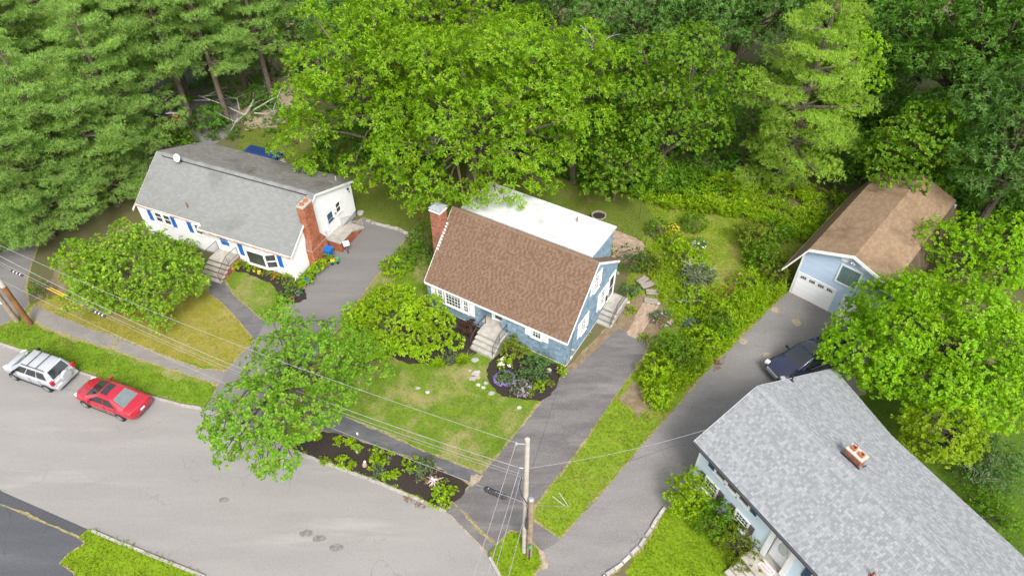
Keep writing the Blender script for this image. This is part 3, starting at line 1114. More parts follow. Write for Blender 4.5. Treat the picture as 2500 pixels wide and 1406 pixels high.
sheet('bare_ground', wobble(BARE3, .15, .3, 18), M['bare'], z=.0125)
PARKING = px((60, 420), (200, 120), (420, 60), (660, 190), (560, 330), (400, 430))
sheet('parking_ground', PARKING, M['drive_pale'], z=.006)
sheet('bare_ground', wobble(px((430, 120), (520, -60), (760, -60), (720, 190), (640, 230), (520, 220)), .4, .8, 25), M['sand'], z=.009)
SANDY = px((560, 210), (720, 190), (700, 300), (600, 320))
sheet('bare_ground', wobble(SANDY, .3, .6, 19), M['sand'], z=.010)
# sand swept to the edges
for i, p in enumerate([px((1310, 1335), (1326, 1345), (1338, 1380), (1322, 1392), (1322, 1370)), px((1090, 1245), (1104, 1252), (1196, 1345), (1188, 1352)),
                       px((1150, 1160), (1180, 1160), (1150, 1190), (1143, 1180))]):
    sheet('sand_strip', wobble(p, .05, .15, 30 + i), M['sand'], z=.0225 if i != 1 else RZ + .012)
# patched holes in the road and stains on the driveways
for i, (u, v, w) in enumerate(((547, 1219, .20), (748, 1301, .26), (780, 1314, .26), (822, 1336, .27))):
    c = G(u, v, RZ)
    r = random.Random(i)
    sheet('asphalt_patch', [(c.x + w * (1.25 + .3 * r.random()) * math.cos(a * .52), c.y + w * (.6 + .3 * r.random()) * math.sin(a * .52), RZ + .006) for a in range(12)], M['road_patch'])
for i, (u, v, w) in enumerate(((1893, 757, .5), (1945, 787, .55), (1815, 833, .5), (1873, 868, .45))):
    c = G(u, v)
    r = random.Random(40 + i)
    ring = [(c.x + w * .5 * (1 + .3 * r.random()) * math.cos(a * .449), c.y + w * .5 * (1 + .3 * r.random()) * math.sin(a * .449), .0215) for a in range(14)]
    sheet('driveway_stain', ring, M['sand'])
    mb = MB()
    pts = [Vector((c.x + w * 1.05 * math.cos(a), c.y + w * .95 * math.sin(a), .024)) for a in [(-.6 + k * .42) for k in range(8 if i == 1 else 5)]]
    if i < 2:
        mb.tube(pts, .022, 5)
        mb.build('driveway_seam', M['sand'], kind='structure')

# stone edging by the right-hand lawn
edg = thing('stone_edging', 'row of pale stone blocks along the lawn in front of the slate-roofed house', 'edging')
P = px((1622, 1240), (1590, 1290), (1560, 1335), (1520, 1375), (1480, 1405), (1440, 1450))
r = random.Random(5)
for a, b in zip(P[:-1], P[1:]):
    n = max(1, round((b - a).length / .55))
    for i in range(n):
        q = a.lerp(b, (i + .5) / n)
        an = math.atan2((b - a).y, (b - a).x) + r.gauss(0, .06)
        h = r.uniform(.10, .17)
        mb = MB(FR(q.x, q.y, 0, an))
        mb.prism([(-.25, -.075, 0), (.25, -.08, 0), (.26, .075, 0), (-.24, .08, 0)], (r.uniform(-.02, .02), r.uniform(-.02, .02), h))
        mb.build('stone', M['stone'], edg)

# brick paving
def paving(name, poly, ang, bl, bw, z, mat, seed, nmax=300):
    root = thing(name, None, None)
    root['kind'] = 'structure'
    sheet('joints', poly, M['sand'], z=z - .012, kind=None).parent = root
    c = sum((Vector((p[0], p[1], 0)) for p in poly), Vector()) / len(poly)
    Fm = FR(c.x, c.y, z, ang)
    inv = Fm.inverted()
    lp = [inv @ Vector((p[0], p[1], z)) for p in poly]
    r = random.Random(seed)
    me = MB().box(-bl / 2 + .006, bl / 2 - .006, -bw / 2 + .006, bw / 2 - .006, -.012, .014).mesh('brick')
    me.materials.append(mat)
    y0, y1 = min(p.y for p in lp), max(p.y for p in lp)
    x0, x1 = min(p.x for p in lp), max(p.x for p in lp)
    row, k, y = 0, 0, y0
    cells = []
    while y < y1:
        x = x0 - (bl / 2 if row % 2 else 0)
        while x < x1:
            cells.append((x + bl / 2, y + bw / 2))
            x += bl
        y += bw
        row += 1
    A = np.array(cells)
    ok = inside(A, [(p.x, p.y) for p in lp])
    mass = MB()
    for (x, y) in A[ok]:
        m4 = Fm @ Matrix.Translation((x, y, r.uniform(-.004, .004))) @ Matrix.Rotation(r.gauss(0, .02), 4, 'Z')
        if k < nmax:
            o = bpy.data.objects.new('brick', me)
            col.objects.link(o)
            o.parent = root
            o.matrix_local = m4
        else:
            mass.box(-bl / 2 + .006, bl / 2 - .006, -bw / 2 + .006, bw / 2 - .006, -.012, .014, m4)
        k += 1
    if mass.v:
        mass.build('brick_field', mat, root, kind='stuff')
PATIO = px((1492, 560), (1512, 566), (1568, 590), (1575, 605), (1550, 640), (1500, 645))
paving('patio', PATIO, R(-31), .40, .20, .03, M['paver'], 3)
BPATH = px((1570, 738), (1607, 750), (1556, 828), (1530, 818))
paving('brick_path', BPATH, R(59), .30, .15, .035, M['paver'], 4)
WALKR = px((1800, 1395), (1845, 1370), (1880, 1420), (1850, 1460), (1740, 1455))
paving('paver_walk', WALKR, R(-59), .24, .18, .03, M['stone'], 5)
SLABS = thing('patio', None, None)
SLABS['kind'] = 'structure'
for i in range(3):
    for j in range(3):
        q = G(648 + 17 * i + 4 * j, 376 + 4 * i + 6 * j, .02)
        mb = MB(FR(q.x, q.y, .0, R(-22)))
        mb.box(-.25, .25, -.17, .17, .0, .05)
        mb.build('slab', M['stone'], SLABS)

# ------------------------------------------------------------ the white house
def wall_poly(parent, plane, poly, mat, d=-.12, name='wall'):
    o, ax, ay, n = [Vector(q) for q in plane]
    mb = MB()
    mb.prism([o + ax * p[0] + ay * p[1] for p in poly], n * d)
    return mb.build(name, mat, parent)


WH = thing('white_house', 'white clapboard house with royal blue shutters and tall brick side chimney', 'house', (-28.26, 41.01, 0), R(-22.43))
bpy.context.view_layer.update()
L_, D_ = 13.84, 7.94
FRONT = lambda y=0: ((0, y, 0), (1, 0, 0), (0, 0, 1), (0, -1, 0))
GAB = lambda x: ((x, 0, 0), (0, 1, 0), (0, 0, 1), (1, 0, 0))
wf = wall_poly(WH, FRONT(), [(0, .22), (L_, .22), (L_, 2.74), (0, 2.74)], M['white'])
clad(wf, FRONT(), [(0, .22), (L_, .22), (L_, 2.72), (0, 2.72)], 3.6, .19, .014, M['white'], 'siding_board', 1,
     holes=[(1.5, 3.1, 1.9, 2.5), (7.45, 8.35, .8, 2.7), (9.9, 12.3, .7, 2)], lap=.02, jitter=1.5)
gab = [(.0, .2), (D_, .72), (D_, 3.58), (3.62, 5.26), (0, 2.72)]
wg = wall_poly(WH, GAB(L_), gab, M['white'])
clad(wg, GAB(L_), [(.0, .2), (D_, .72), (D_, 3.56), (3.62, 5.22), (.0, 2.7)], 3.2, .19, .014, M['white'], 'siding_board', 2, lap=.02, jitter=1.2)
mb = MB()
mb.box(.02, .14, .12, D_, .22, 2.7)
mb.box(.14, L_ - .12, D_ - .13, D_ - .01, .22, 3.5)
mb.build('wall', M['white'], WH)
mb = MB()
mb.prism([(.02, .03, -.1), (L_ - .02, .03, -.1), (L_ - .02, .03, .215), (.02, .03, .215)], (0, D_ - .06, 0))
mb.prism([(L_ - .04, .05, -.1), (L_ - .04, D_ - .04, -.1), (L_ - .04, D_ - .04, .71), (L_ - .04, .05, .195)], (.02, 0, 0))
mb.build('foundation', M['foundation'], WH)
# roof slabs
roof = MB()
th = .14
rz = 5.32
k_ = (rz - 2.55) / (3.62 + .25)
zl = lambda y: rz - (3.62 - y) * k_
def slab(mb, a, b, c, d, t):
    """quad slab: corners counter-clockwise from above"""
    mb.prism([(p[0], p[1], p[2] - t) for p in (a, b, c, d)], (0, 0, t))
slab(roof, (-.25, .10, zl(.10)), (5.9, .10, zl(.10)), (5.9, 3.62, rz), (-.25, 3.62, rz), th)
slab(roof, (5.903, -.25, 2.55), (L_ + .18, -.25, 2.55), (L_ + .18, 3.62, rz), (5.903, 3.62, rz), th)
rw = roof.build('roof', M['sh_under'], WH)
pl = slope((5.9, -.25, 2.55), (L_ + .18, -.25, 2.55), (5.9, 3.62, rz))
w2 = (L_ + .18) - 5.9
ln = (Vector((0, 3.62, rz)) - Vector((0, -.25, 2.55))).length
clad(rw, pl, [(0, 0), (w2, 0), (w2, ln), (0, ln)], .30, .145, .012, M['sh_white'], 'shingle', 3, gap=.014, nmax=300)
pl = slope((-.25, .10, zl(.10)), (5.9, .10, zl(.10)), (-.25, 3.62, rz))
ln2 = (Vector((0, 3.62, rz)) - Vector((0, .10, zl(.10)))).length
clad(rw, pl, [(0, 0), (6.15, 0), (6.15, ln2), (0, ln2)], .30, .145, .012, M['sh_white'], 'shingle', 4, gap=.014, nmax=0)
roof2 = MB()
zb = 3.55
slab(roof2, (-.25, 3.625, rz), (L_ + .18, 3.625, rz), (L_ + .18, D_ + .2, zb), (-.25, D_ + .2, zb), th)
rr = roof2.build('rear_roof', M['sh_under'], WH)
pl = slope((L_ + .18, D_ + .2, zb), (-.25, D_ + .2, zb), (L_ + .18, 3.625, rz))
ln3 = (Vector((0, D_ + .2, zb)) - Vector((0, 3.625, rz))).length
clad(rr, pl, [(0, 0), (L_ + .43, 0), (L_ + .43, ln3), (0, ln3)], .30, .145, .012, M['sh_white_rear'], 'shingle', 5, gap=.012, nmax=0)
mb = MB()
mb.prism([(.3, 3.40, rz - .12), (.3, 3.62, rz + .05), (.3, 3.84, rz - .02)], (L_ - .6, 0, 0))
mb.build('ridge_vent', M['felt'], rw)
mb = MB()
mb.tube([(.45, 3.375, rz - .10), (L_ - .35, 3.375, rz - .10)], .035, 5)
mb.build('ridge_cable', M['black_plastic'], rw)
mb = MB()   # fascia, rakes
mb.box(-.25, 5.9, .06, .098, zl(.10) - .2, zl(.10) - .005)
mb.box(5.903, L_ + .18, -.29, -.252, 2.33, 2.545)
mb.box(5.86, 5.9, -.25, .1, 2.35, 2.7)
for x0 in (L_ + .182, -.29):
    mb.prism([(x0, -.26, 2.36), (x0, -.26, 2.52), (x0, 3.62, rz - .03), (x0, D_ + .2, zb - .02), (x0, D_ + .2, zb - .2), (x0, 3.62, rz - .22)], (.035, 0, 0))
mb.box(L_ - .10, L_ + .02, -.026, -.002, .2, 2.55)
mb.build('trim', M['trim'], WH)
mb = MB()
mb.box(-.25, 5.85, -.03, .058, zl(.10) - .10, zl(.10) - .012)
mb.box(5.91, L_ + .18, -.38, -.292, 2.43, 2.535)
mb.build('gutter', M['gutter_rust'], WH)
mb = MB()
mb.tube([(L_ - .12, -.33, 2.42), (L_ - .10, -.07, 2.1), (L_ - .10, -.07, .5), (L_ - .05, -.28, .12)], .035, 6)
mb.build('downspout', M['white_plastic'], WH)
# windows and shutters, front
for x, w in ((1.65, .62), (2.45, .62), (5.38, .6)):
    window(WH, FR(x, -.016, 1.85), w, .82)
for x in (.95, 3.18, 4.72):
    shutter(WH, FR(x, -.018, 1.74), .34, .95, M['blue_shutter'])
for x in (9.06, 12.5):
    shutter(WH, FR(x, -.018, .95), .36, 1.12, M['blue_shutter'])
# bow window: three lights standing out from the wall
bay = MB()
bp = [(9.55, -.02), (10.02, -.42), (11.66, -.42), (12.38, -.02)]
bay.prism([(x, y, .62) for x, y in bp], (0, 0, .12))
bay.prism([(x, y, 2.06) for x, y in bp], (0, 0, .14))
bay.prism([(9.8, -.02, .44), (10.1, -.26, .44), (11.6, -.26, .44), (12.1, -.02, .44)], (0, 0, .178))
bw = bay.build('bay_window', M['trim'], WH)
for (a, b, n_) in ((bp[0], bp[1], 0), (bp[1], bp[2], 0), (bp[2], bp[3], 0)):
    d = Vector((b[0] - a[0], b[1] - a[1]))
    ang = math.atan2(d.y, d.x)
    F = FR(a[0], a[1], .74, ang)
    l = d.length
    mb = MB(F)
    mb.box(0, .075, .0, .06, 0, 1.32)
    mb.box(l - .075, l, .0, .06, 0, 1.32)
    mb.box(.075, l - .075, .0, .05, 0, .07)
    mb.box(.075, l - .075, .0, .05, 1.25, 1.32)
    if l < 1.2:
        mb.box(.075, l - .075, .0, .045, .62, .68)
    mb.build('sash', M['trim'], bw)
    mb = MB(F)
    mb.box(.06, l - .06, .05, .066, .05, 1.27)
    mb.build('glass', M['glass'], bw)
# doors
mb = MB(FR(7.42, -.018, .84))
mb.box(-.10, 0, -.05, 0, 0, 1.68)
mb.box(.9, 1.0, -.05, 0, 0, 1.68)
mb.box(0, .9, -.03, 0, .02, 1.67)
dr = mb.build('front_door', M['trim'], WH)
mb = MB(FR(7.42, -.018, .84))
mb.box(.10, .80, -.045, -.031, .62, 1.02)
mb.box(.10, .80, -.045, -.031, 1.07, 1.45)
mb.build('pane', M['blue_shutter'], dr)
mb = MB(FR(7.42, -.018, .84))
mb.box(.80, .86, -.09, -.035, .85, .93)
mb.build('handle', M['iron'], dr)
GR_ = FR(L_ + .016, 0, 0, math.pi / 2)      # gable frame: x along +y of the house, -y outwards
F = GR_ @ FR(4.35, 0, .95)
mb = MB(F)
mb.box(-.09, 0, -.05, 0, 0, 2.05)
mb.box(.86, .95, -.05, 0, 0, 2.05)
mb.box(0, .86, -.03, 0, .02, 2.04)
mb.box(-.09, .95, -.052, 0, 2.052, 2.14)
sd = mb.build('side_door', M['trim'], WH)
mb = MB(F)
mb.box(.13, .73, -.045, -.031, 1.28, 1.78)
mb.box(.13, .73, -.045, -.031, .95, 1.22)
mb.build('pane', M['navy'], sd)
mb = MB(F)
mb.box(.76, .82, -.09, -.035, 1.0, 1.08)
mb.build('handle', M['iron'], sd)
window(WH, GR_ @ FR(5.62, 0, 2.1), .55, .82)
mb = MB(GR_ @ FR(3.0, 0, 4.05))
mb.box(0, .42, -.03, 0, 0, .5)
for i in range(6):
    mb.box(.03, .39, -.045, -.031, .03 + i * .08, .08 + i * .08)
mb.build('gable_vent', M['trim'], WH)
mb = MB(GR_)
mb.tube([(5.45, -.02, 2.22), (5.45, -.12, 2.25)], .05, 6)
mb.build('wall_lamp', M['iron'], WH)
mb = MB(GR_)
mb.box(7.35, 7.5, -.12, 0, 3.1, 3.22)
mb.box(7.4, 7.46, -.16, -.121, 2.85, 3.0)
mb.build('security_lamp', M['iron'], WH)
# front steps
mb = MB()
mb.box(7.05, 8.85, -1.15, -.03, -.05, .80)
mb.build('step_base', M['brick'], WH)
for i in range(5):
    mb = MB()
    z1 = .84 - i * .175
    y1 = -.02 if i == 0 else -1.18 - (i - 1) * .32
    y0 = -1.22 if i == 0 else y1 - .36
    mb.box(7.0, 8.9, y0, y1 + (0 if i == 0 else -.04), z1 - .075, z1)
    mb.build('step', M['concrete'], WH)
    if i:
        mb = MB()
        mb.box(7.06, 8.84, y0 + .04, y1 - .045, -.05, z1 - .08)
        mb.build('riser', M['brick'], WH)
railing(WH, [(7.06, -.1, .84), (7.06, -1.18, .84), (7.06, -2.4, .16)], I4, M['iron'])
railing(WH, [(8.84, -.1, .84), (8.84, -1.18, .84), (8.84, -2.4, .16)], I4, M['iron'])
# side steps on a brick base, climbing towards the street
mb = MB()
mb.box(L_ + .02, L_ + 1.25, 3.85, 5.5, -.05, .86)
for i in range(5):
    mb.box(L_ + .02, L_ + 1.25, 5.503 + i * .28, 5.5 + (i + 1) * .28, -.05, .70 - i * .16)
mb.build('side_step_base', M['brick_orange'], WH)
mb = MB()
mb.box(L_ + .02, L_ + 1.30, 3.80, 5.55, .862, .95)
mb.build('step', M['concrete'], WH)
for i in range(5):
    mb = MB()
    mb.box(L_ + .02, L_ + 1.30, 5.555 + i * .28, 5.55 + (i + 1) * .28 + .03, .702 - i * .16, .79 - i * .16)
    mb.build('step', M['concrete'], WH)
railing(WH, [(L_ + .1, 3.86, .95), (L_ + 1.22, 3.86, .95), (L_ + 1.22, 5.4, .95), (L_ + 1.22, 6.9, .15)], I4, M['iron_white'])
railing(WH, [(L_ + .16, 5.75, .75), (L_ + .16, 6.9, .15)], I4, M['iron_white'])
# chimney: broad foot, sloping shoulders, slender stack
mb = MB()
cx0, cx1 = L_ + .005, L_ + .56
sec = [(1.5, 3.25, -.05), (1.5, 3.25, 1.75), (1.72, 2.72, 2.55), (1.72, 2.72, 5.42)]
for (a0, a1, z0), (b0, b1, z1) in zip(sec[:-1], sec[1:]):
    mb.add([(cx0, a0, z0), (cx1, a0, z0), (cx1, a1, z0), (cx0, a1, z0), (cx0, b0, z1), (cx1, b0, z1), (cx1, b1, z1), (cx0, b1, z1)],
           [(0, 1, 5, 4), (1, 2, 6, 5), (2, 3, 7, 6), (3, 0, 4, 7)])
ch = mb.build('chimney', M['mortar'], WH)
mb = MB()
brick_faces(mb, cx0, cx1, 1.5, 3.25, -.05, 1.75, 1)
brick_faces(mb, cx0, cx1, 1.72, 2.72, 2.55, 5.4, 2)
z = 1.76
while z < 2.54:
    k = (z - 1.75) / .8
    brick_faces(mb, cx0, cx1, 1.5 + .22 * k, 3.25 - .53 * k, z - .012, z + .075, int(z * 100))
    z += .072
mb.build('brickwork', M['brick_orange'], ch, kind='stuff')
mb = MB()
mb.box(cx0 - .04, cx1 + .05, 1.67, 2.77, 5.422, 5.52)
mb.build('cap', M['concrete'], ch)
for y in (1.98, 2.44):
    mb = MB(FR((cx0 + cx1) / 2, y, 5.521))
    mb.lathe([(.17, 0), (.17, .12), (.13, .12), (.125, .01)], 12)
    mb.build('flue', M['terra'], ch)
mb = MB()
mb.tube([(4.4, .78, zl(.78) - .05), (4.4, .78, zl(.78) + .5)], .055, 8)
mb.build('vent_pipe', M['pipe_rust'], rw)
mb = MB()
mb.tube([(13.2, 7.15, 3.85), (13.2, 7.15, 4.3)], .035, 6)
mb.build('vent_pipe', M['iron_white'], rr)

# ------------------------------------------------------------ the blue house
BH = thing('blue_house', 'blue shingled cape house with brown roof and white flat dormer roof', 'house', (-5.778, 33.25, 0), R(-30.78))
bpy.context.view_layer.update()
L_, D_ = 10.73, 7.16
ER, EZ, RY, RZZ = -.15, 2.40, 3.64, 6.19
k_ = (RZZ - EZ) / (RY - ER)
holes_f = [(.36, 3.85, .85, 2.4), (4.40, 5.98, .6, 2.4), (7.78, 9.38, 1.5, 2.4)]
mb = MB()
mb.box(0, 4.40, 0, .12, .12, 2.5)
mb.box(5.98, L_ - .12, 0, .12, .12, 2.5)
mb.box(4.40, 5.98, .002, .12, .12, .75)
mb.box(4.28, 4.40, .12, .62, .5, 2.5)
mb.box(5.98, 6.10, .12, .62, .5, 2.5)
mb.box(4.40, 5.98, .56, .68, .5, 2.5)
wf = mb.build('wall', M['blue_shake'], BH)
o1 = [(0, .14), (L_, .14), (L_, 2.42), (0, 2.42)]
clad(wf, FRONT(), o1, .27, .235, .022, M['blue_shake'], 'shingle', 11, holes=holes_f, gap=.008, rand_w=.3, nmax=160)
gab = [(0, .14), (D_, .14), (D_, 3.62), (RY, 6.08), (0, 2.44)]
wg = wall_poly(BH, GAB(L_), gab, M['blue_shake'])
HG = [(1.72, 2.48, 1.35, 2.6), (3.15, 3.95, 3.95, 5.25), (4.55, 5.35, 1.3, 2.8), (5.8, 6.85, .75, 3.0)]
clad(wg, GAB(L_), gab, .27, .235, .026, M['blue_shake'], 'shingle', 12, holes=HG, gap=.008, rand_w=.3, nmax=300)
mb = MB()
mb.box(.0, .12, .12, D_, .12, 2.6)
mb.prism([(.0, .3, 2.6), (.0, 6.9, 2.6), (.0, RY + 2.3, 4.3), (.0, RY, 6.05)], (.12, 0, 0))
mb.box(.12, L_ - .12, D_ - .12, D_, .12, 3.5)
mb.box(.55, L_ - .64, D_ - .12, D_, 3.5, 5.9)
mb.build('wall', M['blue_shake'], BH)
mb = MB()
mb.box(.02, L_ - .02, .02, D_ - .02, -.1, .135)
mb.box(L_ - .022, L_ + .012, .0, D_, -.1, .137)
mb.build('foundation', M['trim'], BH)
roof = MB()
slab(roof, (-.06, ER, EZ), (L_ + .06, ER, EZ), (L_ + .06, RY, RZZ), (-.06, RY, RZZ), .14)
rb_z = 3.55
slab(roof, (-.06, RY + .004, RZZ), (L_ + .06, RY + .004, RZZ), (L_ + .06, D_ + .15, rb_z), (-.06, D_ + .15, rb_z), .14)
rf = roof.build('roof', M['sh_under_b'], BH)
pl = slope((-.06, ER, EZ), (L_ + .06, ER, EZ), (-.06, RY, RZZ))
ln = (Vector((0, RY, RZZ)) - Vector((0, ER, EZ))).length
clad(rf, pl, [(0, 0), (L_ + .12, 0), (L_ + .12, ln), (0, ln)], .16, .13, .017, M['sh_blue'], 'shingle', 13, gap=.01, rand_w=.15, nmax=300, alt=M['sh_blue_dark'])
for xa, xb in ((L_ - .55, L_ + .06), (-.06, .5)):
    pl = slope((xb, D_ + .15, rb_z), (xa, D_ + .15, rb_z), (xb, RY, RZZ))
    ln4 = (Vector((0, D_ + .15, rb_z)) - Vector((0, RY, RZZ))).length
    clad(rf, pl, [(0, 0), (xb - xa, 0), (xb - xa, ln4), (0, ln4)], .235, .145, .014, M['sh_blue'], 'shingle', 14, gap=.008, nmax=0)
mb = MB()
n = int((L_ + .1) / .19)
for i in range(n):
    x = -.06 + i * (L_ + .12) / n
    mb.prism([(x, RY - .15, RZZ - .13 + .03), (x, RY, RZZ + .04 + .006 * (i % 2)), (x, RY + .12, RZZ - .06)], ((L_ + .12) / n - .008, 0, 0))
mb.build('ridge_cap', M['sh_blue'], rf, kind='stuff')
mb = MB()
for x0 in (L_ + .062, -.095):
    mb.prism([(x0, ER - .01, EZ - .18), (x0, ER - .01, EZ - .01), (x0, RY, RZZ - .02), (x0, D_ + .15, rb_z - .01), (x0, D_ + .15, rb_z - .2), (x0, RY, RZZ - .22)], (.033, 0, 0))
mb.box(-.06, L_ + .06, ER - .035, ER - .002, EZ - .19, EZ - .02)
mb.box(0, L_, ER - .002, .0, EZ - .20, EZ - .17)
mb.build('trim', M['trim'], BH)
# white shed dormer across the back
dm = MB()
dz = lambda y: 6.24 - (y - 3.75) * .058
dm.prism([(.5, 3.78, dz(3.78) - .10), (L_ - .52, 3.78, dz(3.78) - .10), (L_ - .52, 7.52, dz(7.52) - .10), (.5, 7.52, dz(7.52) - .10)], (0, 0, .10))
do = dm.build('dormer_roof', M['membrane'], BH)
mb = MB()
for x in (1.6, 3.0, 4.4, 5.8, 7.2, 8.6):
    mb.prism([(x, 3.82, dz(3.82) + .001), (x + .09, 3.82, dz(3.82) + .001), (x + .09, 7.48, dz(7.48) + .001), (x, 7.48, dz(7.48) + .001)], (0, 0, .006))
for y in (3.80, 7.50):
    mb.box(.5, L_ - .52, y - .02, y + .015, dz(y) - .05, dz(y) + .012)
mb.build('membrane_edge', M['membrane'], do)
cheek = [(3.95, 5.95), (7.2, 3.6), (7.2, dz(7.2) - .12), (3.95, dz(3.95) - .12)]
wc = wall_poly(BH, GAB(L_ - .62), cheek, M['blue_shake'], name='dormer_wall')
clad(wc, GAB(L_ - .62), cheek, .27, .235, .022, M['blue_shake'], 'shingle', 15, gap=.008, rand_w=.3, nmax=0)
mb = MB()
mb.tube([(7.75, 6.6, dz(6.6) - .05), (7.75, 6.6, dz(6.6) + .33)], .045, 8)
mb.build('vent_pipe', M['pipe_rust'], do)
# picture window with flanking lights
window(BH, FR(1.58, -.03, 1.08), 1.18, 1.12, 5, 4, sash=False)
window(BH, FR(.92, -.03, 1.08), .38, 1.12, 2, 4)
window(BH, FR(3.0, -.03, 1.08), .38, 1.12, 2, 4)
for x, w, z, h in ((.36, .36, .92, 1.3), (3.52, .36, .92, 1.3), (7.74, .42, 1.5, .72), (9.0, .42, 1.5, .72)):
    shutter(BH, FR(x, -.028, z), w, h, M['trim'])
window(BH, FR(8.28, -.03, 1.6), .6, .62, 3, 2, sash=False)
# front storm door in its recess
F = FR(5.03, .55, .84)
mb = MB(F)
mb.box(-.14, 0, -.10, 0, 0, 1.62)
mb.box(.82, .96, -.10, 0, 0, 1.62)
mb.box(0, .82, -.06, 0, .0, .18)
mb.box(0, .09, -.06, 0, .18, 1.6)
mb.box(.73, .82, -.06, 0, .18, 1.6)
mb.box(.09, .73, -.058, 0, .80, .86)
mb.box(-.14, .96, -.11, 0, 1.62, 1.75)
dr = mb.build('front_door', M['trim'], BH)
mb = MB(F)
mb.box(.09, .73, -.04, -.02, .18, 1.6)
mb.build('glass', M['glass'], dr)
mb = MB(F)
mb.tube([(.12, -.075, .8), (.12, -.11, .86), (.12, -.075, .98)], .012, 5)
mb.build('handle', M['iron'], dr)
# gable windows with white shutters
GB = FR(L_ + .028, 0, 0, math.pi / 2)
for y, z, w, h, nx in ((1.78, 1.42, .62, 1.12, 2), (3.22, 4.02, .62, 1.12, 2), (4.62, 1.36, .62, 1.38, 2)):
    window(BH, GB @ FR(y, 0, z), w, h, nx, 4)
    shutter(BH, GB @ FR(y - .46, .0, z - .07), .34, h + .14, M['trim'])
    shutter(BH, GB @ FR(y + w + .12, .0, z - .07), .34, h + .14, M['trim'])
F = GB @ FR(5.9, 0, .82)
mb = MB(F)
mb.box(-.11, 0, -.06, 0, 0, 2.08)
mb.box(.84, .95, -.06, 0, 0, 2.08)
mb.box(-.11, .95, -.062, 0, 2.082, 2.2)
mb.box(0, .10, -.04, 0, 0, 2.08)
mb.box(.74, .84, -.04, 0, 0, 2.08)
mb.box(.1, .74, -.04, 0, 0, .16)
mb.box(.1, .74, -.04, 0, .98, 1.06)
mb.box(.1, .74, -.04, 0, 1.98, 2.08)
sd = mb.build('side_door', M['trim'], BH)
mb = MB(F)
mb.box(.1, .74, -.03, -.01, .16, 1.98)
mb.build('glass', M['glass'], sd)
mb = MB(GB)
mb.tube([(7.02, 0, 2.62), (7.02, -.14, 2.62)], .03, 6)
mb.tube([(7.02, -.13, 2.72), (7.02, -.13, 2.58)], [.05, .1], 8)
mb.build('wall_lamp', M['steel'], BH)
mb = MB(GB)
mb.box(5.52, 5.68, -.13, 0, 1.25, 1.62)
mb.build('mailbox', M['iron'], BH)
mb = MB(GB)   # meter, conduit and hose bib on the front corner of the gable
mb.tube([(.62, -.03, 2.6), (.62, -.03, 1.25)], .028, 6)
mb.build('conduit', M['blue_shake'], BH)
mb = MB(GB @ FR(.62, -.16, 1.08, 0) @ Matrix.Rotation(math.pi / 2, 4, 'X'))
mb.lathe([(.12, -.14), (.12, -.02), (.1, .0), (.09, .07), (.03, .08)], 14)
mb.box(-.13, .13, -.5, -.12, -.14, -.05)
mb.build('electric_meter', M['steel'], BH)
mb = MB(GB)
mb.box(.5, .66, -.1, 0, .25, .5)
mb.tube([(.58, -.05, .25), (.58, -.05, .14)], .03, 6)
mb.build('utility_box', M['white_plastic'], BH)
mb = MB(GB)
for y in (3.0, 3.3):
    mb.tube([(y, 0, .22), (y, -.12, .2), (y, -.14, .14)], .03, 6)
mb.build('fill_pipe', M['steel'], BH)
# front steps
mb = MB()
mb.box(4.72, 6.42, -1.02, -.002, -.05, .72)
for i in range(3):
    mb.box(4.72, 6.42, -1.025 - (i + 1) * .30, -1.022 - i * .30, -.05, .51 - i * .19)
mb.build('step_base', M['foundation'], BH)
for i in range(4):
    mb = MB()
    y1 = .5 if i == 0 else -1.055 - (i - 1) * .30
    y0 = -1.05 if i == 0 else y1 - .29
    x0, x1 = (4.68, 6.46)
    z1 = .81 - i * .19
    mb.box(x0, x1, y0, min(y1, -.035) if i == 0 else y1, z1 - .085, z1)
    if i == 0:
        mb.box(4.42, 5.96, -.034, .55, z1 - .085, z1 - .002)
    mb.build('step', M['concrete'], BH)
railing(BH, [(6.38, -.06, .81), (6.38, -1.0, .81), (6.38, -1.9, .24)], I4, M['iron'])
mb = MB()
mb.tube([(4.74, -.06, 1.6), (4.74, -1.0, 1.6), (4.74, -1.9, 1.03)], .024, 6)
mb.tube([(4.74, -1.9, .24), (4.74, -1.9, 1.03)], .024, 6)
mb.tube([(4.74, -.1, .8), (4.74, -.1, 1.6)], .024, 6)
mb.build('handrail', M['iron'], BH)
# side steps
mb = MB()
mb.box(L_ + .03, L_ + 1.10, 5.30, 6.95, -.05, .70)
for i in range(3):
    mb.box(L_ + .03, L_ + 1.10, 5.297 - (i + 1) * .30, 5.295 - i * .30, -.05, .49 - i * .19)
mb.build('side_step_base', M['foundation'], BH)
for i in range(4):
    mb = MB()
    z1 = .78 - i * .19
    y0 = 5.26 if i == 0 else 5.25 - i * .30
    y1 = 6.98 if i == 0 else y0 + .29
    mb.box(L_ + .035, L_ + 1.15, y0, y1, z1 - .08, z1)
    mb.build('step', M['concrete'], BH)
railing(BH, [(L_ + .1, 6.9, .78), (L_ + 1.05, 6.9, .78), (L_ + 1.05, 5.3, .78), (L_ + 1.05, 4.4, .21)], I4, M['iron'])
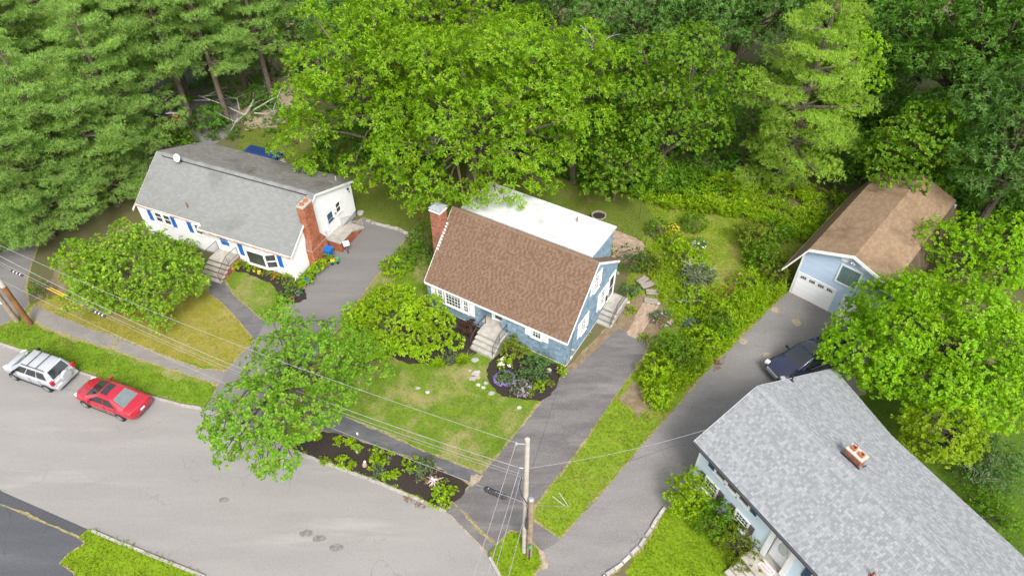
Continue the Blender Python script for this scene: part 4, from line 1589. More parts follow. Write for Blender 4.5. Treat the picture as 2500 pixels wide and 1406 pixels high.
# chimney on the far gable
mb = MB()
mb.box(-.82, -.02, 2.12, 2.86, -.05, 6.55)
ch = mb.build('chimney', M['mortar'], BH)
mb = MB()
brick_faces(mb, -.82, -.02, 2.12, 2.86, 1.8, 6.55, 5)
mb.build('brickwork', M['brick'], ch, kind='stuff')
mb = MB()
mb.box(-.87, .03, 2.07, 2.91, 6.552, 6.64)
mb.build('cap', M['white_plastic'], ch)
mb = MB()
for x in (-.80, -.06):
    for y in (2.14, 2.82):
        mb.box(x, x + .03, y, y + .03, 6.642, 6.80)
mb.add([(-.9, 2.04, 6.80), (.06, 2.04, 6.80), (.06, 2.94, 6.80), (-.9, 2.94, 6.80), (-.60, 2.36, 6.98), (-.24, 2.36, 6.98), (-.24, 2.62, 6.98), (-.60, 2.62, 6.98)],
       [(3, 2, 1, 0), (0, 1, 5, 4), (1, 2, 6, 5), (2, 3, 7, 6), (3, 0, 4, 7), (4, 5, 6, 7)])
mb.build('rain_cap', M['steel'], ch)
mb = MB()
for i in range(9):
    y = 2.1 - .16 * i + .7
    z = EZ + (y - ER) * k_
    mb.box(-.03, .10, y - .09, y, z - .02, z + .10)
mb.build('step_flashing', M['white_plastic'], rf)

# ------------------------------------------------------------ the garage
GA = thing('garage', 'pale blue barn-shaped garage with brown mossy roof and white overhead doors', 'garage', (19.75, 34.59, 0), R(-42.5))
bpy.context.view_layer.update()
GW, GD = 6.05, 11.5
prof = [(0, .0), (GW, .0), (GW, 3.5), (5.62, 4.33), (3.0, 5.28), (.38, 4.33), (0, 3.6)]
wf = wall_poly(GA, FRONT(), prof, M['garage_blue'])
lo_ = [(0, .02), (GW, .02), (GW, 3.45), (5.58, 4.3), (3.0, 5.24), (.42, 4.3), (0, 3.55)]
clad(wf, FRONT(), lo_, 4.0, .14, .014, M['garage_blue'], 'siding_board', 21, holes=[], lap=.015, jitter=2, nmax=0)
mb = MB()
mb.box(0.01, .13, .12, GD, 0, 3.5)
mb.box(.13, GW - .13, GD - .12, GD, 0, 4.3)
mb.build('wall', M['garage_blue'], GA)
rp = [(-.87, 1.98), (.30, 4.42), (3.0, 5.42), (5.72, 4.42), (6.55, 2.6)]
roof = MB()
for a, b in zip(rp[:-1], rp[1:]):
    roof.prism([(a[0], -.35, a[1] - .10), (b[0], -.35, b[1] - .10), (b[0], -.35, b[1]), (a[0], -.35, a[1])], (0, GD + .65, 0))
rf = roof.build('roof', M['sh_under_b'], GA)
for i, (a, b) in enumerate(zip(rp[:-1], rp[1:])):
    if i < 2:
        pl = slope((a[0], GD + .3, a[1]), (a[0], -.35, a[1]), (b[0], GD + .3, b[1]))
    else:
        pl = slope((b[0], -.35, b[1]), (b[0], GD + .3, b[1]), (a[0], -.35, a[1]))
    ll = math.hypot(b[0] - a[0], b[1] - a[1])
    if i < 3:
        clad(rf, pl, [(0, 0), (GD + .65, 0), (GD + .65, ll), (0, ll)], .28, .145, .012, M['sh_garage'], 'shingle', 22 + i, gap=.007, nmax=(0, 150, 150)[i])
    else:
        clad(rf, pl, [(0, 0), (GD + .65, 0), (GD + .65, ll), (0, ll)], .17, ll, .02, M['plank_dark'], 'plank', 25, gap=.012, lap=0, nmax=90, rand_w=.1)
mb = MB()
for a, b in zip(rp[:-1], rp[1:]):
    mb.prism([(a[0], -.39, a[1] - .24), (b[0], -.39, b[1] - .24), (b[0], -.39, b[1] - .01), (a[0], -.39, a[1] - .01)], (0, .038, 0))
mb.box(-.90, -.875, -.39, GD + .3, 1.76, 1.97)
mb.box(-.006, .12, -.03, -.016, .02, 3.6)
mb.build('trim', M['trim'], GA)
def overhead_door(x, w, h):
    F = FR(x, -.03, .0)
    mb = MB(F)
    mb.box(-.10, 0, -.03, .012, 0, h + .1)
    mb.box(w, w + .10, -.03, .012, 0, h + .1)
    mb.box(0, w, -.028, .012, h, h + .1)
    for s in (0, 1):
        x0 = .0 if s == 0 else w
        d = .32 if s == 0 else -.32
        mb.prism([(x0, -.026, h), (x0 + d, -.026, h), (x0, -.026, h - .32)][::(1 if s else -1)], (0, .03, 0))
    do = mb.build('overhead_door', M['trim'], GA)
    for i in range(4):
        z0 = h * i / 4
        mb = MB(F)
        mb.box(.004, w - .004, -.008, .008, z0 + .006, z0 + h / 4 - .006)
        for j in range(5):
            xx = w * (j + .1) / 5
            mb.box(xx, xx + w * .8 / 5, -.016, -.0085, z0 + .08, z0 + h / 4 - .08)
        mb.build('panel', M['white'], do)
    for j in range(4):
        xx = w * (j + .2) / 4
        for q in range(3):
            for v in range(2):
                mb = MB(F)
                x0 = xx + q * .14
                z0 = h * .75 + .17 + v * .12
                mb.box(x0, x0 + .115, -.024, -.0165, z0, z0 + .10)
                mb.build('pane', M['glass'], do)
overhead_door(.24, 2.52, 1.98)
overhead_door(3.48, 2.4, 1.98)
mb = MB()
mb.box(.2, 2.8, -.09, -.03, 0, .05)
mb.build('sill', M['sand'], GA)
F = FR(2.54, -.03, 2.78)
mb = MB(F)
for a in ((-.1, 0, -.1, 1.44), (1.24, 1.34, -.1, 1.44)):
    mb.box(a[0], a[1], -.04, .012, a[2], a[3])
mb.box(0, 1.24, -.038, .012, -.1, 0)
mb.box(0, 1.24, -.038, .012, 1.34, 1.44)
hl = mb.build('loft_hatch', M['trim'], GA)
for i in range(8):
    mb = MB(F)
    mb.box(i * .155 + .004, (i + 1) * .155 - .004, -.018, .01, .003, 1.337)
    mb.build('board', M['board_green'], hl)
mb = MB(F)
mb.box(.60, .64, -.03, -.0185, .0, 1.34)
mb.build('batten', M['wood_grey'], hl)
for x in (2.5, 3.78):
    mb = MB(FR(x, -.03, 4.66) @ Matrix.Rotation(math.pi / 2, 4, 'X'))
    mb.lathe([(.27, -.01), (.27, .03), (.2, .04)], 8)
    for i in range(-3, 4):
        mb.box(-.17, .17, i * .06 - .015, i * .06 + .015, .041, .05)
    mb.build('octagon_vent', M['trim'], GA)
mb = MB(FR(3.08, -.05, 4.75))
mb.box(-.06, .06, -.08, .03, -.04, .04)
for s in (-1, 1):
    mb.tube([(0, -.08, 0), (s * .12, -.2, -.06)], [.03, .07], 8)
mb.build('flood_lamp', M['white_plastic'], GA)

# ------------------------------------------------------------ the slate-roofed house
RH = thing('grey_roof_house', 'long pale blue house with grey slate-look roof and low brick chimney', 'house', (9.70, 19.77, 0), R(-58.9))
bpy.context.view_layer.update()
RL = 19.0
RE, REZ, RRY, RRZ = -.40, 4.00, 3.40, 6.06
sb = (RRZ - 3.72) / (8.7 - RRY)
zb_ = lambda y: RRZ - (y - RRY) * sb
back = [(-.02, 10.75), (4.95, 8.92), (RL, 7.7)]
mb = MB()
mb.box(.3, 5.32, 0, .12, .1, 4.05)
mb.box(6.82, RL - .2, 0, .12, .1, 4.05)
mb.box(5.32, 6.82, 0, .12, .1, .8)
mb.box(5.32, 6.82, .35, .47, .8, 4.05)
mb.box(5.20, 5.32, .12, .35, .8, 4.05)
mb.box(6.82, 6.94, .12, .35, .8, 4.05)
mb.box(.3, .42, .12, 10.2, .1, 3.0)
mb.prism([(.3, .2, 3.0), (.3, 10.2, 3.0), (.3, RRY, 5.85)], (.12, 0, 0))
mb.box(.42, 4.7, 8.6, 8.72, .1, 3.4)
wr = mb.build('wall', M['pale_blue'], RH)
clad(wr, FRONT(), [(.3, .12), (5.32, .12), (5.32, 4.0), (.3, 4.0)], 3.6, .15, .010, M['pale_blue'], 'siding_board', 31, lap=.015, jitter=1.5, nmax=0)
clad(wr, FRONT(), [(6.82, .12), (RL - .2, .12), (RL - .2, 4.0), (6.82, 4.0)], 3.6, .15, .010, M['pale_blue'], 'siding_board', 32, lap=.015, jitter=1.5, nmax=0)
mb = MB()
mb.box(.32, RL - .2, .02, 8.0, -.1, .1)
mb.build('foundation', M['foundation'], RH)
roof = MB()
slab(roof, (0, RE, REZ), (RL, RE, REZ), (RL, RRY, RRZ), (0, RRY, RRZ), .14)
slab(roof, (0, RRY + .004, RRZ), (4.95, RRY + .004, RRZ), (4.95, back[1][1], zb_(back[1][1])), (-.02, back[0][1], zb_(back[0][1])), .14)
slab(roof, (4.952, RRY + .004, RRZ), (RL, RRY + .004, RRZ), (RL, back[2][1], zb_(back[2][1])), (4.952, back[1][1], zb_(back[1][1])), .14)
rf = roof.build('roof', M['sh_under'], RH)
pl = slope((0, RE, REZ), (RL, RE, REZ), (0, RRY, RRZ))
ln = (Vector((0, RRY, RRZ)) - Vector((0, RE, REZ))).length
clad(rf, pl, [(0, 0), (RL, 0), (RL, ln), (0, ln)], .155, .14, .018, M['sh_right'], 'shingle', 33, gap=.006, rand_w=.42, nmax=300, phase=.37, alt=M['sh_right_dark'], flip=.25)
pb = slope((RL, 11.0, zb_(11.0)), (0, 11.0, zb_(11.0)), (RL, RRY, RRZ))
f2 = lambda x, y: to2d(pb, (x, y, zb_(y)))
clad(rf, pb, [f2(4.95, back[1][1]), f2(0, back[0][1]), f2(0, RRY), f2(4.95, RRY)], .185, .145, .018, M['sh_right'], 'shingle', 34, gap=.006, rand_w=.42, nmax=0, phase=.37, alt=M['sh_right_dark'], flip=.25)
clad(rf, pb, [f2(RL, back[2][1]), f2(4.95, back[1][1]), f2(4.95, RRY), f2(RL, RRY)], .185, .145, .018, M['sh_right'], 'shingle', 35, gap=.006, rand_w=.42, nmax=0, phase=.37, alt=M['sh_right_dark'], flip=.25)
n = int(RL / .16)
for i in range(n):
    x = i * RL / n
    mb = MB()
    mb.prism([(x, RRY - .17, RRZ - .05), (x, RRY, RRZ + .045 + .008 * (i % 2)), (x, RRY + .17, RRZ - .03)], (RL / n - .012, 0, 0))
    mb.build('ridge_cap', M['sh_right'], rf)
mb = MB()
mb.box(0, RL, RE - .13, RE - .004, REZ - .11, REZ - .012)
mb.build('gutter', M['gutter_dark'], RH)
mb = MB()
mb.box(0, RL, RE - .003, RE + .03, REZ - .2, REZ - .14)
mb.box(.02, RL, RE + .03, -.02, REZ - .2, REZ - .17)
mb.prism([(-.033, RE, REZ - .18), (-.033, RE, REZ - .01), (-.033, RRY, RRZ - .01), (-.033, back[0][1], zb_(back[0][1]) - .01), (-.033, back[0][1], zb_(back[0][1]) - .18), (-.033, RRY, RRZ - .2)], (.03, 0, 0))
mb.box(.27, .42, -.025, -.012, .1, 3.8)
mb.build('trim', M['trim'], RH)
def corner_shutter(x, z, w, h, mat):
    shutter(RH, FR(x, -.014, z), w, h, mat)
for x in (1.52, 2.34, 3.16):
    window(RH, FR(x, -.014, 2.9), .66, .9, sash=False)
for x, z, w, h, m_ in ((1.0, 2.82, .40, 1.06, 'navy'), (3.95, 2.82, .38, 1.06, 'navy'), (2.06, .85, .38, 1.1, 'plum'), (2.94, .85, .34, 1.1, 'plum'), (4.28, .85, .30, 1.1, 'plum'), (.75, .85, .34, 1.1, 'plum'),
                       (7.36, 2.3, .36, 1.3, 'navy'), (9.0, 2.3, .36, 1.3, 'navy')):
    corner_shutter(x, z, w, h, M[m_])
window(RH, FR(3.38, -.014, .9), .80, 1.0, 4, 4)
window(RH, FR(1.18, -.014, .9), .80, 1.0, 4, 4)
window(RH, FR(7.84, -.014, 2.35), 1.05, 1.2, 4, 4)
# entrance
F = FR(5.34, .0, .86)
mb = MB(F)
mb.box(-.02, .24, -.10, -.014, 0, 2.35)
mb.box(1.22, 1.48, -.10, -.014, 0, 2.35)
mb.box(-.02, 1.48, -.12, -.012, 2.352, 2.62)
mb.box(.24, 1.22, .24, .345, 0, .14)
mb.box(.24, .34, .22, .345, .14, 2.35)
mb.box(1.12, 1.22, .22, .345, .14, 2.35)
dr = mb.build('front_door', M['trim'], RH)
mb = MB(F)
mb.box(.345, 1.115, .28, .33, .145, 2.3)
mb.build('leaf', M['white'], dr)
mb = MB(F @ FR(.73, .279, 1.28) @ Matrix.Rotation(math.pi / 2, 4, 'X') @ Matrix.Scale(1.75, 4, (0, 1, 0)))
mb.lathe([(.27, 0), (.27, .02), (.25, .024)], 20)
mb.build('oval_glass', M['glass_pale'], dr)
mb = MB(F)
mb.box(1.05, 1.10, .2, .279, 1.0, 1.08)
mb.build('handle', M['chrome'], dr)
# stoop
mb = MB()
mb.box(5.0, 7.3, -1.05, -.016, -.05, .80)
mb.box(5.32, 6.82, -.015, .345, .80, .845)
mb.build('stoop', M['concrete'], RH)
for i in range(3):
    mb = MB()
    mb.box(5.0, 7.3, -1.05 - (i + 1) * .30, -1.052 - i * .30, -.05, .60 - i * .2)
    mb.build('step', M['concrete'], RH)
# chimney
mb = MB()
mb.box(4.90, 5.74, 4.14, 4.60, 5.2, 6.22)
ch = mb.build('chimney', M['mortar'], RH)
mb = MB()
brick_faces(mb, 4.90, 5.74, 4.14, 4.60, 5.2, 6.22, 8)
mb.build('brickwork', M['brick'], ch, kind='stuff')
mb = MB()
mb.box(4.86, 5.78, 4.10, 4.64, 6.222, 6.28)
mb.build('cap', M['cream'], ch)
for i, x in enumerate((5.1, 5.53)):
    mb = MB(FR(x, 4.37, 6.281))
    mb.add([(-.12, -.12, 0), (.12, -.12, 0), (.12, .12, 0), (-.12, .12, 0), (-.11, -.11, .16), (.11, -.11, .16), (.11, .11, .16), (-.11, .11, .16), (-.08, -.08, .16), (.08, -.08, .16), (.08, .08, .16), (-.08, .08, .16), (-.08, -.08, .02), (.08, -.08, .02), (.08, .08, .02), (-.08, .08, .02)],
           [(0, 1, 5, 4), (1, 2, 6, 5), (2, 3, 7, 6), (3, 0, 4, 7), (4, 5, 9, 8), (5, 6, 10, 9), (6, 7, 11, 10), (7, 4, 8, 11), (8, 9, 13, 12), (9, 10, 14, 13), (10, 11, 15, 14), (11, 8, 12, 15), (12, 13, 14, 15)])
    mb.build('flue', M['terra'], ch)
mb = MB(FR(5.1, 4.37, 6.44))
mb.tube([(-.1, 0, 0), (-.1, 0, .2), (.05, 0, .26), (.1, 0, .05)], .012, 5)
mb.build('flue_damper', M['iron'], ch)
mb = MB()
mb.box(4.78, 5.85, 4.05, 4.08, zb_(4.06) - .1, zb_(4.06) + .12)
mb.box(4.78, 4.82, 4.05, 4.7, zb_(4.7) - .1, zb_(4.7) + .14)
mb.box(5.81, 5.85, 4.05, 4.7, zb_(4.7) - .1, zb_(4.7) + .14)
mb.build('flashing', M['iron'], rf)
for x, y in ((9.35, 1.05), (10.0, .75)):
    z = REZ + (y - RE) * (RRZ - REZ) / (RRY - RE)
    mb = MB(FR(x, y, z))
    mb.tube([(0, 0, -.02), (0, 0, .03)], [.14, .12], 8)
    mb.tube([(0, 0, .02), (0, 0, .34), (.06, -.06, .42)], .055, 8)
    mb.build('vent_pipe', M['pipe_rust'], rf)
mb = MB(FR(.18, 6.15, zb_(6.15)))
mb.tube([(0, 0, -.02), (0, 0, .03)], [.15, .12], 8)
mb.tube([(0, 0, .0), (0, 0, .42)], .045, 8)
mb.build('vent_pipe', M['iron'], rf)

# ------------------------------------------------------------ vehicles
def loft(stations, name, mat, parent, sub=1, smooth=True):
    """car body from cross-sections (x, half width, bottom, top, crown, shoulder drop)"""
    rings = []
    for (x, hw, zb, zt, cr, sh) in stations:
        half = [(0, zb), (hw * .80, zb), (hw * .97, zb + .10), (hw, zb + (zt - zb) * .45), (hw * .985, zt - sh), (hw * .84, zt - .02), (hw * .45, zt + cr * .8), (0, zt + cr)]
        ring = [(x, y, z) for y, z in half] + [(x, -y, z) for y, z in half[-2:0:-1]]
        rings.append(ring)
    n = len(rings[0])
    vs = [p for r_ in rings for p in r_]
    fs = [(i * n + k, i * n + (k + 1) % n, (i + 1) * n + (k + 1) % n, (i + 1) * n + k) for i in range(len(rings) - 1) for k in range(n)]
    fs += [tuple(range(n))[::-1], tuple(range((len(rings) - 1) * n, len(rings) * n))]
    mb = MB().add(vs, fs)
    o = mb.build(name, mat, parent, smooth=smooth)
    bm = bmesh.new()
    bm.from_mesh(o.data)
    bmesh.ops.recalc_face_normals(bm, faces=bm.faces)
    bm.to_mesh(o.data)
    bm.free()
    if sub:
        md = o.modifiers.new('smooth', 'SUBSURF')
        md.levels = md.render_levels = sub
    return o


def wheel(parent, x, y, r, side):
    F = FR(x, y, r) @ Matrix.Rotation(-side * math.pi / 2, 4, 'X')
    mb = MB(F)
    mb.lathe([(r * .62, -.1), (r * .96, -.1), (r, -.07), (r, .07), (r * .95, .105), (r * .66, .11)], 20)
    w = mb.build('wheel', M['tyre'], parent, smooth=False)
    mb = MB(F)
    mb.lathe([(r * .64, .085), (r * .64, .112), (r * .56, .118), (r * .53, .10)], 20)
    for k in range(7):
        a = k * 2 * math.pi / 7
        mb.box(.03, r * .57, -.026, .026, .09, .116, Matrix.Rotation(a, 4, 'Z'))
    mb.lathe([(.06, .09), (.06, .122), (.02, .125)], 8)
    mb.build('rim', M['alloy'], w)


def lerp3(a, b, t):
    return tuple(a[i] + (b[i] - a[i]) * t for i in range(3))


def quad_panel(mb, a, b, c, d, i0, i1, j0, j1, off):
    """inset patch of the quad a b c d (a-b along the bottom), lifted by off"""
    P = lambda i, j: Vector(lerp3(lerp3(a, b, i), lerp3(d, c, i), j))
    q = [P(i0, j0), P(i1, j0), P(i1, j1), P(i0, j1)]
    n = (q[1] - q[0]).cross(q[3] - q[0]).normalized() * off
    mb.prism([p - n * .6 for p in q], n * 1.6)


def cabin(parent, bz, rz_, fb, ft, rt, rb, hb, hr, mat, side_cuts, roof_crown=.05, rear_glass='car_glass', name='cabin'):
    """greenhouse: fb/ft/rt/rb = x of the windscreen foot, roof front, roof rear, rear-glass foot"""
    B = [(fb, hb * .80, bz), (fb - .28, hb, bz), (rb + .22, hb, bz), (rb, hb * .82, bz)]
    T = [(ft, hr * .90, rz_), (ft - .14, hr, rz_), (rt + .12, hr, rz_), (rt, hr * .90, rz_)]
    ring = lambda S: [(x, -y, z) for x, y, z in S] + [(x, y, z) for x, y, z in S[::-1]]
    vb, vt = ring(B), ring(T)
    n = 8
    vs = vb + vt + [((ft + .0) * .5 + (rt) * .5, 0, rz_ + roof_crown), (ft - .1, 0, rz_ + roof_crown * .7), (rt + .1, 0, rz_ + roof_crown * .7)]
    fs = [(k, (k + 1) % n, n + (k + 1) % n, n + k) for k in range(n)]
    t = [n + k for k in range(n)]
    m, f_, r_ = 16, 17, 18
    fs += [(t[0], f_, t[7]), (t[3], t[4], r_), (t[0], t[1], f_), (f_, t[6], t[7]), (t[1], t[2], m), (t[2], t[3], r_), (t[4], t[5], r_), (t[5], t[6], m), (f_, t[1], m), (m, t[6], f_), (m, t[2], r_), (r_, t[5], m)]
    mb = MB().add(vs, fs)
    o = mb.build(name, mat, parent)
    bm = bmesh.new()
    bm.from_mesh(o.data)
    bmesh.ops.recalc_face_normals(bm, faces=bm.faces)
    bm.to_mesh(o.data)
    bm.free()
    bv = o.modifiers.new('bevel', 'BEVEL')
    bv.width = .035
    bv.segments = 3
    bv.limit_method = 'ANGLE'
    o.data.polygons.foreach_set('use_smooth', [True] * len(o.data.polygons))
    A = lambda S, i, s: (S[i][0], S[i][1] * s, S[i][2])
    mb = MB()
    quad_panel(mb, A(B, 0, -1), A(B, 0, 1), A(T, 0, 1), A(T, 0, -1), .05, .95, .06, .93, .012)
    mb.build('windscreen', M['car_glass'], parent)
    mb = MB()
    quad_panel(mb, A(B, 3, 1), A(B, 3, -1), A(T, 3, -1), A(T, 3, 1), .06, .94, .10, .92, .012)
    mb.build('rear_window', M[rear_glass], parent)
    for s in (-1, 1):
        a, b, c, d = A(B, 1, s), A(B, 2, s), A(T, 2, s), A(T, 1, s)
        if s < 0:
            pass
        for (i0, i1) in side_cuts:
            mb = MB()
            if s > 0:
                quad_panel(mb, a, b, c, d, i0, i1, .10, .86, .012)
            else:
                quad_panel(mb, b, a, d, c, 1 - i1, 1 - i0, .10, .86, .012)
            mb.build('side_window', M['car_glass'], parent)
    return o


def mirrors(parent, x, y, z, mat):
    for s in (-1, 1):
        mb = MB(FR(x, s * y, z))
        mb.box(-.06, .06, min(0, s * .2), max(0, s * .2), -.03, .10)
        mb.tube([(0, -s * .1, -.03), (0, s * .05, 0)], .03, 5)
        mb.build('wing_mirror', mat, parent)


def sedan(label, loc, rot):
    t = thing('parked_car', label, 'car', loc, rot)
    p = M['red_paint']
    loft([(-2.37, .62, .42, .72, .01, .10), (-2.33, .78, .30, .86, .015, .10), (-2.05, .88, .24, .97, .02, .13), (-1.35, .905, .20, .985, .02, .16), (-.4, .91, .19, .96, .02, .16), (.75, .91, .19, .93, .02, .16),
          (1.35, .90, .20, .87, .035, .13), (1.95, .86, .22, .77, .04, .12), (2.25, .76, .26, .66, .03, .10), (2.36, .56, .34, .56, .0, .08)], 'body', p, t, 2)
    cabin(t, .93, 1.40, 1.32, .22, -.86, -1.72, .83, .60, p, [(.04, .47), (.51, .90)], .05, 'rear_glass')
    mb = MB()
    mb.box(-.36, .10, -.40, .40, 1.448, 1.460)
    mb.build('sunroof', M['car_glass'], t)
    for s in (-1, 1):
        mb = MB()
        for x in (.82, -.30, -1.12):
            mb.box(x - .008, x + .008, s * .905 - .006, s * .905 + .006, .34, .90)
        mb.box(-1.0, .95, s * .906 - .008, s * .906 + .008, .24, .30)
        mb.build('door_seam', M['black_plastic'], t)
    for x in (1.36, -1.34):
        for s in (-1, 1):
            wheel(t, x, s * .83, .325, s)
    mirrors(t, .72, .84, .98, p)
    for s in (-1, 1):
        mb = MB(FR(-2.27, s * .58, .80))
        mb.box(-.05, .08, -.19, .19, -.07, .07)
        mb.build('tail_lamp', M['lamp_red'], t)
        mb = MB(FR(2.10, s * .62, .62, s * -.35))
        mb.box(-.18, .1, -.13, .13, -.06, .06)
        mb.build('headlight', M['lamp_clear'], t)
    mb = MB(FR(-2.375, 0, .66))
    mb.box(-.012, .03, -.16, .16, -.06, .06)
    mb.build('number_plate', M['plate'], t)
    mb = MB(FR(2.33, 0, .45))
    mb.box(-.03, .03, -.42, .42, -.07, .07)
    mb.build('grille', M['black_plastic'], t)
    for s in (-1, 1):
        for x in (.25, -.75):
            mb = MB(FR(x, s * .915, .80))
            mb.box(-.09, .09, -.012, .012, -.015, .015)
            mb.build('door_handle', p, t)
    return t


def suv(label, loc, rot):
    t = thing('parked_car', label, 'car', loc, rot)
    p = M['silver_paint']
    loft([(-2.12, .66, .42, .80, .01, .10), (-2.10, .82, .32, .98, .01, .10), (-1.85, .91, .26, 1.06, .015, .14), (-1.1, .925, .24, 1.07, .02, .16), (-.2, .925, .23, 1.06, .02, .16), (.85, .925, .23, 1.05, .02, .16),
          (1.35, .915, .24, 1.0, .05, .13), (1.85, .87, .26, .90, .05, .12), (2.12, .78, .30, .78, .03, .10), (2.22, .58, .36, .66, .0, .08)], 'body', p, t, 2)
    cabin(t, 1.05, 1.66, 1.38, .42, -1.70, -2.02, .85, .66, p, [(.03, .33), (.36, .66), (.69, .96)], .045)
    for s in (-1, 1):
        mb = MB()
        mb.tube([(.25, s * .60, 1.66), (.18, s * .60, 1.74), (-1.5, s * .60, 1.74), (-1.58, s * .60, 1.66)], .022, 6)
        mb.build('roof_rail', M['black_plastic'], t)
    for x in (-.25, -.95):
        mb = MB()
        mb.tube([(x, -.6, 1.75), (x, .6, 1.75)], .024, 6)
        mb.build('cross_bar', M['black_plastic'], t)
    mb = MB(FR(-2.13, -.08, .92) @ Matrix.Rotation(-math.pi / 2, 4, 'Y'))
    mb.lathe([(.34, -.02), (.355, .02), (.355, .13), (.32, .17), (.10, .19), (.02, .19)], 22)
    mb.build('spare_wheel', p, t, smooth=False)
    for s in (-1, 1):
        mb = MB()
        for x in (.85, -.22, -1.05):
            mb.box(x - .008, x + .008, s * .925 - .006, s * .925 + .006, .40, 1.0)
        mb.box(-1.0, .95, s * .926 - .010, s * .926 + .010, .28, .36)
        mb.build('door_seam', M['black_plastic'], t)
    for x in (1.33, -1.33):
        for s in (-1, 1):
            wheel(t, x, s * .845, .345, s)
    mirrors(t, .82, .88, 1.10, M['black_plastic'])
    for s in (-1, 1):
        mb = MB(FR(-2.05, s * .80, .98))
        mb.box(-.07, .10, -.09, .10, -.14, .16)
        mb.build('tail_lamp', M['lamp_red'], t)
        mb = MB(FR(1.98, s * .66, .76, s * -.35))
        mb.box(-.18, .1, -.13, .13, -.08, .07)
        mb.build('headlight', M['lamp_clear'], t)
    mb = MB(FR(-2.12, .5, .62))
    mb.box(-.012, .05, -.16, .16, -.06, .06)
    mb.build('number_plate', M['plate'], t)
    mb = MB(FR(-2.1, 0, .44))
    mb.box(-.06, .05, -.80, .80, -.09, .09)
    mb.build('bumper', M['silver_paint'], t)
    return t


def pickup(label, loc, rot):
    t = thing('pickup_truck', label, 'pickup truck', loc, rot)
    p = M['navy_paint']
    loft([(-2.85, .80, .42, .95, .0, .10), (-2.8, .93, .38, 1.12, .0, .08), (-1.2, .98, .36, 1.14, .0, .10), (-.4, .98, .34, 1.15, .01, .14), (1.1, .98, .34, 1.14, .02, .14), (1.6, .97, .36, 1.10, .06, .12), (2.4, .93, .38, 1.02, .06, .12),
          (2.72, .84, .42, .90, .03, .12), (2.82, .60, .46, .80, .0, .1)], 'body', p, t, 2)
    cabin(t, 1.13, 1.80, 1.52, .60, -.78, -1.02, .88, .70, p, [(.04, .46), (.52, .94)], .05)
    mb = MB()
    mb.box(-2.7, -1.15, -.78, .78, 1.10, 1.125)
    mb.build('bed_floor', M['black_plastic'], t)
    for s in (-1, 1):
        mb = MB()
        mb.box(-2.78, -1.1, s * .88 - .07, s * .88 + .07, 1.10, 1.24)
        mb.build('bed_rail', p, t)
    mb = MB()
    mb.box(-2.8, -2.72, -.80, .80, .6, 1.23)
    mb.build('tailgate', p, t)
    mb = MB()
    mb.box(-.1, .5, -.38, .38, 1.842, 1.854)
    mb.build('sunroof', M['car_glass'], t)
    for x in (1.75, -1.75):
        for s in (-1, 1):
            wheel(t, x, s * .89, .38, s)
    mirrors(t, .95, .95, 1.2, M['black_plastic'])
    for s in (-1, 1):
        mb = MB(FR(2.62, s * .72, .88, s * -.3))
        mb.box(-.14, .12, -.13, .13, -.09, .09)
        mb.build('headlight', M['lamp_clear'], t)
    mb = MB(FR(2.8, 0, .70))
    mb.box(-.03, .04, -.5, .5, -.12, .12)
    mb.build('grille', M['chrome'], t)
    return t


sedan('glossy red saloon car with sunroof parked by the kerb', (-24.28, 24.98, RZ), R(159))
suv('silver estate jeep with roof rails and rear spare wheel parked by the kerb', (-29.70, 27.12, RZ), R(160.3))
pa, pb_ = G(1893, 905, .9), G(2012, 843, 1.7)
d = (pb_ - pa).xy.normalized()
pc = G(1958, 872, 1.1)
pickup('dark navy pickup truck half hidden behind the grey roof', (18.75, 27.75, .02), math.atan2(-d.y, -d.x))
rc = sedan('red car just visible between the pine trunks', (*G(398, 318).xy, 0), R(70))
rc2 = None and suv('silver car parked beyond the pines, mostly hidden by foliage', (*G(180, 200).xy, 0), R(30))

# ------------------------------------------------------------ poles and wires
def pole(label, base, top, r0, r1, mat, lean=(0, 0)):
    t = thing('utility_pole', label, 'utility pole', base)
    mb = MB()
    mb.tube([(0, 0, -.3), (lean[0] * .5, lean[1] * .5, top * .5), (lean[0], lean[1], top)], [r0, (r0 + r1) / 2, r1], 14)
    mb.build('shaft', M[mat], t)
    return t
NP = Vector((.63, 15.61, 0))
NB = Vector((.88, 15.39, 0))
p1 = pole('tall bleached utility pole on the small grass island', NP, 10.2, .135, .105, 'pole_pale')
mb = MB()
mb.tube([(0, 0, 9.85), (-.45, .10, 9.75)], .03, 6)
mb.build('bracket', M['steel'], p1)
mb = MB(FR(-.45, .1, 9.70))
mb.lathe([(.05, 0), (.07, .03), (.05, .06), (.07, .09), (.04, .13)], 10)
mb.build('insulator', M['steel'], p1)
mb = MB()
mb.tube([(-.14, 0, 8.0), (-.30, .02, 8.0)], .025, 6)
mb.tube([(-.14, 0, 7.2), (-.24, .02, 7.2)], .02, 6)
mb.build('clamp', M['steel'], p1)
p2 = pole('short brown pole stub strapped beside the tall bleached pole', NB, 5.7, .15, .13, 'pole')
mb = MB()
mb.tube([(.0, -.2, .0), (.0, -.19, 1.6)], .04, 6)
mb.build('riser_guard', M['wire_dark'], p2)
mb = MB()
mb.box(-.05, .05, -.26, -.19, 1.3, 1.55)
mb.build('tag_plate', M['toy_green'], p2)
mb = MB()
mb.lathe([(.14, 0), (.13, .05), (.04, .09)], 12, FR(0, 0, 5.69))
mb.build('pole_cap', M['steel'], p2)
LP = Vector((-32.72, 31.41, 0))
LB = Vector((-33.75, 31.67, 0))
p3 = pole('thick pole with tarred orange-brown foot at the left sidewalk end', LP, 11, .19, .14, 'pole_brown')
mb = MB()
mb.tube([(0, 0, 3.6), (0, 0, 11.02)], [.182, .145], 14)
mb.build('upper_shaft', M['pole_pale'], p3)
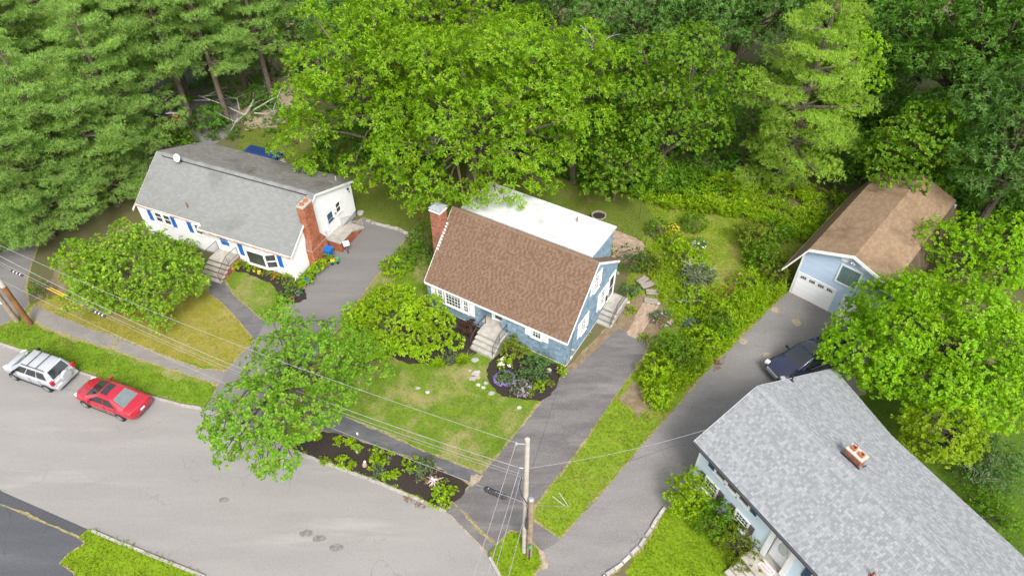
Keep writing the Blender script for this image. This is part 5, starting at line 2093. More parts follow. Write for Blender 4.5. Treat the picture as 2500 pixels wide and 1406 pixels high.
p4 = pole('weathered grey pole leaning beside the tarred pole', LB, 9.5, .17, .13, 'pole', (-.1, .1))
mb = MB(FR(0, -.18, 2.0))
mb.box(-.06, .06, -.02, .02, -.1, .1)
mb.build('tag_plate', M['plate'], p4)


def wire(label, a, b, sag, r, mat='wire', name='utility_wire', n=26, cat='cable', group=None):
    a, b = Vector(a), Vector(b)
    pts = []
    for i in range(n + 1):
        t = i / n
        p = a.lerp(b, t)
        p.z -= 4 * sag * t * (1 - t)
        pts.append(p)
    mb = MB()
    mb.tube(pts, r, 5)
    return tag(mb.build(name, M[mat]), label, cat, group)
FARP = Vector((-9.6, -19, 0))
wire('topmost overhead wire from the tall pole top across to the left', NP + Vector((-.45, .1, 9.82)), LP + Vector((0, 0, 8.5)), .95, .012)
wire('second overhead wire below the topmost one, pale and thick', NP + Vector((-.30, .02, 8.0)), LP + Vector((0, 0, 7.5)), 1.6, .017)
wire('third overhead wire running close below the thick one', NP + Vector((-.3, .0, 7.55)), LP + Vector((0, 0, 6.7)), 1.45, .012)
wire('fourth overhead wire, thinnest of the long street wires', NP + Vector((-.24, .02, 7.25)), LP + Vector((0, 0, 6.4)), 1.5, .008)
low_a, low_b = NB + Vector((-.16, 0, 5.3)), LP + Vector((0, 0, 4.3))
wire('lowest overhead cable with the black splice case on it', low_a, low_b, .9, .013)
wire('outermost wire running down out of the frame from the tall pole', NP + Vector((-.45, .1, 9.82)), FARP + Vector((-.4, 0, 9.6)), .7, .013)
wire('second wire running down out of the frame beside the outermost', NP + Vector((-.30, .02, 8.0)), FARP + Vector((.2, .0, 8.6)), .6, .017)
wire('third wire running down out of the frame past the grass island', NP + Vector((-.24, .02, 7.2)), FARP + Vector((.9, 0, 7.8)), .6, .014)
wire('lowest wire running down out of the frame from the pole stub', NB + Vector((-.16, 0, 5.3)), FARP + Vector((1.2, 0, 6.0)), .4, .015)
bcorner = WHb = Matrix.Translation((-5.778, 33.25, 0)) @ Matrix.Rotation(R(-30.78), 4, 'Z')
wire('thin dark service line from the pole to the blue house', NP + Vector((.1, .1, 7.0)), bcorner @ Vector((10.80, .62, 2.62)), .5, .008, 'wire_dark')
rcorner = Matrix.Translation((9.70, 19.77, 0)) @ Matrix.Rotation(R(-58.9), 4, 'Z')
wire('twisted service line from the tall pole to the grey roof corner', NP + Vector((.12, 0, 8.0)), rcorner @ Vector((0, .6, 4.4)), .35, .011)
wire('lower dark service line from the pole to the grey roof corner', NP + Vector((.12, 0, 6.3)), rcorner @ Vector((0, .3, 4.25)), .45, .008, 'wire_dark')
wire('guy wire from the pole stub down to the wooden stakes', NB + Vector((.15, 0, 5.2)), G(1392, 1235, .1), .05, .012)
# splice case hanging on the low cable
def on_cable(a, b, sag, t):
    p = a.lerp(b, t)
    p.z -= 4 * sag * t * (1 - t)
    return p
q = on_cable(low_a, low_b, .9, .045)
dv = (low_b - low_a).normalized()
sc_ = thing('splice_case', 'black ribbed splice case hanging on the lowest cable near the pole', 'splice case', q + Vector((0, 0, -.12)), math.atan2(dv.y, dv.x))
mb = MB(Matrix.Rotation(math.pi / 2, 4, 'Y'))
mb.lathe([(.03, -.62), (.09, -.56), (.13, -.5), (.13, .5), (.09, .56), (.03, .62)], 12)
mb.build('case', M['wire_dark'], sc_)
mb = MB(Matrix.Rotation(math.pi / 2, 4, 'Y'))
for k in range(7):
    mb.lathe([(.145, -.42 + k * .14), (.145, -.38 + k * .14)], 12)
mb.build('rib', M['black_plastic'], sc_)
mb = MB()
for x in (-.35, .35):
    mb.box(x - .03, x + .03, -.03, .03, .1, .17)
mb.build('hanger', M['steel'], sc_)
tag(sc_, kind=None)
q2 = NB + Vector((-.19, -.06, 0))
mb = MB()
mb.tube([q2 + Vector((0, 0, 3.0)), q2 + Vector((0, 0, 3.15)), q2 + Vector((0, 0, 3.9)), q2 + Vector((0, 0, 4.05))], [.03, .07, .07, .03], 10)
tag(mb.build('splice_case', M['wire_dark']), 'slim black cable joint fixed upright on the pole stub', 'splice case')
mb = MB()
a0 = NB + Vector((-.17, 0, 5.3))
mb.tube([NP + Vector((-.2, 0, 7.3)), NP + Vector((-.3, -.1, 6.6)), NP + Vector((-.18, -.1, 5.8)), a0, q2 + Vector((0, 0, 4.0))], .022, 6)
tag(mb.build('drop_cable', M['wire_dark']), 'black cable looping down between the two joined poles', 'cable')
for lab, t_, nm in (('string of dark and pale cable clamps at the far left wire', .085, 0), ('bunched cable loop on the wire above the left lawn', .265, 1)):
    a_, b_ = LP + Vector((0, 0, 6.4)), NP + Vector((-.24, .02, 7.25))
    p = on_cable(a_, b_, 1.5, t_)
    dv = (b_ - a_).normalized()
    s_ = thing('cable_clamp', lab, 'cable clamp', p, math.atan2(dv.y, dv.x))
    mb = MB(Matrix.Rotation(math.pi / 2, 4, 'Y'))
    for k in range(4):
        mb.lathe([(.03, -.5 + k * .28), (.085, -.46 + k * .28), (.085, -.36 + k * .28), (.03, -.32 + k * .28)], 8)
    mb.build('clamp', M['wire_dark'], s_)
    mb = MB(Matrix.Rotation(math.pi / 2, 4, 'Y'))
    for k in range(3):
        mb.lathe([(.075, -.27 + k * .28), (.075, -.21 + k * .28)], 8)
    mb.build('sleeve', M['plate'], s_)
for lab, t_ in (('yellow wire guard on the wire nearest the left pole', .17), ('second yellow wire guard just behind the first', .185)):
    a_, b_ = (LP + Vector((0, 0, 6.4)), NP + Vector((-.24, .02, 7.25))) if t_ < .18 else (LP + Vector((0, 0, 6.7)), NP + Vector((-.3, 0, 7.55)))
    mb = MB()
    mb.tube([on_cable(a_, b_, 1.48, t_ - .018), on_cable(a_, b_, 1.48, t_ + .018)], .03, 7)
    tag(mb.build('wire_guard', M['yellow_guard']), lab, 'wire guard')

# ------------------------------------------------------------ yard objects
def W2L(o, v):
    return Matrix.Translation(o.location) @ Matrix.Rotation(o.rotation_euler.z, 4, 'Z') @ Vector(v)
# satellite dish on the white house
ds = thing('satellite_dish', 'white satellite dish standing on the grey roof ridge', 'satellite dish', W2L(WH, (2.35, 3.35, 5.12)), R(-22))
mb = MB()
mb.tube([(0, 0, 0), (0, -.02, .34), (0, -.12, .42)], .03, 6)
mb.build('mast', M['iron'], ds)
mb = MB(Matrix.Translation((0, -.18, .52)) @ Matrix.Rotation(R(62), 4, 'X'))
prof = [(.30 * k / 6, .10 * (k / 6) ** 2) for k in range(7)]
mb.lathe([(max(.004, r_), z_) for r_, z_ in prof] + [(.305, .115), (.29, .09), (.004, -.012)], 18)
mb.build('reflector', M['white_plastic'], ds, smooth=True)
mb = MB()
mb.tube([(0, -.22, .28), (0, -.6, .45)], .016, 5)
mb.box(-.05, .05, -.66, -.56, .42, .52)
mb.build('feed_arm', M['steel'], ds)
# blue bin
bq = G(806, 632)
bn = thing('wheelie_bin', 'blue wheeled bin between the orange brick chimney and side steps', 'bin', bq, R(-22 + 90))
mb = MB()
mb.add([(-.24, -.22, .06), (.24, -.22, .06), (.24, .24, .06), (-.24, .24, .06), (-.30, -.28, .98), (.30, -.28, .98), (.30, .32, .98), (-.30, .32, .98)],
       [(3, 2, 1, 0), (4, 5, 6, 7), (0, 1, 5, 4), (1, 2, 6, 5), (2, 3, 7, 6), (3, 0, 4, 7)])
mb.build('tub', M['bin_blue'], bn)
mb = MB()
mb.add([(-.32, -.31, .985), (.32, -.31, .985), (.32, .36, .985), (-.32, .36, .985), (-.31, -.3, 1.03), (.31, -.3, 1.03), (.30, .3, 1.10), (-.30, .3, 1.10)],
       [(3, 2, 1, 0), (4, 5, 6, 7), (0, 1, 5, 4), (1, 2, 6, 5), (2, 3, 7, 6), (3, 0, 4, 7)])
mb.tube([(-.26, .37, 1.02), (.26, .37, 1.02)], .025, 6)
mb.build('lid', M['bin_blue'], bn)
for s in (-1, 1):
    mb = MB(FR(s * .27, .25, .12) @ Matrix.Rotation(math.pi / 2, 4, 'Y'))
    mb.lathe([(.12, -.03), (.12, .03)], 12)
    mb.build('wheel', M['tyre'], bn)
# bicycle with a white basket by the side steps
bi = thing('bicycle', 'bicycle with white handlebar basket leaning on the side steps', 'bicycle', G(845, 607), R(-65))
for x in (-.5, .5):
    mb = MB(FR(x, 0, .33) @ Matrix.Rotation(math.pi / 2, 4, 'X'))
    ring = [(.31 * math.cos(a * math.pi / 12), .31 * math.sin(a * math.pi / 12), 0) for a in range(25)]
    mb.tube(ring, .022, 5)
    w_ = mb.build('wheel', M['tyre'], bi)
    mb = MB(FR(x, 0, .33) @ Matrix.Rotation(math.pi / 2, 4, 'X'))
    for k in range(10):
        a = k * math.pi / 5
        mb.tube([(0, 0, 0), (.30 * math.cos(a), .30 * math.sin(a), 0)], .004, 3)
    mb.build('spokes', M['steel'], w_)
mb = MB()
mb.tube([(-.5, 0, .33), (-.05, 0, .30), (.36, 0, .78), (-.18, 0, .78), (-.05, 0, .30)], .02, 6)
mb.tube([(-.5, 0, .33), (-.18, 0, .78), (-.2, 0, .90)], .016, 6)
mb.tube([(.5, 0, .33), (.36, 0, .78), (.33, 0, .98)], .02, 6)
mb.build('frame', M['white_plastic'], bi)
mb = MB()
mb.tube([(.22, -.28, 1.02), (.35, -.2, .99), (.35, .2, .99), (.22, .28, 1.02)], .015, 6)
mb.build('handlebar', M['iron'], bi)
mb = MB()
mb.box(-.32, -.08, -.07, .07, .89, .94)
mb.build('saddle', M['black_plastic'], bi)
mb = MB()
mb.box(.40, .72, -.22, .22, .80, .82)
for a in ((.40, .42, -.22, .22), (.70, .72, -.22, .22), (.42, .70, -.22, -.20), (.42, .70, .20, .22)):
    mb.box(a[0], a[1], a[2], a[3], .82, 1.04)
mb.box(.39, .73, -.23, .23, 1.04, 1.06)
mb.build('basket', M['white_plastic'], bi)
# child's push cart
tc = thing('toy_cart', 'green and yellow plastic toy cart on the driveway edge', 'toy', G(818, 642), R(20))
mb = MB()
mb.add([(-.28, -.16, .14), (.28, -.16, .14), (.28, .16, .14), (-.28, .16, .14), (-.36, -.22, .34), (.36, -.22, .34), (.36, .22, .34), (-.36, .22, .34)],
       [(3, 2, 1, 0), (0, 1, 5, 4), (1, 2, 6, 5), (2, 3, 7, 6), (3, 0, 4, 7)])
mb.box(-.27, .27, -.15, .15, .15, .16)
mb.build('tray', M['toy_green'], tc)
mb = MB()
mb.box(-.3, .02, -.16, .16, .2, .40)
mb.tube([(-.3, 0, .25), (-.75, 0, .12)], .025, 6)
mb.build('seat', M['toy_yellow'], tc)
mb = MB()
mb.box(.05, .16, -.13, .13, .2, .36)
mb.build('dash', M['toy_red'], tc)
for x in (-.2, .2):
    for s in (-1, 1):
        mb = MB(FR(x, s * .2, .1) @ Matrix.Rotation(math.pi / 2, 4, 'X'))
        mb.lathe([(.1, -.03), (.1, .03)], 10)
        mb.build('wheel', M['black_plastic'], tc)
# blue canopy behind the white house
cp = thing('covered_table', 'dark blue tarpaulin over a table behind the white house', 'table', G(640, 376, 0) + Vector((.5, -.9, 0)), R(-22))
mb = MB()
mb.add([(-1.7, -.55, .78), (1.7, -.55, .78), (1.7, .55, .78), (-1.7, .55, .78), (-1.62, -.45, .86), (1.62, -.45, .88), (1.62, .45, .85), (-1.62, .45, .87)],
       [(4, 5, 6, 7), (0, 1, 5, 4), (1, 2, 6, 5), (2, 3, 7, 6), (3, 0, 4, 7)])
for s in (-1, 1):
    mb.box(-1.7, 1.7, s * .56 - .012, s * .56 + .012, .45, .785)
mb.build('tarpaulin', M['tarp_blue'], cp)
for x in (-1.5, 1.5):
    for y in (-.42, .42):
        mb = MB()
        mb.tube([(x, y, 0), (x, y, .77)], .035, 6)
        mb.build('leg', M['steel'], cp)
# red kayak + striped flag stand-ins seen between the pines are small garden things
fl = thing('garden_flag', 'red white and black garden flag hanging by the pine trunks', 'flag', G(365, 372), R(-30))
mb = MB()
mb.tube([(0, 0, 0), (0, 0, 1.7), (.9, 0, 1.72)], .02, 6)
mb.build('staff', M['iron'], fl)
mb = MB()
mb.add([(.05, -.004, 1.7), (.85, .02, 1.7), (.87, -.02, 1.15), (.45, .04, 1.1), (.03, 0, 1.15)], [(0, 1, 2, 3, 4)])
mb.add([(.05, .006, 1.7), (.85, .03, 1.7), (.87, -.01, 1.15), (.45, .05, 1.1), (.03, .01, 1.15)], [(4, 3, 2, 1, 0)])
mb.build('cloth', plain('flag_cloth', (.55, .55, .56), (.03, .03, .04), 7, .8, lo=.45, hi=.55), fl)
mb = MB()
mb.box(.03, .87, -.02, .045, .92, 1.1)
mb.build('hem', M['toy_red'], fl)

# wooden steps, round planter, bird bath, garden hooks
stp = thing('garden_steps', 'weathered timber garden steps curving up beside the blue house', 'steps', G(1590, 740), 0)
for i, (u, v, a, w) in enumerate(((1589, 737, -14, .95), (1593, 717, -2, .95), (1580, 700, 22, 1.0), (1568, 690, 40, .9))):
    q = G(u, v, 0) - stp.location
    mb = MB(FR(q.x, q.y, .06 + .05 * i, R(a)))
    for j in range(2):
        mb.box(-w / 2, w / 2, -.24 + j * .25, -.01 + j * .25, 0, .09)
    mb.build('plank', M['wood_grey'], stp)
    mb = MB(FR(q.x, q.y, 0, R(a)))
    mb.box(-w / 2, w / 2, -.2, .2, 0, .055 + .05 * i)
    mb.build('riser', M['plank_dark'], stp)
pr = thing('round_planter', 'round brown tub beside the patio behind the white roof', 'planter', G(1461, 535))
mb = MB()
mb.lathe([(.45, 0), (.55, .3), (.6, .42), (.5, .42), (.48, .3)], 20)
mb.build('tub', M['wood_grey'], pr)
mb = MB()
mb.lathe([(.48, .28), (.48, .31)], 20)
mb.build('soil', M['mulch'], pr)
bb = thing('bird_bath', 'white bird bath dish on the patio corner', 'bird bath', G(1574, 632))
mb = MB()
mb.lathe([(.14, 0), (.07, .06), (.05, .4), (.07, .44), (.02, .45)], 12)
mb.build('stem', M['white_plastic'], bb)
mb = MB()
mb.lathe([(.05, .44), (.22, .50), (.23, .54), (.20, .53), (.12, .49), (.01, .485)], 18)
mb.build('dish', M['white_plastic'], bb)
bf = thing('bird_feeder', 'black hooked pole with a hanging bird feeder by the patio', 'bird feeder', G(1572, 618))
mb = MB()
mb.tube([(0, 0, 0), (0, 0, 1.9), (.1, .05, 2.1), (.25, .1, 2.1), (.3, .12, 1.95)], .016, 6)
mb.build('hook', M['iron'], bf)
mb = MB(FR(.3, .12, 1.55))
mb.lathe([(.1, 0), (.09, .05), (.05, .06), (.05, .3), (.12, .32), (.02, .4)], 10)
mb.build('feeder', M['iron'], bf)
hk = thing('garden_hook', 'thin black shepherd hook standing in the back lawn', 'garden hook', G(1560, 536))
mb = MB()
mb.tube([(0, 0, 0), (0, 0, 1.6), (.08, 0, 1.75), (.2, 0, 1.72), (.2, 0, 1.6)], .016, 6)
mb.build('hook', M['iron'], hk)
for i, (a, b) in enumerate((((1349, 1211), (1379, 1234)), ((1365, 1202), (1388, 1236)))):
    A_, B_ = G(*a, .03), G(*b, .16)
    mb = MB()
    mb.tube([A_, A_.lerp(B_, .5), B_], [.028, .03, .022], 6)
    tag(mb.build('wooden_stake', M['cream']), ('pale wooden stake lying left on the grass by the guy wire', 'pale wooden stake lying right, tip at the guy wire')[i], 'stake')
# door mat with its print
mt = thing('door_mat', 'pink door mat with dark red lettering on the stoop', 'door mat', W2L(RH, (6.08, -.34, .803)), R(-58.9))
mb = MB()
mb.box(-.40, .40, -.23, .23, 0, .015)
mb.build('mat', M['mat_pink'], mt)
mb = MB()          # a round mark and a row of letter strokes too small to read
mb.lathe([(.035, 0), (.035, .0022)], 10, FR(-.31, .05, .0152))
rl = random.Random(4)
for k in range(8):
    x = -.24 + k * .075
    mb.box(x, x + .014, .01, .10, .0152, .0172)
    mb.box(x + .015, x + .05, .03 + .05 * rl.random(), .045 + .05 * rl.random(), .0152, .0172) if k % 3 else mb.box(x + .036, x + .05, .01, .10, .0152, .0172)
mb.build('lettering', M['print'], mt)
mb = MB()
for i in range(2):
    mb.box(-.3, .3 - .15 * i, -.10 - i * .07, -.075 - i * .07, .0152, .0172)
mb.build('printed_line', M['print'], mt)
# stepping stones in the lawn
r = random.Random(9)
stones = [(1160, 880, .22), (1147, 905, .10), (1162, 912, .26), (1155, 925, .22), (1166, 922, .18), (1186, 936, .15), (1168, 940, .13), (1180, 947, .13), (1200, 961, .18), (1268, 995, .13), (1020, 948, .16), (1043, 958, .12)]
for i, (u, v, s) in enumerate(stones):
    q = G(u, v)
    n = r.randint(5, 7)
    pts = [(s * (1 + .4 * r.random()) * math.cos(k * 6.283 / n + r.uniform(-.2, .2)), s * (.7 + .4 * r.random()) * math.sin(k * 6.283 / n), -.02) for k in range(n)]
    mb = MB()
    mb.prism(pts, (0, 0, .055 + .02 * r.random()))
    o = mb.build('stepping_stone', M['stone_pink' if i == 4 else 'stone'])
    o.location = q
    o.rotation_euler = (r.gauss(0, .06), r.gauss(0, .06), 0)
    lab = {1: 'small grey stone left of the large flagstones in the lawn', 2: 'largest grey flagstone in the cluster on the lawn', 3: 'lowest flagstone of the cluster, grey and left of the pink one', 5: 'pale stone touching the curve of the mulch bed', 6: 'small pale stone just below the flagstone cluster', 7: 'small grey stone a step below the curve of the mulch bed', 8: 'whitish stone lying below the tip of the mulch bed', 4: 'pinkish flat stone among the grey ones on the lawn', 10: 'pale stone lying out on the middle of the front lawn', 11: 'small pale stone right of the one in mid lawn', 9: 'small pale stone near the driveway corner of the front lawn',
           0: 'flat grey stone nearest the front steps in the lawn'}.get(i)
    tag(o, lab or 'flat grey stone set in the lawn beside the mulch bed', 'stone', None if lab else 'grey stones beside the mulch bed')
rk = [(1527 + 5, 738, .16, 'pale rock beside the side steps of the blue house'), (1607, 742, .15, 'small rock at the head of the brick path'), (1340, 905, .18, 'cream rock in the mulch bed by the house corner'), (880, 522, .3, 'brown rock behind the white house side steps')]
for i, (u, v, s, lab) in enumerate(rk):
    bm = bmesh.new()
    bmesh.ops.create_icosphere(bm, subdivisions=2, radius=s)
    for v_ in bm.verts:
        v_.co *= 1 + r.uniform(-.16, .16)
        v_.co.z *= .6
    me = bpy.data.meshes.new('rock')
    bm.to_mesh(me)
    bm.free()
    o = link('rock', me, M['stone'])
    o.location = G(u, v) + Vector((0, 0, s * .25))
    tag(o, lab, 'rock')
ws = thing('stone_border', 'pale stone border along the end of the driveway by the white house', 'stone border')
P_ = px((893, 540), (920, 548), (950, 556), (975, 562), (996, 572))
for a, b in zip(P_[:-1], P_[1:]):
    n = max(1, round((b - a).length / .42))
    for i in range(n):
        q = a.lerp(b, (i + .5) / n)
        mb = MB(FR(q.x, q.y, 0, math.atan2((b - a).y, (b - a).x) + r.gauss(0, .1)))
        mb.prism([(-.2, -.12, -.03), (.2, -.11, -.03), (.19, .12, -.03), (-.2, .11, -.03)], (.01, .0, r.uniform(.12, .2)))
        mb.build('stone', M['stone'], ws)
# small statues and dry branches in the street bed
st = thing('garden_ornament', 'small pinkish garden figure with white head in the street bed', 'garden ornament', G(891, 1136, .02))
mb = MB()
mb.lathe([(.14, 0), (.15, .1), (.10, .25), (.06, .34)], 10)
mb.build('base', M['stone_pink'], st)
mb = MB(FR(.05, 0, .40))
mb.lathe([(.02, -.07), (.07, -.03), (.07, .04), (.02, .08)], 10)
mb.build('head', M['white_plastic'], st)
db = thing('dry_branches', 'bundle of bleached white branches over rusty leaves in the street bed', 'branches', G(1060, 1178, .02))
mb = MB()
for i in range(16):
    a = r.uniform(0, 6.28)
    l = r.uniform(.25, .6)
    mb.tube([(r.uniform(-.1, .1), r.uniform(-.1, .1), .25), (l * .5 * math.cos(a), l * .5 * math.sin(a), .28 + r.uniform(-.1, .1)), (l * math.cos(a), l * math.sin(a), r.uniform(.03, .25))], [.03, .025, .012], 5)
mb.build('branch', M['twig_pale'], db)
rg_ = np.random.default_rng(3)
C_ = rg_.normal(0, .22, (40, 3)) * np.array([1, 1, .15]) + np.array([0, 0, .07])
A_ = np.tile(np.array([[0, 0, 1.]]), (40, 1))
link('leaf_litter', quad_mesh('leaf_litter', leaf_quads(C_, A_, 4, .14, .08, 1.1, 1.6, .1, rg_)), M['litter_brown'], db, kind='stuff')
for u, v, lab in ((1130, 848, 'small pink and white lamp stub by the front steps handrail'), (873, 1061, 'white plant marker nearest the maple in the street bed'), (872, 1104, 'white plant marker near the kerb in the street bed')):
    g_ = thing('marker', lab, 'marker', G(u, v, .02))
    mb = MB()
    mb.lathe([(.05, 0), (.06, .1), (.05, .2), (.02, .22)], 8)
    mb.build('post', M['white_plastic'], g_)

# ------------------------------------------------------------ vegetation
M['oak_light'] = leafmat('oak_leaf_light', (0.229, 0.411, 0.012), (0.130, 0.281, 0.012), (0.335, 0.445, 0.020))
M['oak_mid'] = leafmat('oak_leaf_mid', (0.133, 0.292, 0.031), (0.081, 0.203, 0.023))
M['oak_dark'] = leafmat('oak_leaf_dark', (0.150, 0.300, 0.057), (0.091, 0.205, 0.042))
M['maple'] = leafmat('maple_leaf', (0.253, 0.473, 0.009), (0.151, 0.334, 0.009), (0.338, 0.501, 0.011))
M['maple_green'] = leafmat('maple_leaf_green', (0.152, 0.304, 0.013), (0.089, 0.213, 0.013), (0.276, 0.336, 0.020))
M['maple_yellow'] = leafmat('maple_leaf_yellow', (0.283, 0.414, 0.008), (0.185, 0.310, 0.008))
M['street_maple'] = leafmat('street_maple_leaf', (0.207, 0.404, 0.029), (0.129, 0.281, 0.019), (0.293, 0.446, 0.042))
M['pine'] = leafmat('pine_needle', (0.288, 0.457, 0.096), (0.181, 0.330, 0.068), None, .35, .6, .3)
M['pine_light'] = leafmat('pine_needle_light', (0.331, 0.508, 0.058), (0.231, 0.382, 0.045), None, .35, .6, .3)
M['pine_deep'] = leafmat('pine_needle_deep', (0.111, 0.178, 0.034), (0.076, 0.136, 0.027), None, .35, .6, .3)
M['apple'] = leafmat('apple_leaf', (0.273, 0.448, 0.045), (0.169, 0.321, 0.030), (0.454, 0.578, 0.045))
M['rhodo'] = leafmat('azalea_leaf', (0.357, 0.545, 0.014), (0.251, 0.423, 0.012), (0.410, 0.553, 0.058))
M['weed'] = leafmat('weed_leaf', (0.302, 0.475, 0.011), (0.195, 0.344, 0.011), (0.411, 0.499, 0.021))
M['weed_deep'] = leafmat('weed_leaf_deep', (0.151, 0.300, 0.013), (0.101, 0.216, 0.013))
M['juniper'] = leafmat('juniper_leaf', (0.091, 0.168, 0.042), (0.063, 0.126, 0.034))
M['spruce_blue'] = leafmat('blue_spruce_leaf', (0.196, 0.310, 0.310), (0.138, 0.230, 0.241))
M['olive'] = leafmat('olive_leaf', (0.221, 0.289, 0.023), (0.152, 0.214, 0.018), (0.304, 0.331, 0.057))
M['grey_leaf'] = leafmat('grey_leaf', (0.196, 0.253, 0.127), (0.138, 0.196, 0.092))
M['sage'] = leafmat('sage_leaf', (0.140, 0.266, 0.077), (0.098, 0.203, 0.056))
M['weed_mid'] = leafmat('hedge_leaf', (.16, .30, .014), (.105, .22, .012), (.24, .33, .03))
M['litter'] = leafmat('dead_leaf', (.32, .17, .08), (.20, .10, .05))
M['maroon'] = leafmat('maroon_leaf', (0.103, 0.040, 0.025), (0.069, 0.034, 0.021))
M['fl_purple'] = plain('purple_flower', (.20, .14, .42), (.28, .2, .5), 8, .8)
M['fl_lilac'] = plain('lilac_flower', (.34, .25, .40), (.42, .34, .42), 8, .8)
M['fl_yellow'] = plain('yellow_flower', (.55, .40, .02), (.6, .5, .05), 8, .8)
M['fl_white'] = plain('white_flower', (.78, .74, .6), (.7, .68, .6), 8, .8)
M['fl_pink'] = plain('pink_flower', (.55, .16, .22), (.5, .1, .1), 8, .8)
M['fl_red'] = plain('red_flower', (.30, .03, .03), (.2, .02, .02), 8, .8)
M['fl_orange'] = plain('orange_flower', (.6, .17, .02), (.65, .3, .03), 8, .8)


def flowers(parent, c, rad, n, mat, s=.07, name='flower', seed=1, ring=False):
    rg = np.random.default_rng(seed)
    d = rg.normal(0, 1, (n, 3))
    d /= np.linalg.norm(d, axis=1, keepdims=True)
    d[:, 2] = np.abs(d[:, 2])
    if ring:
        d[:, 2] *= .3
        d /= np.linalg.norm(d, axis=1, keepdims=True)
    P_ = np.array(c) + d * np.array(rad) * rg.uniform(.95, 1.12, (n, 1))
    V = leaf_quads(P_, d * .5 + np.array([[0, 0, .8]]), 4, s, s * .8, 1.0, 1.5, .0, rg)
    o = link(name, quad_mesh(name, V), M[mat], parent)
    o['kind'] = 'stuff'
    return o


def twigs(parent, c, rad, n, mat='twig', seed=1, r=.012, name='bare_branch', up=.6):
    rr = random.Random(seed)
    mb = MB()
    for _ in range(n):
        a = rr.uniform(0, 6.28)
        l = rr.uniform(.6, 1.0)
        e = Vector((c[0] + math.cos(a) * rad * l, c[1] + math.sin(a) * rad * l, c[2] + rr.uniform(.1, up) * rad))
        s = Vector(c) + (e - Vector(c)) * rr.uniform(.0, .3)
        m = s.lerp(e, .55) + Vector((rr.gauss(0, .08), rr.gauss(0, .08), rr.gauss(0, .08))) * rad
        mb.tube([s, m, e], [r * 2, r * 1.3, r * .5], 4, cap=False)
        for _k in range(3):
            q = m.lerp(e, rr.uniform(.1, .9))
            mb.tube([q, q + Vector((rr.gauss(0, .22), rr.gauss(0, .22), rr.uniform(0, .25))) * rad], [r * .9, r * .35], 3, cap=False)
    return mb.build(name, M[mat], parent)


# --- the great light oak behind the two houses, three crowns
def GB_(u, v, z):
    q = G(u, v, z)
    return (q.x, q.y, q.z)
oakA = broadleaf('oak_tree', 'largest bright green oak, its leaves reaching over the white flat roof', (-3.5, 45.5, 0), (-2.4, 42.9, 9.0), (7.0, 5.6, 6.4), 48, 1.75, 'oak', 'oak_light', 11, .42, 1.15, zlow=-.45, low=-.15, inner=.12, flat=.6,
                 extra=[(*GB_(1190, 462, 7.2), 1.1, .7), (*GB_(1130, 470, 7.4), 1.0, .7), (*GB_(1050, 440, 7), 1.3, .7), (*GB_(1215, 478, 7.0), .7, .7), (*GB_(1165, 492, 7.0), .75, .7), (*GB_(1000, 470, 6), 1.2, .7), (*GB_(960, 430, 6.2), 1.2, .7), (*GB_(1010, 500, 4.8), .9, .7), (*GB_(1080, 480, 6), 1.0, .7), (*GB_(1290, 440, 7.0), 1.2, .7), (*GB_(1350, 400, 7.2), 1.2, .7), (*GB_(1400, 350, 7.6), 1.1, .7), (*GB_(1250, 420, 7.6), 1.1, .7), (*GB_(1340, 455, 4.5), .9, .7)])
twigs(oakA, (-2, -4.0, 7.5), 2.2, 9, 'twig', 3, .02, 'dead_limb')
oakB = broadleaf('oak_tree', 'broad bright oak between the white house and the largest oak', (-9.5, 47.5, 0), (-10.2, 46.4, 9.8), (6.6, 5.6, 6.4), 40, 1.7, 'oak', 'oak_light', 12, .38, 1.15, zlow=-.55, low=-.15, inner=.12, flat=.6,
                 extra=[(*GB_(760, 400, 4.5), 1.3, .7), (*GB_(690, 360, 5.5), 1.2, .7), (*GB_(860, 410, 5), 1.3, .7), (*GB_(900, 450, 4.5), 1.0, .7)])
twigs(oakB, (2.4, -3.6, 7.0), 2.4, 12, 'twig', 4, .02, 'dead_limb')
oakC = broadleaf('oak_tree', 'tall bright oak at the top centre edge of the picture', (-6.0, 56.5, 0), (-6.0, 55.5, 12.0), (8.2, 6.2, 6.8), 42, 1.9, 'oak', 'oak_light', 13, .42, 1.1, zlow=-.3, low=-.15, inner=.12, flat=.6)
oakD = broadleaf('oak_tree', 'smaller bright oak crown right of the largest oak', (5.2, 48.0, 0), (4.2, 46.2, 9.2), (3.8, 3.6, 5.0), 24, 1.35, 'oak', 'oak_light', 14, .3, 1.15, zlow=-.5, low=-.15, inner=.12, flat=.6)
twigs(oakD, (1.2, 1.0, 11.5), 2.0, 8, 'twig', 5, .03, 'dead_limb')
# --- darker oaks and understorey
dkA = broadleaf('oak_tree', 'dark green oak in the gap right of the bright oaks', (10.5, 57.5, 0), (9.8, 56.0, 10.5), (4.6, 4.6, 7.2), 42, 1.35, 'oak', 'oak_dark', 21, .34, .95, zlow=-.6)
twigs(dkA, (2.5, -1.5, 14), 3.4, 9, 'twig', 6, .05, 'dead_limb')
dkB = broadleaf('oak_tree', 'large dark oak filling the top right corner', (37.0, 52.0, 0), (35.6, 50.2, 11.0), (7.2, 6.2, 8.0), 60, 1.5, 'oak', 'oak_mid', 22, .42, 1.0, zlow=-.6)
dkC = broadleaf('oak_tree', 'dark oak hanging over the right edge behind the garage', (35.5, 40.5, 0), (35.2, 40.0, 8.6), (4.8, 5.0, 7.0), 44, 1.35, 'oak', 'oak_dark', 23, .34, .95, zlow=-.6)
mpA = broadleaf('maple_tree', 'round mid-green maple behind the vegetable garden', (12.8, 49.0, 0), (12.4, 48.0, 6.4), (4.9, 4.0, 6.4), 44, 1.3, 'maple', 'maple_green', 24, .28, 1.25, zlow=-.65, low=-.3, inner=.2)
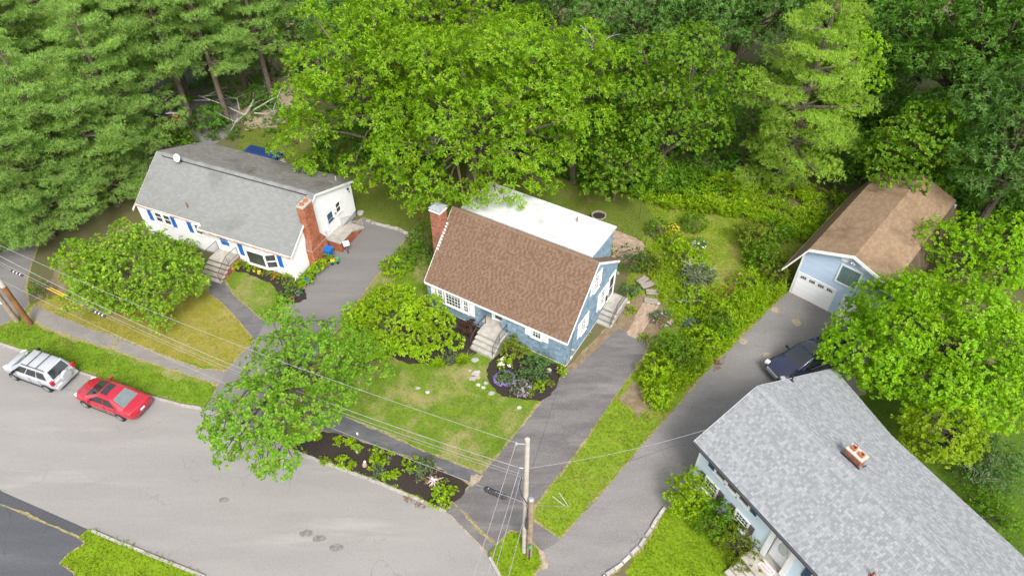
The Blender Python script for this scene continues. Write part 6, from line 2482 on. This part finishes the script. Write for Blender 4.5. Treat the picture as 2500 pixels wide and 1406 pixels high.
mpB = broadleaf('maple_tree', 'leafy green maple low at the wood edge left of the pine', (8.4, 45.4, 0), (8.6, 44.6, 3.6), (3.2, 2.6, 3.6), 26, 1.0, 'maple', 'maple_green', 25, .2, 1.0, zlow=-.6)
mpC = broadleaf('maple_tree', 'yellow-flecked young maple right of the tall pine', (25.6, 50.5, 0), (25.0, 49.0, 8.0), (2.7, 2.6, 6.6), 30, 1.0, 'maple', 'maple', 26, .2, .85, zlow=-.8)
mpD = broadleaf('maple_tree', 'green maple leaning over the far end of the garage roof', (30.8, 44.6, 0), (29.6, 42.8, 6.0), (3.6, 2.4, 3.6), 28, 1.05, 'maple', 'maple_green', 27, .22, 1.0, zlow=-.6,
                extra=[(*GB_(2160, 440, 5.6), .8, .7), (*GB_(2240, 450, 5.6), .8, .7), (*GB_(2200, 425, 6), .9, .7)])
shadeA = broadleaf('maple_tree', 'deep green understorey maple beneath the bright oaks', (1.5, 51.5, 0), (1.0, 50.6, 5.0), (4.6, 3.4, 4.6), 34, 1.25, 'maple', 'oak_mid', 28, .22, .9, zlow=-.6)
wood = 'background trees of the dark wood'
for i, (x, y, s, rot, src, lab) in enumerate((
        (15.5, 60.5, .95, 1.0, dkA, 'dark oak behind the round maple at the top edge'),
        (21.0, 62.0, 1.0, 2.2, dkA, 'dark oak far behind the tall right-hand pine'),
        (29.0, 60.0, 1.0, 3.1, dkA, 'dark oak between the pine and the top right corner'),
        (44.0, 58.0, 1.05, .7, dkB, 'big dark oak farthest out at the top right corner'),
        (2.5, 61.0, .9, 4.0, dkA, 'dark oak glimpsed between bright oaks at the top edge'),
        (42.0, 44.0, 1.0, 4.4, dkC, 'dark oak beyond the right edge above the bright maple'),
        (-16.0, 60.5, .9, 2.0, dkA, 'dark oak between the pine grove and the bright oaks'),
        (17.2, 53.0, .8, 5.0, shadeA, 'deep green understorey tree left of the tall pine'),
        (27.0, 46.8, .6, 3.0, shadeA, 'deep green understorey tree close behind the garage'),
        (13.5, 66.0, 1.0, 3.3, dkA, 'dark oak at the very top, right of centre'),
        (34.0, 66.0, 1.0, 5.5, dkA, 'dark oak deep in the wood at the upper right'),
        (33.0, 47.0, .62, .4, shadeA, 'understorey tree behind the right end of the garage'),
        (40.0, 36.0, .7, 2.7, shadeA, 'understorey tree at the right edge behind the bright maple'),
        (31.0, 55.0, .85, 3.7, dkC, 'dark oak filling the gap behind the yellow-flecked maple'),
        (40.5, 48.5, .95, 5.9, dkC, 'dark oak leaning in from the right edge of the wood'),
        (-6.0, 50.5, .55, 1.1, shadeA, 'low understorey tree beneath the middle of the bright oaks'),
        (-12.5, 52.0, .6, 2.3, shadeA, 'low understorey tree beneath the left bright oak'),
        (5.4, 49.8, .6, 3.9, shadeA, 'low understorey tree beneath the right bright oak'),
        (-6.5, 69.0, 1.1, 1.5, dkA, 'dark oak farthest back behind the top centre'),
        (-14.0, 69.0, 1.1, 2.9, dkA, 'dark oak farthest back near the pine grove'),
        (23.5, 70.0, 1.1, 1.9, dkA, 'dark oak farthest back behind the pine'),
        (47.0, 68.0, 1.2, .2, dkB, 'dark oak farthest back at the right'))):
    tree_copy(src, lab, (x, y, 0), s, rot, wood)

# --- pines
pR = conifer('pine_tree', 'tall pale green white pine with layered boughs near the garage', (22.3, 46.8, 0), 18.5, 5.3, 31, 'pine_light', .10, 12, 6, .26, .9, .06, .26, taper=.62)
pL1 = conifer('pine_tree', 'nearest white pine, its boughs over the left end of the white house', (-34.4, 44.2, 0), 14.5, 5.6, 32, 'pine', .14, 12, 6, .28, 1.0, .05, .27, taper=.6)
pL2 = conifer('pine_tree', 'tall white pine with bare trunk behind the white house', (-27.0, 57.5, 0), 18.0, 4.0, 33, 'pine', .34, 11, 5, .22, .9, .08, .28)
pL3 = conifer('pine_tree', 'full white pine at the left edge of the picture', (-40.5, 49.5, 0), 16.0, 5.2, 34, 'pine', .2, 11, 6, .28, .95, .06, .28, taper=.65)
grove = 'white pines of the grove'
for i, (x, y, s, rot, src, lab) in enumerate((
        (-30.2, 57.0, .98, 2.0, pL2, 'white pine with slim dark trunk left of the bare-trunked pine'),
        (-23.6, 61.0, 1.0, 4.0, pL2, 'white pine nearest the bright oaks, dark trunk showing'),
        (-27.0, 63.5, 1.04, 1.0, pL2, 'white pine second row in the grove, trunk half hidden'),
        (-32.5, 62.5, 1.0, 5.2, pL2, 'white pine in the middle of the grove above the parked cars'),
        (-36.0, 56.5, 1.0, 3.0, pL2, 'white pine above the red car behind the white house'),
        (-44.5, 58.0, 1.05, 1.2, pL3, 'full white pine at the upper left edge'),
        (-38.0, 64.0, 1.0, 2.6, pL3, 'full white pine at the top left of the grove'),
        (-47.0, 66.0, 1.1, 4.6, pL3, 'full white pine in the top left corner'),
        (-21.0, 66.0, 1.0, 5.0, pL2, 'white pine at the back right of the grove'),
        (-30.0, 70.0, 1.1, .6, pL2, 'white pine farthest back in the grove'),
        (-33.5, 51.0, .92, 3.3, pL1, 'white pine just behind the far end of the white house'),
        (-41.5, 56.0, 1.0, 5.0, pL1, 'white pine behind the nearest one, boughs to the ground'),
        (-36.0, 60.0, 1.05, .3, pL3, 'white pine rising behind the red car'),
        (-31.5, 66.5, 1.05, 4.0, pL3, 'white pine at the top edge above the white house'),
        (-26.0, 68.0, .95, 2.2, pL1, 'white pine at the top edge left of the bright oaks'),
        (-46.0, 48.0, 1.0, 1.9, pL1, 'white pine cut off by the left edge'),
        (-35.6, 40.6, .80, 2.6, pL1, 'low white pine between the crab apple and the far driveway'),
        (-32.2, 44.6, .74, 4.4, pL1, 'small white pine brushing the left end of the grey roof'),
        (-39.0, 39.0, .92, .5, pL1, 'low white pine boughs over the far driveway at the left'))):
    tree_copy(src, lab, (x, y, 0), s, rot, grove)
# fallen limbs and brush at the foot of the grove
br = thing('fallen_limbs', 'long bleached fallen limbs leaning at the edge of the pine grove', 'branches', G(600, 290, 0))
twigs(br, (0, 0, .4), 4.2, 9, 'twig', 8, .035, 'limb', .5)
for i, (u, v, rx, rz_, mat, lab) in enumerate(((430, 350, 1.3, 1.1, 'maple_green', 'green shrub behind the far gable of the white house'), (520, 320, 1.8, 1.5, 'oak_mid', 'dark shrub under the bare pine trunks'),
                                               (640, 255, 1.6, 1.3, 'oak_mid', 'dark shrub between the pine grove and the bright oak'), (470, 380, .9, .8, 'weed_deep', 'low bush touching the back of the grey roof'),
                                               (300, 330, 2.0, 1.6, 'oak_mid', 'dark bush under the left pines by the parking ground'))):
    q = G(u, v)
    bush('shrub', lab, q, (rx, rx * .9, rz_), 14, .55, 'maple', mat, 60 + i)

# --- garden and street trees
apple = broadleaf('apple_tree', 'dense round crab apple in front of the white house', G(352, 735), GB_(335, 672, 2.5), (3.9, 2.9, 2.2), 46, 1.0, 'small', 'apple', 41, .16, 1.5, 1.35, zlow=-.5, bark='bark_grey',
                   extra=[(*GB_(300, 562, 4.2), .8, .8), (*GB_(345, 570, 4.4), .7, .8), (*GB_(425, 615, 3.8), .8, .8), (*GB_(485, 690, 2.4), .7, .8), (*GB_(180, 610, 3.0), .8, .8), (*GB_(395, 785, 1.3), .7, .8), (*GB_(260, 745, 1.6), .7, .8)])
fr = broadleaf('maple_tree', 'yellow-green sapling on the left side of the crab apple', G(215, 700), GB_(225, 655, 2.0), (2.1, 1.6, 1.7), 18, .75, 'maple', 'maple', 42, .08, .9, .8, zlow=-.5)
sm_l = []
for (u, v, z, r_) in ((700, 770, 6.5, .55), (690, 745, 6.8, .5), (660, 770, 6.3, .45), (715, 800, 6.5, .6), (760, 815, 6.6, .9), (820, 815, 6.3, .9), (700, 840, 6.8, .9), (660, 850, 6.3, .85), (770, 860, 7.2, 1.0), (820, 870, 6.6, .9), (640, 900, 6.2, .9),
                      (700, 900, 7.2, 1.0), (760, 915, 7.2, 1.0), (885, 845, 5.4, .8), (915, 880, 5.0, .75), (860, 930, 5.6, .75), (830, 960, 6.0, .8), (780, 990, 6.4, .95), (720, 970, 7.0, 1.0), (650, 960, 6.6, .9), (590, 975, 6.2, .95), (540, 1010, 5.8, .85),
                      (520, 1045, 5.5, .6), (570, 1050, 6.0, .9), (630, 1020, 6.6, 1.0), (690, 1040, 6.6, .9), (740, 1040, 6.3, .8), (550, 1095, 5.4, .6), (545, 1120, 5.2, .4), (620, 1085, 5.8, .7), (650, 1120, 5.4, .65), (700, 1110, 5.4, .6), (690, 1145, 5.0, .5), (640, 1145, 5.0, .4), (665, 1085, 5.8, .7),
                      (860, 885, 4.0, .8), (940, 905, 4.6, .45), (800, 1010, 5.8, .6), (600, 1010, 6.2, .9), (860, 830, 5.6, .7)):
    q = G(u, v, z)
    sm_l.append((q.x, q.y, z, r_ * 1.14, .72))
stb = G(752, 1012)
maple_s = broadleaf('maple_tree', 'street maple with sprawling crown over the kerb and wires', stb, (stb.x, stb.y, 6), (4, 4, 3), 0, 1, 'maple', 'street_maple', 43, .24, 2.1, .85,
                    lobes=[(x - stb.x, y - stb.y, z, r_, f) for x, y, z, r_, f in sm_l])
azal = broadleaf('azalea_shrub', 'large yellow-green azalea left of the blue house front steps', G(965, 835), GB_(962, 798, 1.0), (3.3, 2.4, 1.6), 46, .82, 'small', 'rhodo', 44, .09, 1.9, 1.15, zlow=-.35, cat='shrub',
                 extra=[(*GB_(1080, 825, .8), .8, .8), (*GB_(1110, 835, .6), .55, .8), (*GB_(985, 722, 1.1), .8, .8), (*GB_(930, 730, 1.2), .8, .8)])
mapR = broadleaf('maple_tree', 'large brilliant green maple at the right between garage and grey roof', G(2310, 925), GB_(2285, 855, 4.1), (4.7, 4.0, 3.2), 66, 1.3, 'maple', 'maple', 45, .3, 2.2, .9, zlow=-.5, low=-.5, inner=.35,
                 extra=[(*GB_(2040, 830, 3.2), .8, .8), (*GB_(2060, 870, 3.2), .8, .8), (*GB_(2115, 775, 3.6), .8, .8), (*GB_(2088, 752, 3.3), .75, .8), (*GB_(2165, 705, 4.0), .7, .8)])
mapY = broadleaf('maple_tree', 'yellow-green maple touching the back edge of the grey roof', G(2310, 1090), GB_(2300, 1065, 3.2), (2.3, 1.5, 2.0), 20, .8, 'maple', 'maple_yellow', 46, .16, 1.5, .85, zlow=-.5)
mapG = broadleaf('maple_tree', 'light green maple right of the garage at the picture edge', G(2420, 660), GB_(2400, 630, 3.6), (4.4, 2.6, 2.6), 34, 1.0, 'maple', 'maple', 47, .2, 1.0, .95, zlow=-.5)
gsh = bush('shrub', 'grey-green shrub with bare twigs behind the grey roof', G(2390, 1160), (2.0, 1.5, 1.6), 20, .6, 'small', 'sage', 48, .8, 1.2)
twigs(gsh, (-.6, -.4, 1.0), 1.5, 9, 'twig', 9)
bush('shrub', 'low dark shrub at the lower right behind the grey roof', G(2400, 1270), (1.6, 1.3, .9), 14, .5, 'small', 'weed_deep', 49, .8, 1.2)

# --- hedge and wild garden between the driveways
hedge = [(1600, 935, .95, 1.3, 'weed', 'light green bush at the street end of the overgrown hedge'), (1655, 895, 1.15, 1.5, 'weed_mid', 'broad bright bush second from the street end of the hedge'),
         (1625, 880, .9, 1.3, 'weed_mid', 'leafy bush on the blue house side of the hedge, near the street end'), (1710, 862, 1.0, 1.3, 'weed', 'bright bush in the middle of the hedge by the dead leaves'),
         (1745, 815, .85, 1.1, 'weed_mid', 'feathery bush along the hedge above the middle one'), (1600, 975, .6, .8, 'weed', 'lowest small bush at the very street end of the hedge'),
         (1855, 650, 1.3, 1.6, 'weed_mid', 'tall bush left of the garage front corner'), (1830, 600, 1.2, 1.4, 'olive', 'olive-green bush behind the tall bush near the garage'),
         (1895, 680, .8, 1.0, 'olive', 'rounded bush touching the garage corner'), (1815, 700, .7, .8, 'weed', 'leafy bush low between garage and wild garden'),
         (1890, 590, 1.2, 1.3, 'weed_deep', 'dark bush along the left side of the garage'),
         (1700, 690, .9, .9, 'grey_leaf', 'pale grey bush full of dry twigs in the wild garden'), (1660, 640, 1.1, 1.0, 'weed', 'airy bright shrub in the middle of the wild garden'),
         (1690, 745, .9, .9, 'weed', 'bright clump above the blue spruce'), (1605, 570, .7, .7, 'weed_deep', 'rounded dark bush near the bird feeder'),
         (1690, 560, .8, .7, 'weed_deep', 'dark clump near the top of the wild garden'), (1640, 600, .7, .5, 'weed', 'bright low clump by the yellow flowers'),
         (1540, 655, 1.0, 1.3, 'juniper', 'dark juniper at the back corner of the blue house'), (1740, 770, .7, .9, 'weed', 'bright weeds above the feathery hedge bush'),
         (1580, 655, .8, .8, 'olive', 'olive bush between the juniper and the wild garden')]
for i, (u, v, rx, rz_, mat, lab) in enumerate(hedge):
    q = G(u, v)
    b_ = bush('shrub', lab, q, (rx, rx * .9, rz_), int(14 + 8 * rx), .42, 'small', mat, 100 + i, 1.0, 1.25 if mat != 'juniper' else .8)
    if mat == 'grey_leaf':
        twigs(b_, (0, 0, .5), 1.5, 16, 'twig', 12, .012)
    if i == 13:
        twigs(b_, (0, 0, .4), 1.3, 10, 'twig', 14, .011)
    if 'juniper' in lab and 'dark juniper' in lab:
        pass
sp = bush('spruce', 'dwarf blue spruce in the mown curve near the hedge', G(1683, 800), (.48, .42, .42), 14, .2, 'fine', 'spruce_blue', 130, 1.2, 1.3)
yf = bush('flower_clump', 'clump of yellow flowers near the top of the wild garden', G(1635, 567), (.65, .5, .5), 12, .26, 'small', 'olive', 131)
flowers(yf, (0, 0, .2), (.68, .52, .5), 90, 'fl_yellow', .09, seed=2)
wf_ = bush('flower_clump', 'small white flowering clump in the wild garden', G(1705, 605), (.5, .4, .45), 10, .2, 'small', 'sage', 132)
flowers(wf_, (0, 0, .2), (.5, .4, .42), 26, 'fl_white', .09, seed=3)
pf_ = bush('flower_clump', 'pink and lilac flowering clump beside the brick path', G(1608, 785), (.8, .7, .45), 14, .28, 'small', 'sage', 133)
flowers(pf_, (0, 0, .15), (.8, .7, .45), 26, 'fl_lilac', .09, seed=4)
flowers(pf_, (.3, -.3, .1), (.5, .5, .4), 8, 'fl_pink', .12, 'pink_flower', 5)
rf_ = bush('flower_clump', 'weed clump with dark red seed heads near the hedge', G(1770, 725), (.8, .6, .5), 12, .26, 'small', 'weed', 134)
flowers(rf_, (0, 0, .2), (.8, .6, .5), 22, 'fl_red', .10, seed=6)
rf2 = bush('flower_clump', 'clump with dark red flowers beneath the garage corner bush', G(1835, 725), (.8, .6, .6), 12, .26, 'small', 'weed', 135)
flowers(rf2, (0, 0, .25), (.8, .6, .55), 26, 'fl_red', .11, seed=7)
hs_ = bush('hosta', 'hosta clump against the side steps of the blue house', G(1538, 718), (.75, .5, .5), 12, .28, 'maple', 'sage', 136, 1.0, .8)
bush('shrub', 'tiny bright plant beside the side steps', G(1537, 763), (.3, .3, .3), 8, .14, 'small', 'weed', 137)
bush('shrub', 'small bright plant at the street end of the brick path', G(1572, 828), (.32, .3, .3), 8, .14, 'small', 'weed', 138)

# --- beds in front of the blue house
bush('shrub', 'yellow-green shrub right of the front steps in the mulch bed', G(1252, 868), (.72, .62, .95), 20, .28, 'small', 'olive', 140, 1.0, 1.2)
bush('shrub', 'sage-green shrub in the middle of the mulch bed', G(1305, 915), (.85, .75, .75), 20, .3, 'small', 'sage', 141, 1.0, 1.2)
ln1 = bush('lavender', 'lilac grey lavender at the front edge of the mulch bed', G(1275, 952), (.62, .55, .4), 14, .24, 'fine', 'grey_leaf', 142, .7, 1.6)
flowers(ln1, (0, 0, .18), (.66, .6, .42), 70, 'fl_lilac', .07, seed=8)
pr1 = bush('flower_clump', 'purple-ringed flower clump at the left of the mulch bed', G(1232, 927), (.58, .5, .28), 12, .2, 'small', 'sage', 143)
flowers(pr1, (0, 0, .08), (.62, .55, .3), 90, 'fl_purple', .07, seed=9, ring=True)
wr1 = bush('rose_bush', 'small rose bush with cream blooms in the mulch bed', G(1232, 896), (.42, .4, .5), 10, .2, 'small', 'weed', 144)
flowers(wr1, (0, 0, .25), (.4, .4, .5), 7, 'fl_white', .14, seed=10)
bush('shrub', 'bright leafy plant low in the front right of the mulch bed', G(1317, 950), (.3, .34, .4), 10, .16, 'maple', 'weed', 145, 1, .7)
bush('shrub', 'tiny yellow plant at the front tip of the mulch bed', G(1292, 967), (.22, .2, .22), 7, .12, 'small', 'olive', 146)
bush('shrub', 'tall green plant at the house corner by the driveway', G(1372, 918), (.22, .3, .6), 9, .16, 'small', 'weed', 147)
bush('shrub', 'sparse bluish plant against the blue front wall', G(1325, 885), (.6, .35, .5), 10, .22, 'fine', 'sage', 148, .6)
bush('shrub', 'small yellow-green plant near the driveway edge of the mulch bed', G(1342, 940), (.24, .2, .2), 7, .11, 'small', 'olive', 149)
bush('maroon_shrub', 'dark maroon shrub left of the front steps', G(1150, 815), (.6, .5, .75), 14, .26, 'small', 'maroon', 150)
bush('maroon_shrub', 'dark maroon shrub against the wall right of the front steps', G(1265, 835), (.45, .3, .55), 10, .2, 'small', 'maroon', 151)
bush('shrub', 'pale grey mounded shrub below the azalea', G(1097, 880), (.48, .42, .36), 12, .2, 'fine', 'grey_leaf', 152, 1.0, 1.3)
for i, (u, v, lab) in enumerate(((1130, 885, 'strap-leaved daylily right of the pale grey mound'), (1070, 892, 'strap-leaved daylily left of the pale grey mound'))):
    t = thing('daylily', lab, 'plant', G(u, v, .02))
    rg = np.random.default_rng(i)
    C_ = np.concatenate([rg.normal(0, .16, (26, 2)), np.full((26, 1), .02)], 1)
    link('leaves', quad_mesh('leaves', leaf_quads(C_, np.tile(np.array([[0, 0, 1.]]), (26, 1)), 9, .5, .05, .3, 1.1, .12, rg)), M['weed'], t)

# --- street bed
sb_ = [(775, 1070, .2, 'small fern-like plant nearest the maple in the street bed'), (825, 1078, .2, 'low green plant below the white marker in the street bed'), (852, 1082, .26, 'upright green plant near the sidewalk in the street bed'),
       (872, 1098, .2, 'small green plant left of centre in the street bed'), (915, 1110, .34, 'leafy clump at the sidewalk edge of the street bed'), (950, 1120, .3, 'rounded bright plant right of the leafy clump'),
       (922, 1135, .34, 'bright plant behind the garden figure'), (925, 1155, .3, 'pale mounded plant near the kerb in the street bed'), (942, 1165, .2, 'small bright plant by the kerb, mid bed'),
       (838, 1130, .34, 'low spreading plant at the kerb left of the figure'), (860, 1140, .2, 'tiny plant at the kerb next to the spreading plant'), (965, 1160, .16, 'tiny plant right of the small bright plants'),
       (1005, 1140, .5, 'bushy bright plant left of the dry branches'), (1030, 1155, .55, 'grey-green bushy plant beside the dry branches'), (1080, 1205, .5, 'bright tall plant between the dry branches and kerb'),
       (1075, 1232, .42, 'bright plant at the driveway tip of the street bed'), (1105, 1200, .2, 'small yellowing plant at the right tip of the street bed'), (795, 1128, .16, 'tiny plant near the kerb at the maple end'), (1045, 1135, .3, 'spiky pale plant behind the dry branches')]
for i, (u, v, s, lab) in enumerate(sb_):
    bush('bedding_plant', lab, G(u, v, .02), (s, s * .85, s * .9), 9, s * .48, 'small', 'weed' if i not in (7, 13, 18) else 'grey_leaf', 160 + i, .9, .9 + s * .7, cat='plant')

# --- white house border and pots
wb = [(560, 655, .3, 'fl_red', 'red flowers at the foot of the white house steps'), (575, 655, .3, 'fl_yellow', 'yellow flowers beside the white house steps'), (590, 650, .3, None, 'leafy plant left under the bow window'), (612, 658, .26, None, 'leafy plant second under the bow window'),
      (630, 664, .3, 'fl_yellow', 'plant with yellow blooms under the middle of the bow window'), (652, 672, .3, None, 'bright plant under the right of the bow window'), (675, 680, .28, 'fl_orange', 'orange-flowered plant near the white house corner'),
      (700, 688, .42, None, 'rounded bright plant by the white house corner'), (722, 708, .5, None, 'leafy bush at the downspout of the white house')]
for i, (u, v, s, fl_, lab) in enumerate(wb):
    b_ = bush('bedding_plant', lab, G(u, v, .02), (s, s * .85, s * 1.1), 9, s * .46, 'small', 'weed' if i % 2 else 'olive', 190 + i, .9, 1.0, cat='plant')
    if fl_:
        flowers(b_, (0, 0, s * .4), (s, s, s), 14, fl_, .12, seed=i)
pots = [(752, 690, .50, 'pot_blue', .26, 'weed', 'bright plant in the large blue pot at the driveway edge'), (776, 665, .46, 'teal', .2, 'weed', 'leafy plant in the teal pot beside the chimney'), (790, 655, .42, 'terra', .16, 'weed', 'leafy plant in the terracotta pot by the chimney foot'),
        (802, 638, .42, 'pot_dark', .2, 'olive', 'round grassy plant in a dark pot below the blue bin'), (738, 706, .3, 'terra', .16, 'weed', 'small plant in a terracotta pot by the house corner'), (765, 678, .4, 'pot_dark', .2, 'weed', 'bright plant in a dark pot between blue and teal pots')]
for i, (u, v, s, pm_, pr_, lm, lab) in enumerate(pots):
    t = thing('potted_plant', lab, 'potted plant', G(u, v, .02))
    mb = MB()
    mb.lathe([(pr_ * .7, 0), (pr_, .28), (pr_ * 1.06, .30), (pr_ * .92, .30), (pr_ * .9, .25)], 14)
    mb.build('pot', M[pm_], t)
    lb = crown_lobes((0, 0, .48), (s * .8, s * .8, s * .6), 12, s * .42, 210 + i, -.3)
    link('foliage', quad_mesh('foliage', crown_quads(lb, 'small', 210 + i, .9, 1.1)), M[lm], t)
for i, (u, v, m_, lab) in enumerate(((728, 720, 'steel', 'empty grey pot with soil near the lawn corner'), (735, 713, 'pot_dark', 'empty dark pot beside the grey pot'), (741, 703, 'cream', 'cream pot at the driveway edge'), (713, 735, 'terra', 'brown pot at the corner of the little lawn'))):
    t = thing('flower_pot', lab, 'flower pot', G(u, v, .02))
    mb = MB()
    mb.lathe([(.13, 0), (.19, .22), (.20, .24), (.17, .24), (.16, .18)], 14)
    mb.build('pot', M[m_], t)
    mb = MB()
    mb.lathe([(.155, .17), (.155, .19)], 14)
    mb.build('soil', M['mulch'], t)
bush('shrub', 'blue-green bushy plants at the lawn corner by the driveway', G(716, 712), (.5, .45, .5), 12, .24, 'small', 'sage', 220)
bush('shrub', 'dark bushy plants at the tip of the little lawn', G(697, 735), (.6, .45, .45), 12, .24, 'small', 'weed_deep', 221)
bush('rose_bush', 'white flowering shrub left of the white house steps', G(468, 625), (.6, .5, 1.2), 16, .3, 'small', 'apple', 222)
bush('shrub', 'small green bush by the far driveway at the left', G(105, 718), (.8, .6, .7), 16, .3, 'maple', 'maple_green', 223, 1, .7)
bush('shrub', 'light green bush between driveway and blue house chimney', G(1015, 640), (1.2, 1.0, 1.0), 18, .5, 'maple', 'weed_deep', 224, 1, .8)
bush('shrub', 'dark green bush beside the blue house chimney foot', G(1035, 600), (1.0, 1.0, 1.1), 16, .5, 'maple', 'weed_deep', 225, 1, .8)
bush('shrub', 'green bush left of the azalea by the driveway edge', G(965, 660), (1.0, .8, .6), 14, .42, 'small', 'weed', 226, 1, 1.2)
# --- shrubs in front of the grey-roofed house
bush('shrub', 'tall yellow-green shrub at the left corner of the grey-roofed house', G(1672, 1235), (1.05, .9, 1.7), 28, .42, 'small', 'weed', 230, 1.0, 1.2)
bush('shrub', 'feathery green shrub in the middle of the grey-roofed house front', G(1740, 1290), (.9, .75, 1.2), 22, .38, 'small', 'weed_deep', 231, 1.0, 1.2)
bush('shrub', 'rounded dark green shrub beside the entrance stoop', G(1798, 1350), (1.0, .9, 1.2), 24, .4, 'fine', 'olive', 232, 1.0, 1.3)
bush('shrub', 'bright shrub in front between the feathery and rounded shrubs', G(1762, 1315), (.6, .55, .8), 14, .3, 'small', 'weed', 233)

# --- stuff: weeds, ground cover, grass
def cover(name, poly, mat, n, seed, h=.35, L=.22, W=.07, K=6, excl=(), var=.5):
    rg = np.random.default_rng(seed)
    P_ = np.array([(p[0], p[1]) for p in poly])
    lo, hi = P_.min(0), P_.max(0)
    q = rg.uniform(lo, hi, (n * 3, 2))
    k = inside(q, poly)
    for e in excl:
        k &= ~inside(q, e)
    f = np.sin(q[:, 0] * 1.3 + 2 * np.sin(q[:, 1] * .7 + seed)) * np.cos(q[:, 1] * 1.1 + 1.5 * np.sin(q[:, 0] * .9))
    k &= rg.random(len(q)) < np.clip(.5 + var * f, .02, 1)
    q = q[k][:n]
    z = h * rg.uniform(.15, 1.0, (len(q), 1))
    C_ = np.concatenate([q, z], 1)
    A_ = rg.normal(0, .3, (len(q), 3)) + np.array([0, 0, 1.])
    A_ /= np.linalg.norm(A_, axis=1, keepdims=True)
    o = link(name, quad_mesh(name, leaf_quads(C_, A_, K, L, W, .4, 1.4, .08, rg)), M[mat])
    o['kind'] = 'stuff'
    return o
TALLW = px((1745, 840), (1700, 790), (1770, 740), (1850, 715), (1915, 712), (1905, 730), (1800, 832), (1765, 868))
cover('weeds', TALLW, 'weed', 2600, 1, .9, .30, .07)
HEDGEBASE = px((1560, 935), (1600, 880), (1680, 830), (1740, 790), (1790, 835), (1700, 930), (1625, 1000), (1590, 990))
cover('weeds', HEDGEBASE, 'weed', 2200, 2, .8, .2, .06)
FERN = px((1430, 450), (1560, 480), (1700, 505), (1800, 520), (1900, 540), (1990, 560), (1960, 600), (1880, 560), (1790, 535), (1640, 520), (1520, 480))
cover('ferns', FERN, 'weed', 3200, 3, .7, .3, .08, var=.5)
cover('ferns', px((1640, 505), (1760, 440), (1960, 470), (2080, 500), (1985, 600), (1900, 560), (1790, 535)), 'weed', 2200, 13, 1.0, .3, .08, var=.5)
cover('undergrowth', px((1480, 430), (1600, 400), (1760, 440), (1780, 480), (1690, 500), (1560, 475)), 'weed_deep', 2600, 21, .8, .28, .12, var=.3)
WILDC = px((1560, 620), (1640, 580), (1720, 590), (1740, 680), (1720, 780), (1690, 830), (1640, 790), (1600, 720))
cover('weeds', WILDC, 'weed', 1500, 4, .4, .2, .045)
cover('weeds', px((1830, 560), (1900, 590), (1900, 700), (1800, 720), (1815, 640)), 'weed', 900, 5, .45, .2, .05)
UNDER = [(-18, 47), (-4, 52), (8, 46), (20, 49), (30, 47.5), (42, 40), (48, 60), (20, 72), (-18, 72)]
cover('undergrowth', [(31, 47), (34, 36), (44, 28), (60, 40), (50, 62), (34, 62), (29, 52)], 'oak_mid', 5200, 22, .9, .4, .22, 5, var=.2)
cover('undergrowth', UNDER, 'oak_mid', 9000, 6, .9, .4, .22, 5, var=.3)
cover('undergrowth', [(-45, 50), (-30, 53), (-20, 56), (-16, 70), (-50, 72)], 'oak_mid', 2200, 7, .5, .32, .18, 5, var=.7)
EXCL = [DW, DB, DR, W1, W2, W3, PATH, BED1, BED2, BED3, BED4, BARE1, BARE2]
dens = dict(shade=160, verge=300, left=210, mid=210, strip=300, vivid=260, back=130, wild=260)
for i, (k, p) in enumerate(LAWNS):
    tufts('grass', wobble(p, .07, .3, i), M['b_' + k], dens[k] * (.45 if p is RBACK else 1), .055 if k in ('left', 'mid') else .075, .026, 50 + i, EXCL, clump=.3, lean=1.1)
tufts('grass', near, M['b_vivid'], 220, .09, .03, 70, [NEARD, px((0, 1197), (-22, 1222), (188, 1312), (216, 1291))], clump=.3)
# clover patches in the near verge and along the kerb
cover('kerb_weeds', px((700, 1096), (715, 1092), (900, 1160), (1090, 1242), (1088, 1250), (900, 1168)), 'weed', 260, 9, .08, .12, .05)
cover('kerb_weeds', px((216, 1291), (300, 1328), (500, 1410), (498, 1400), (300, 1318), (220, 1286)), 'weed', 160, 10, .06, .1, .05)
cover('fallen_leaves', px((1745, 872), (1778, 833), (1766, 895), (1735, 912)), 'litter', 260, 11, .03, .11, .07, 3)
cover('leaf_litter', px((985, 1208), (1050, 1236), (1040, 1246), (990, 1224)), 'litter', 50, 12, .03, .09, .05, 3)
for o_ in [o for o in col.objects if o.name.startswith('leaf_litter') and o.parent is None]:
    o_.location.z = RZ
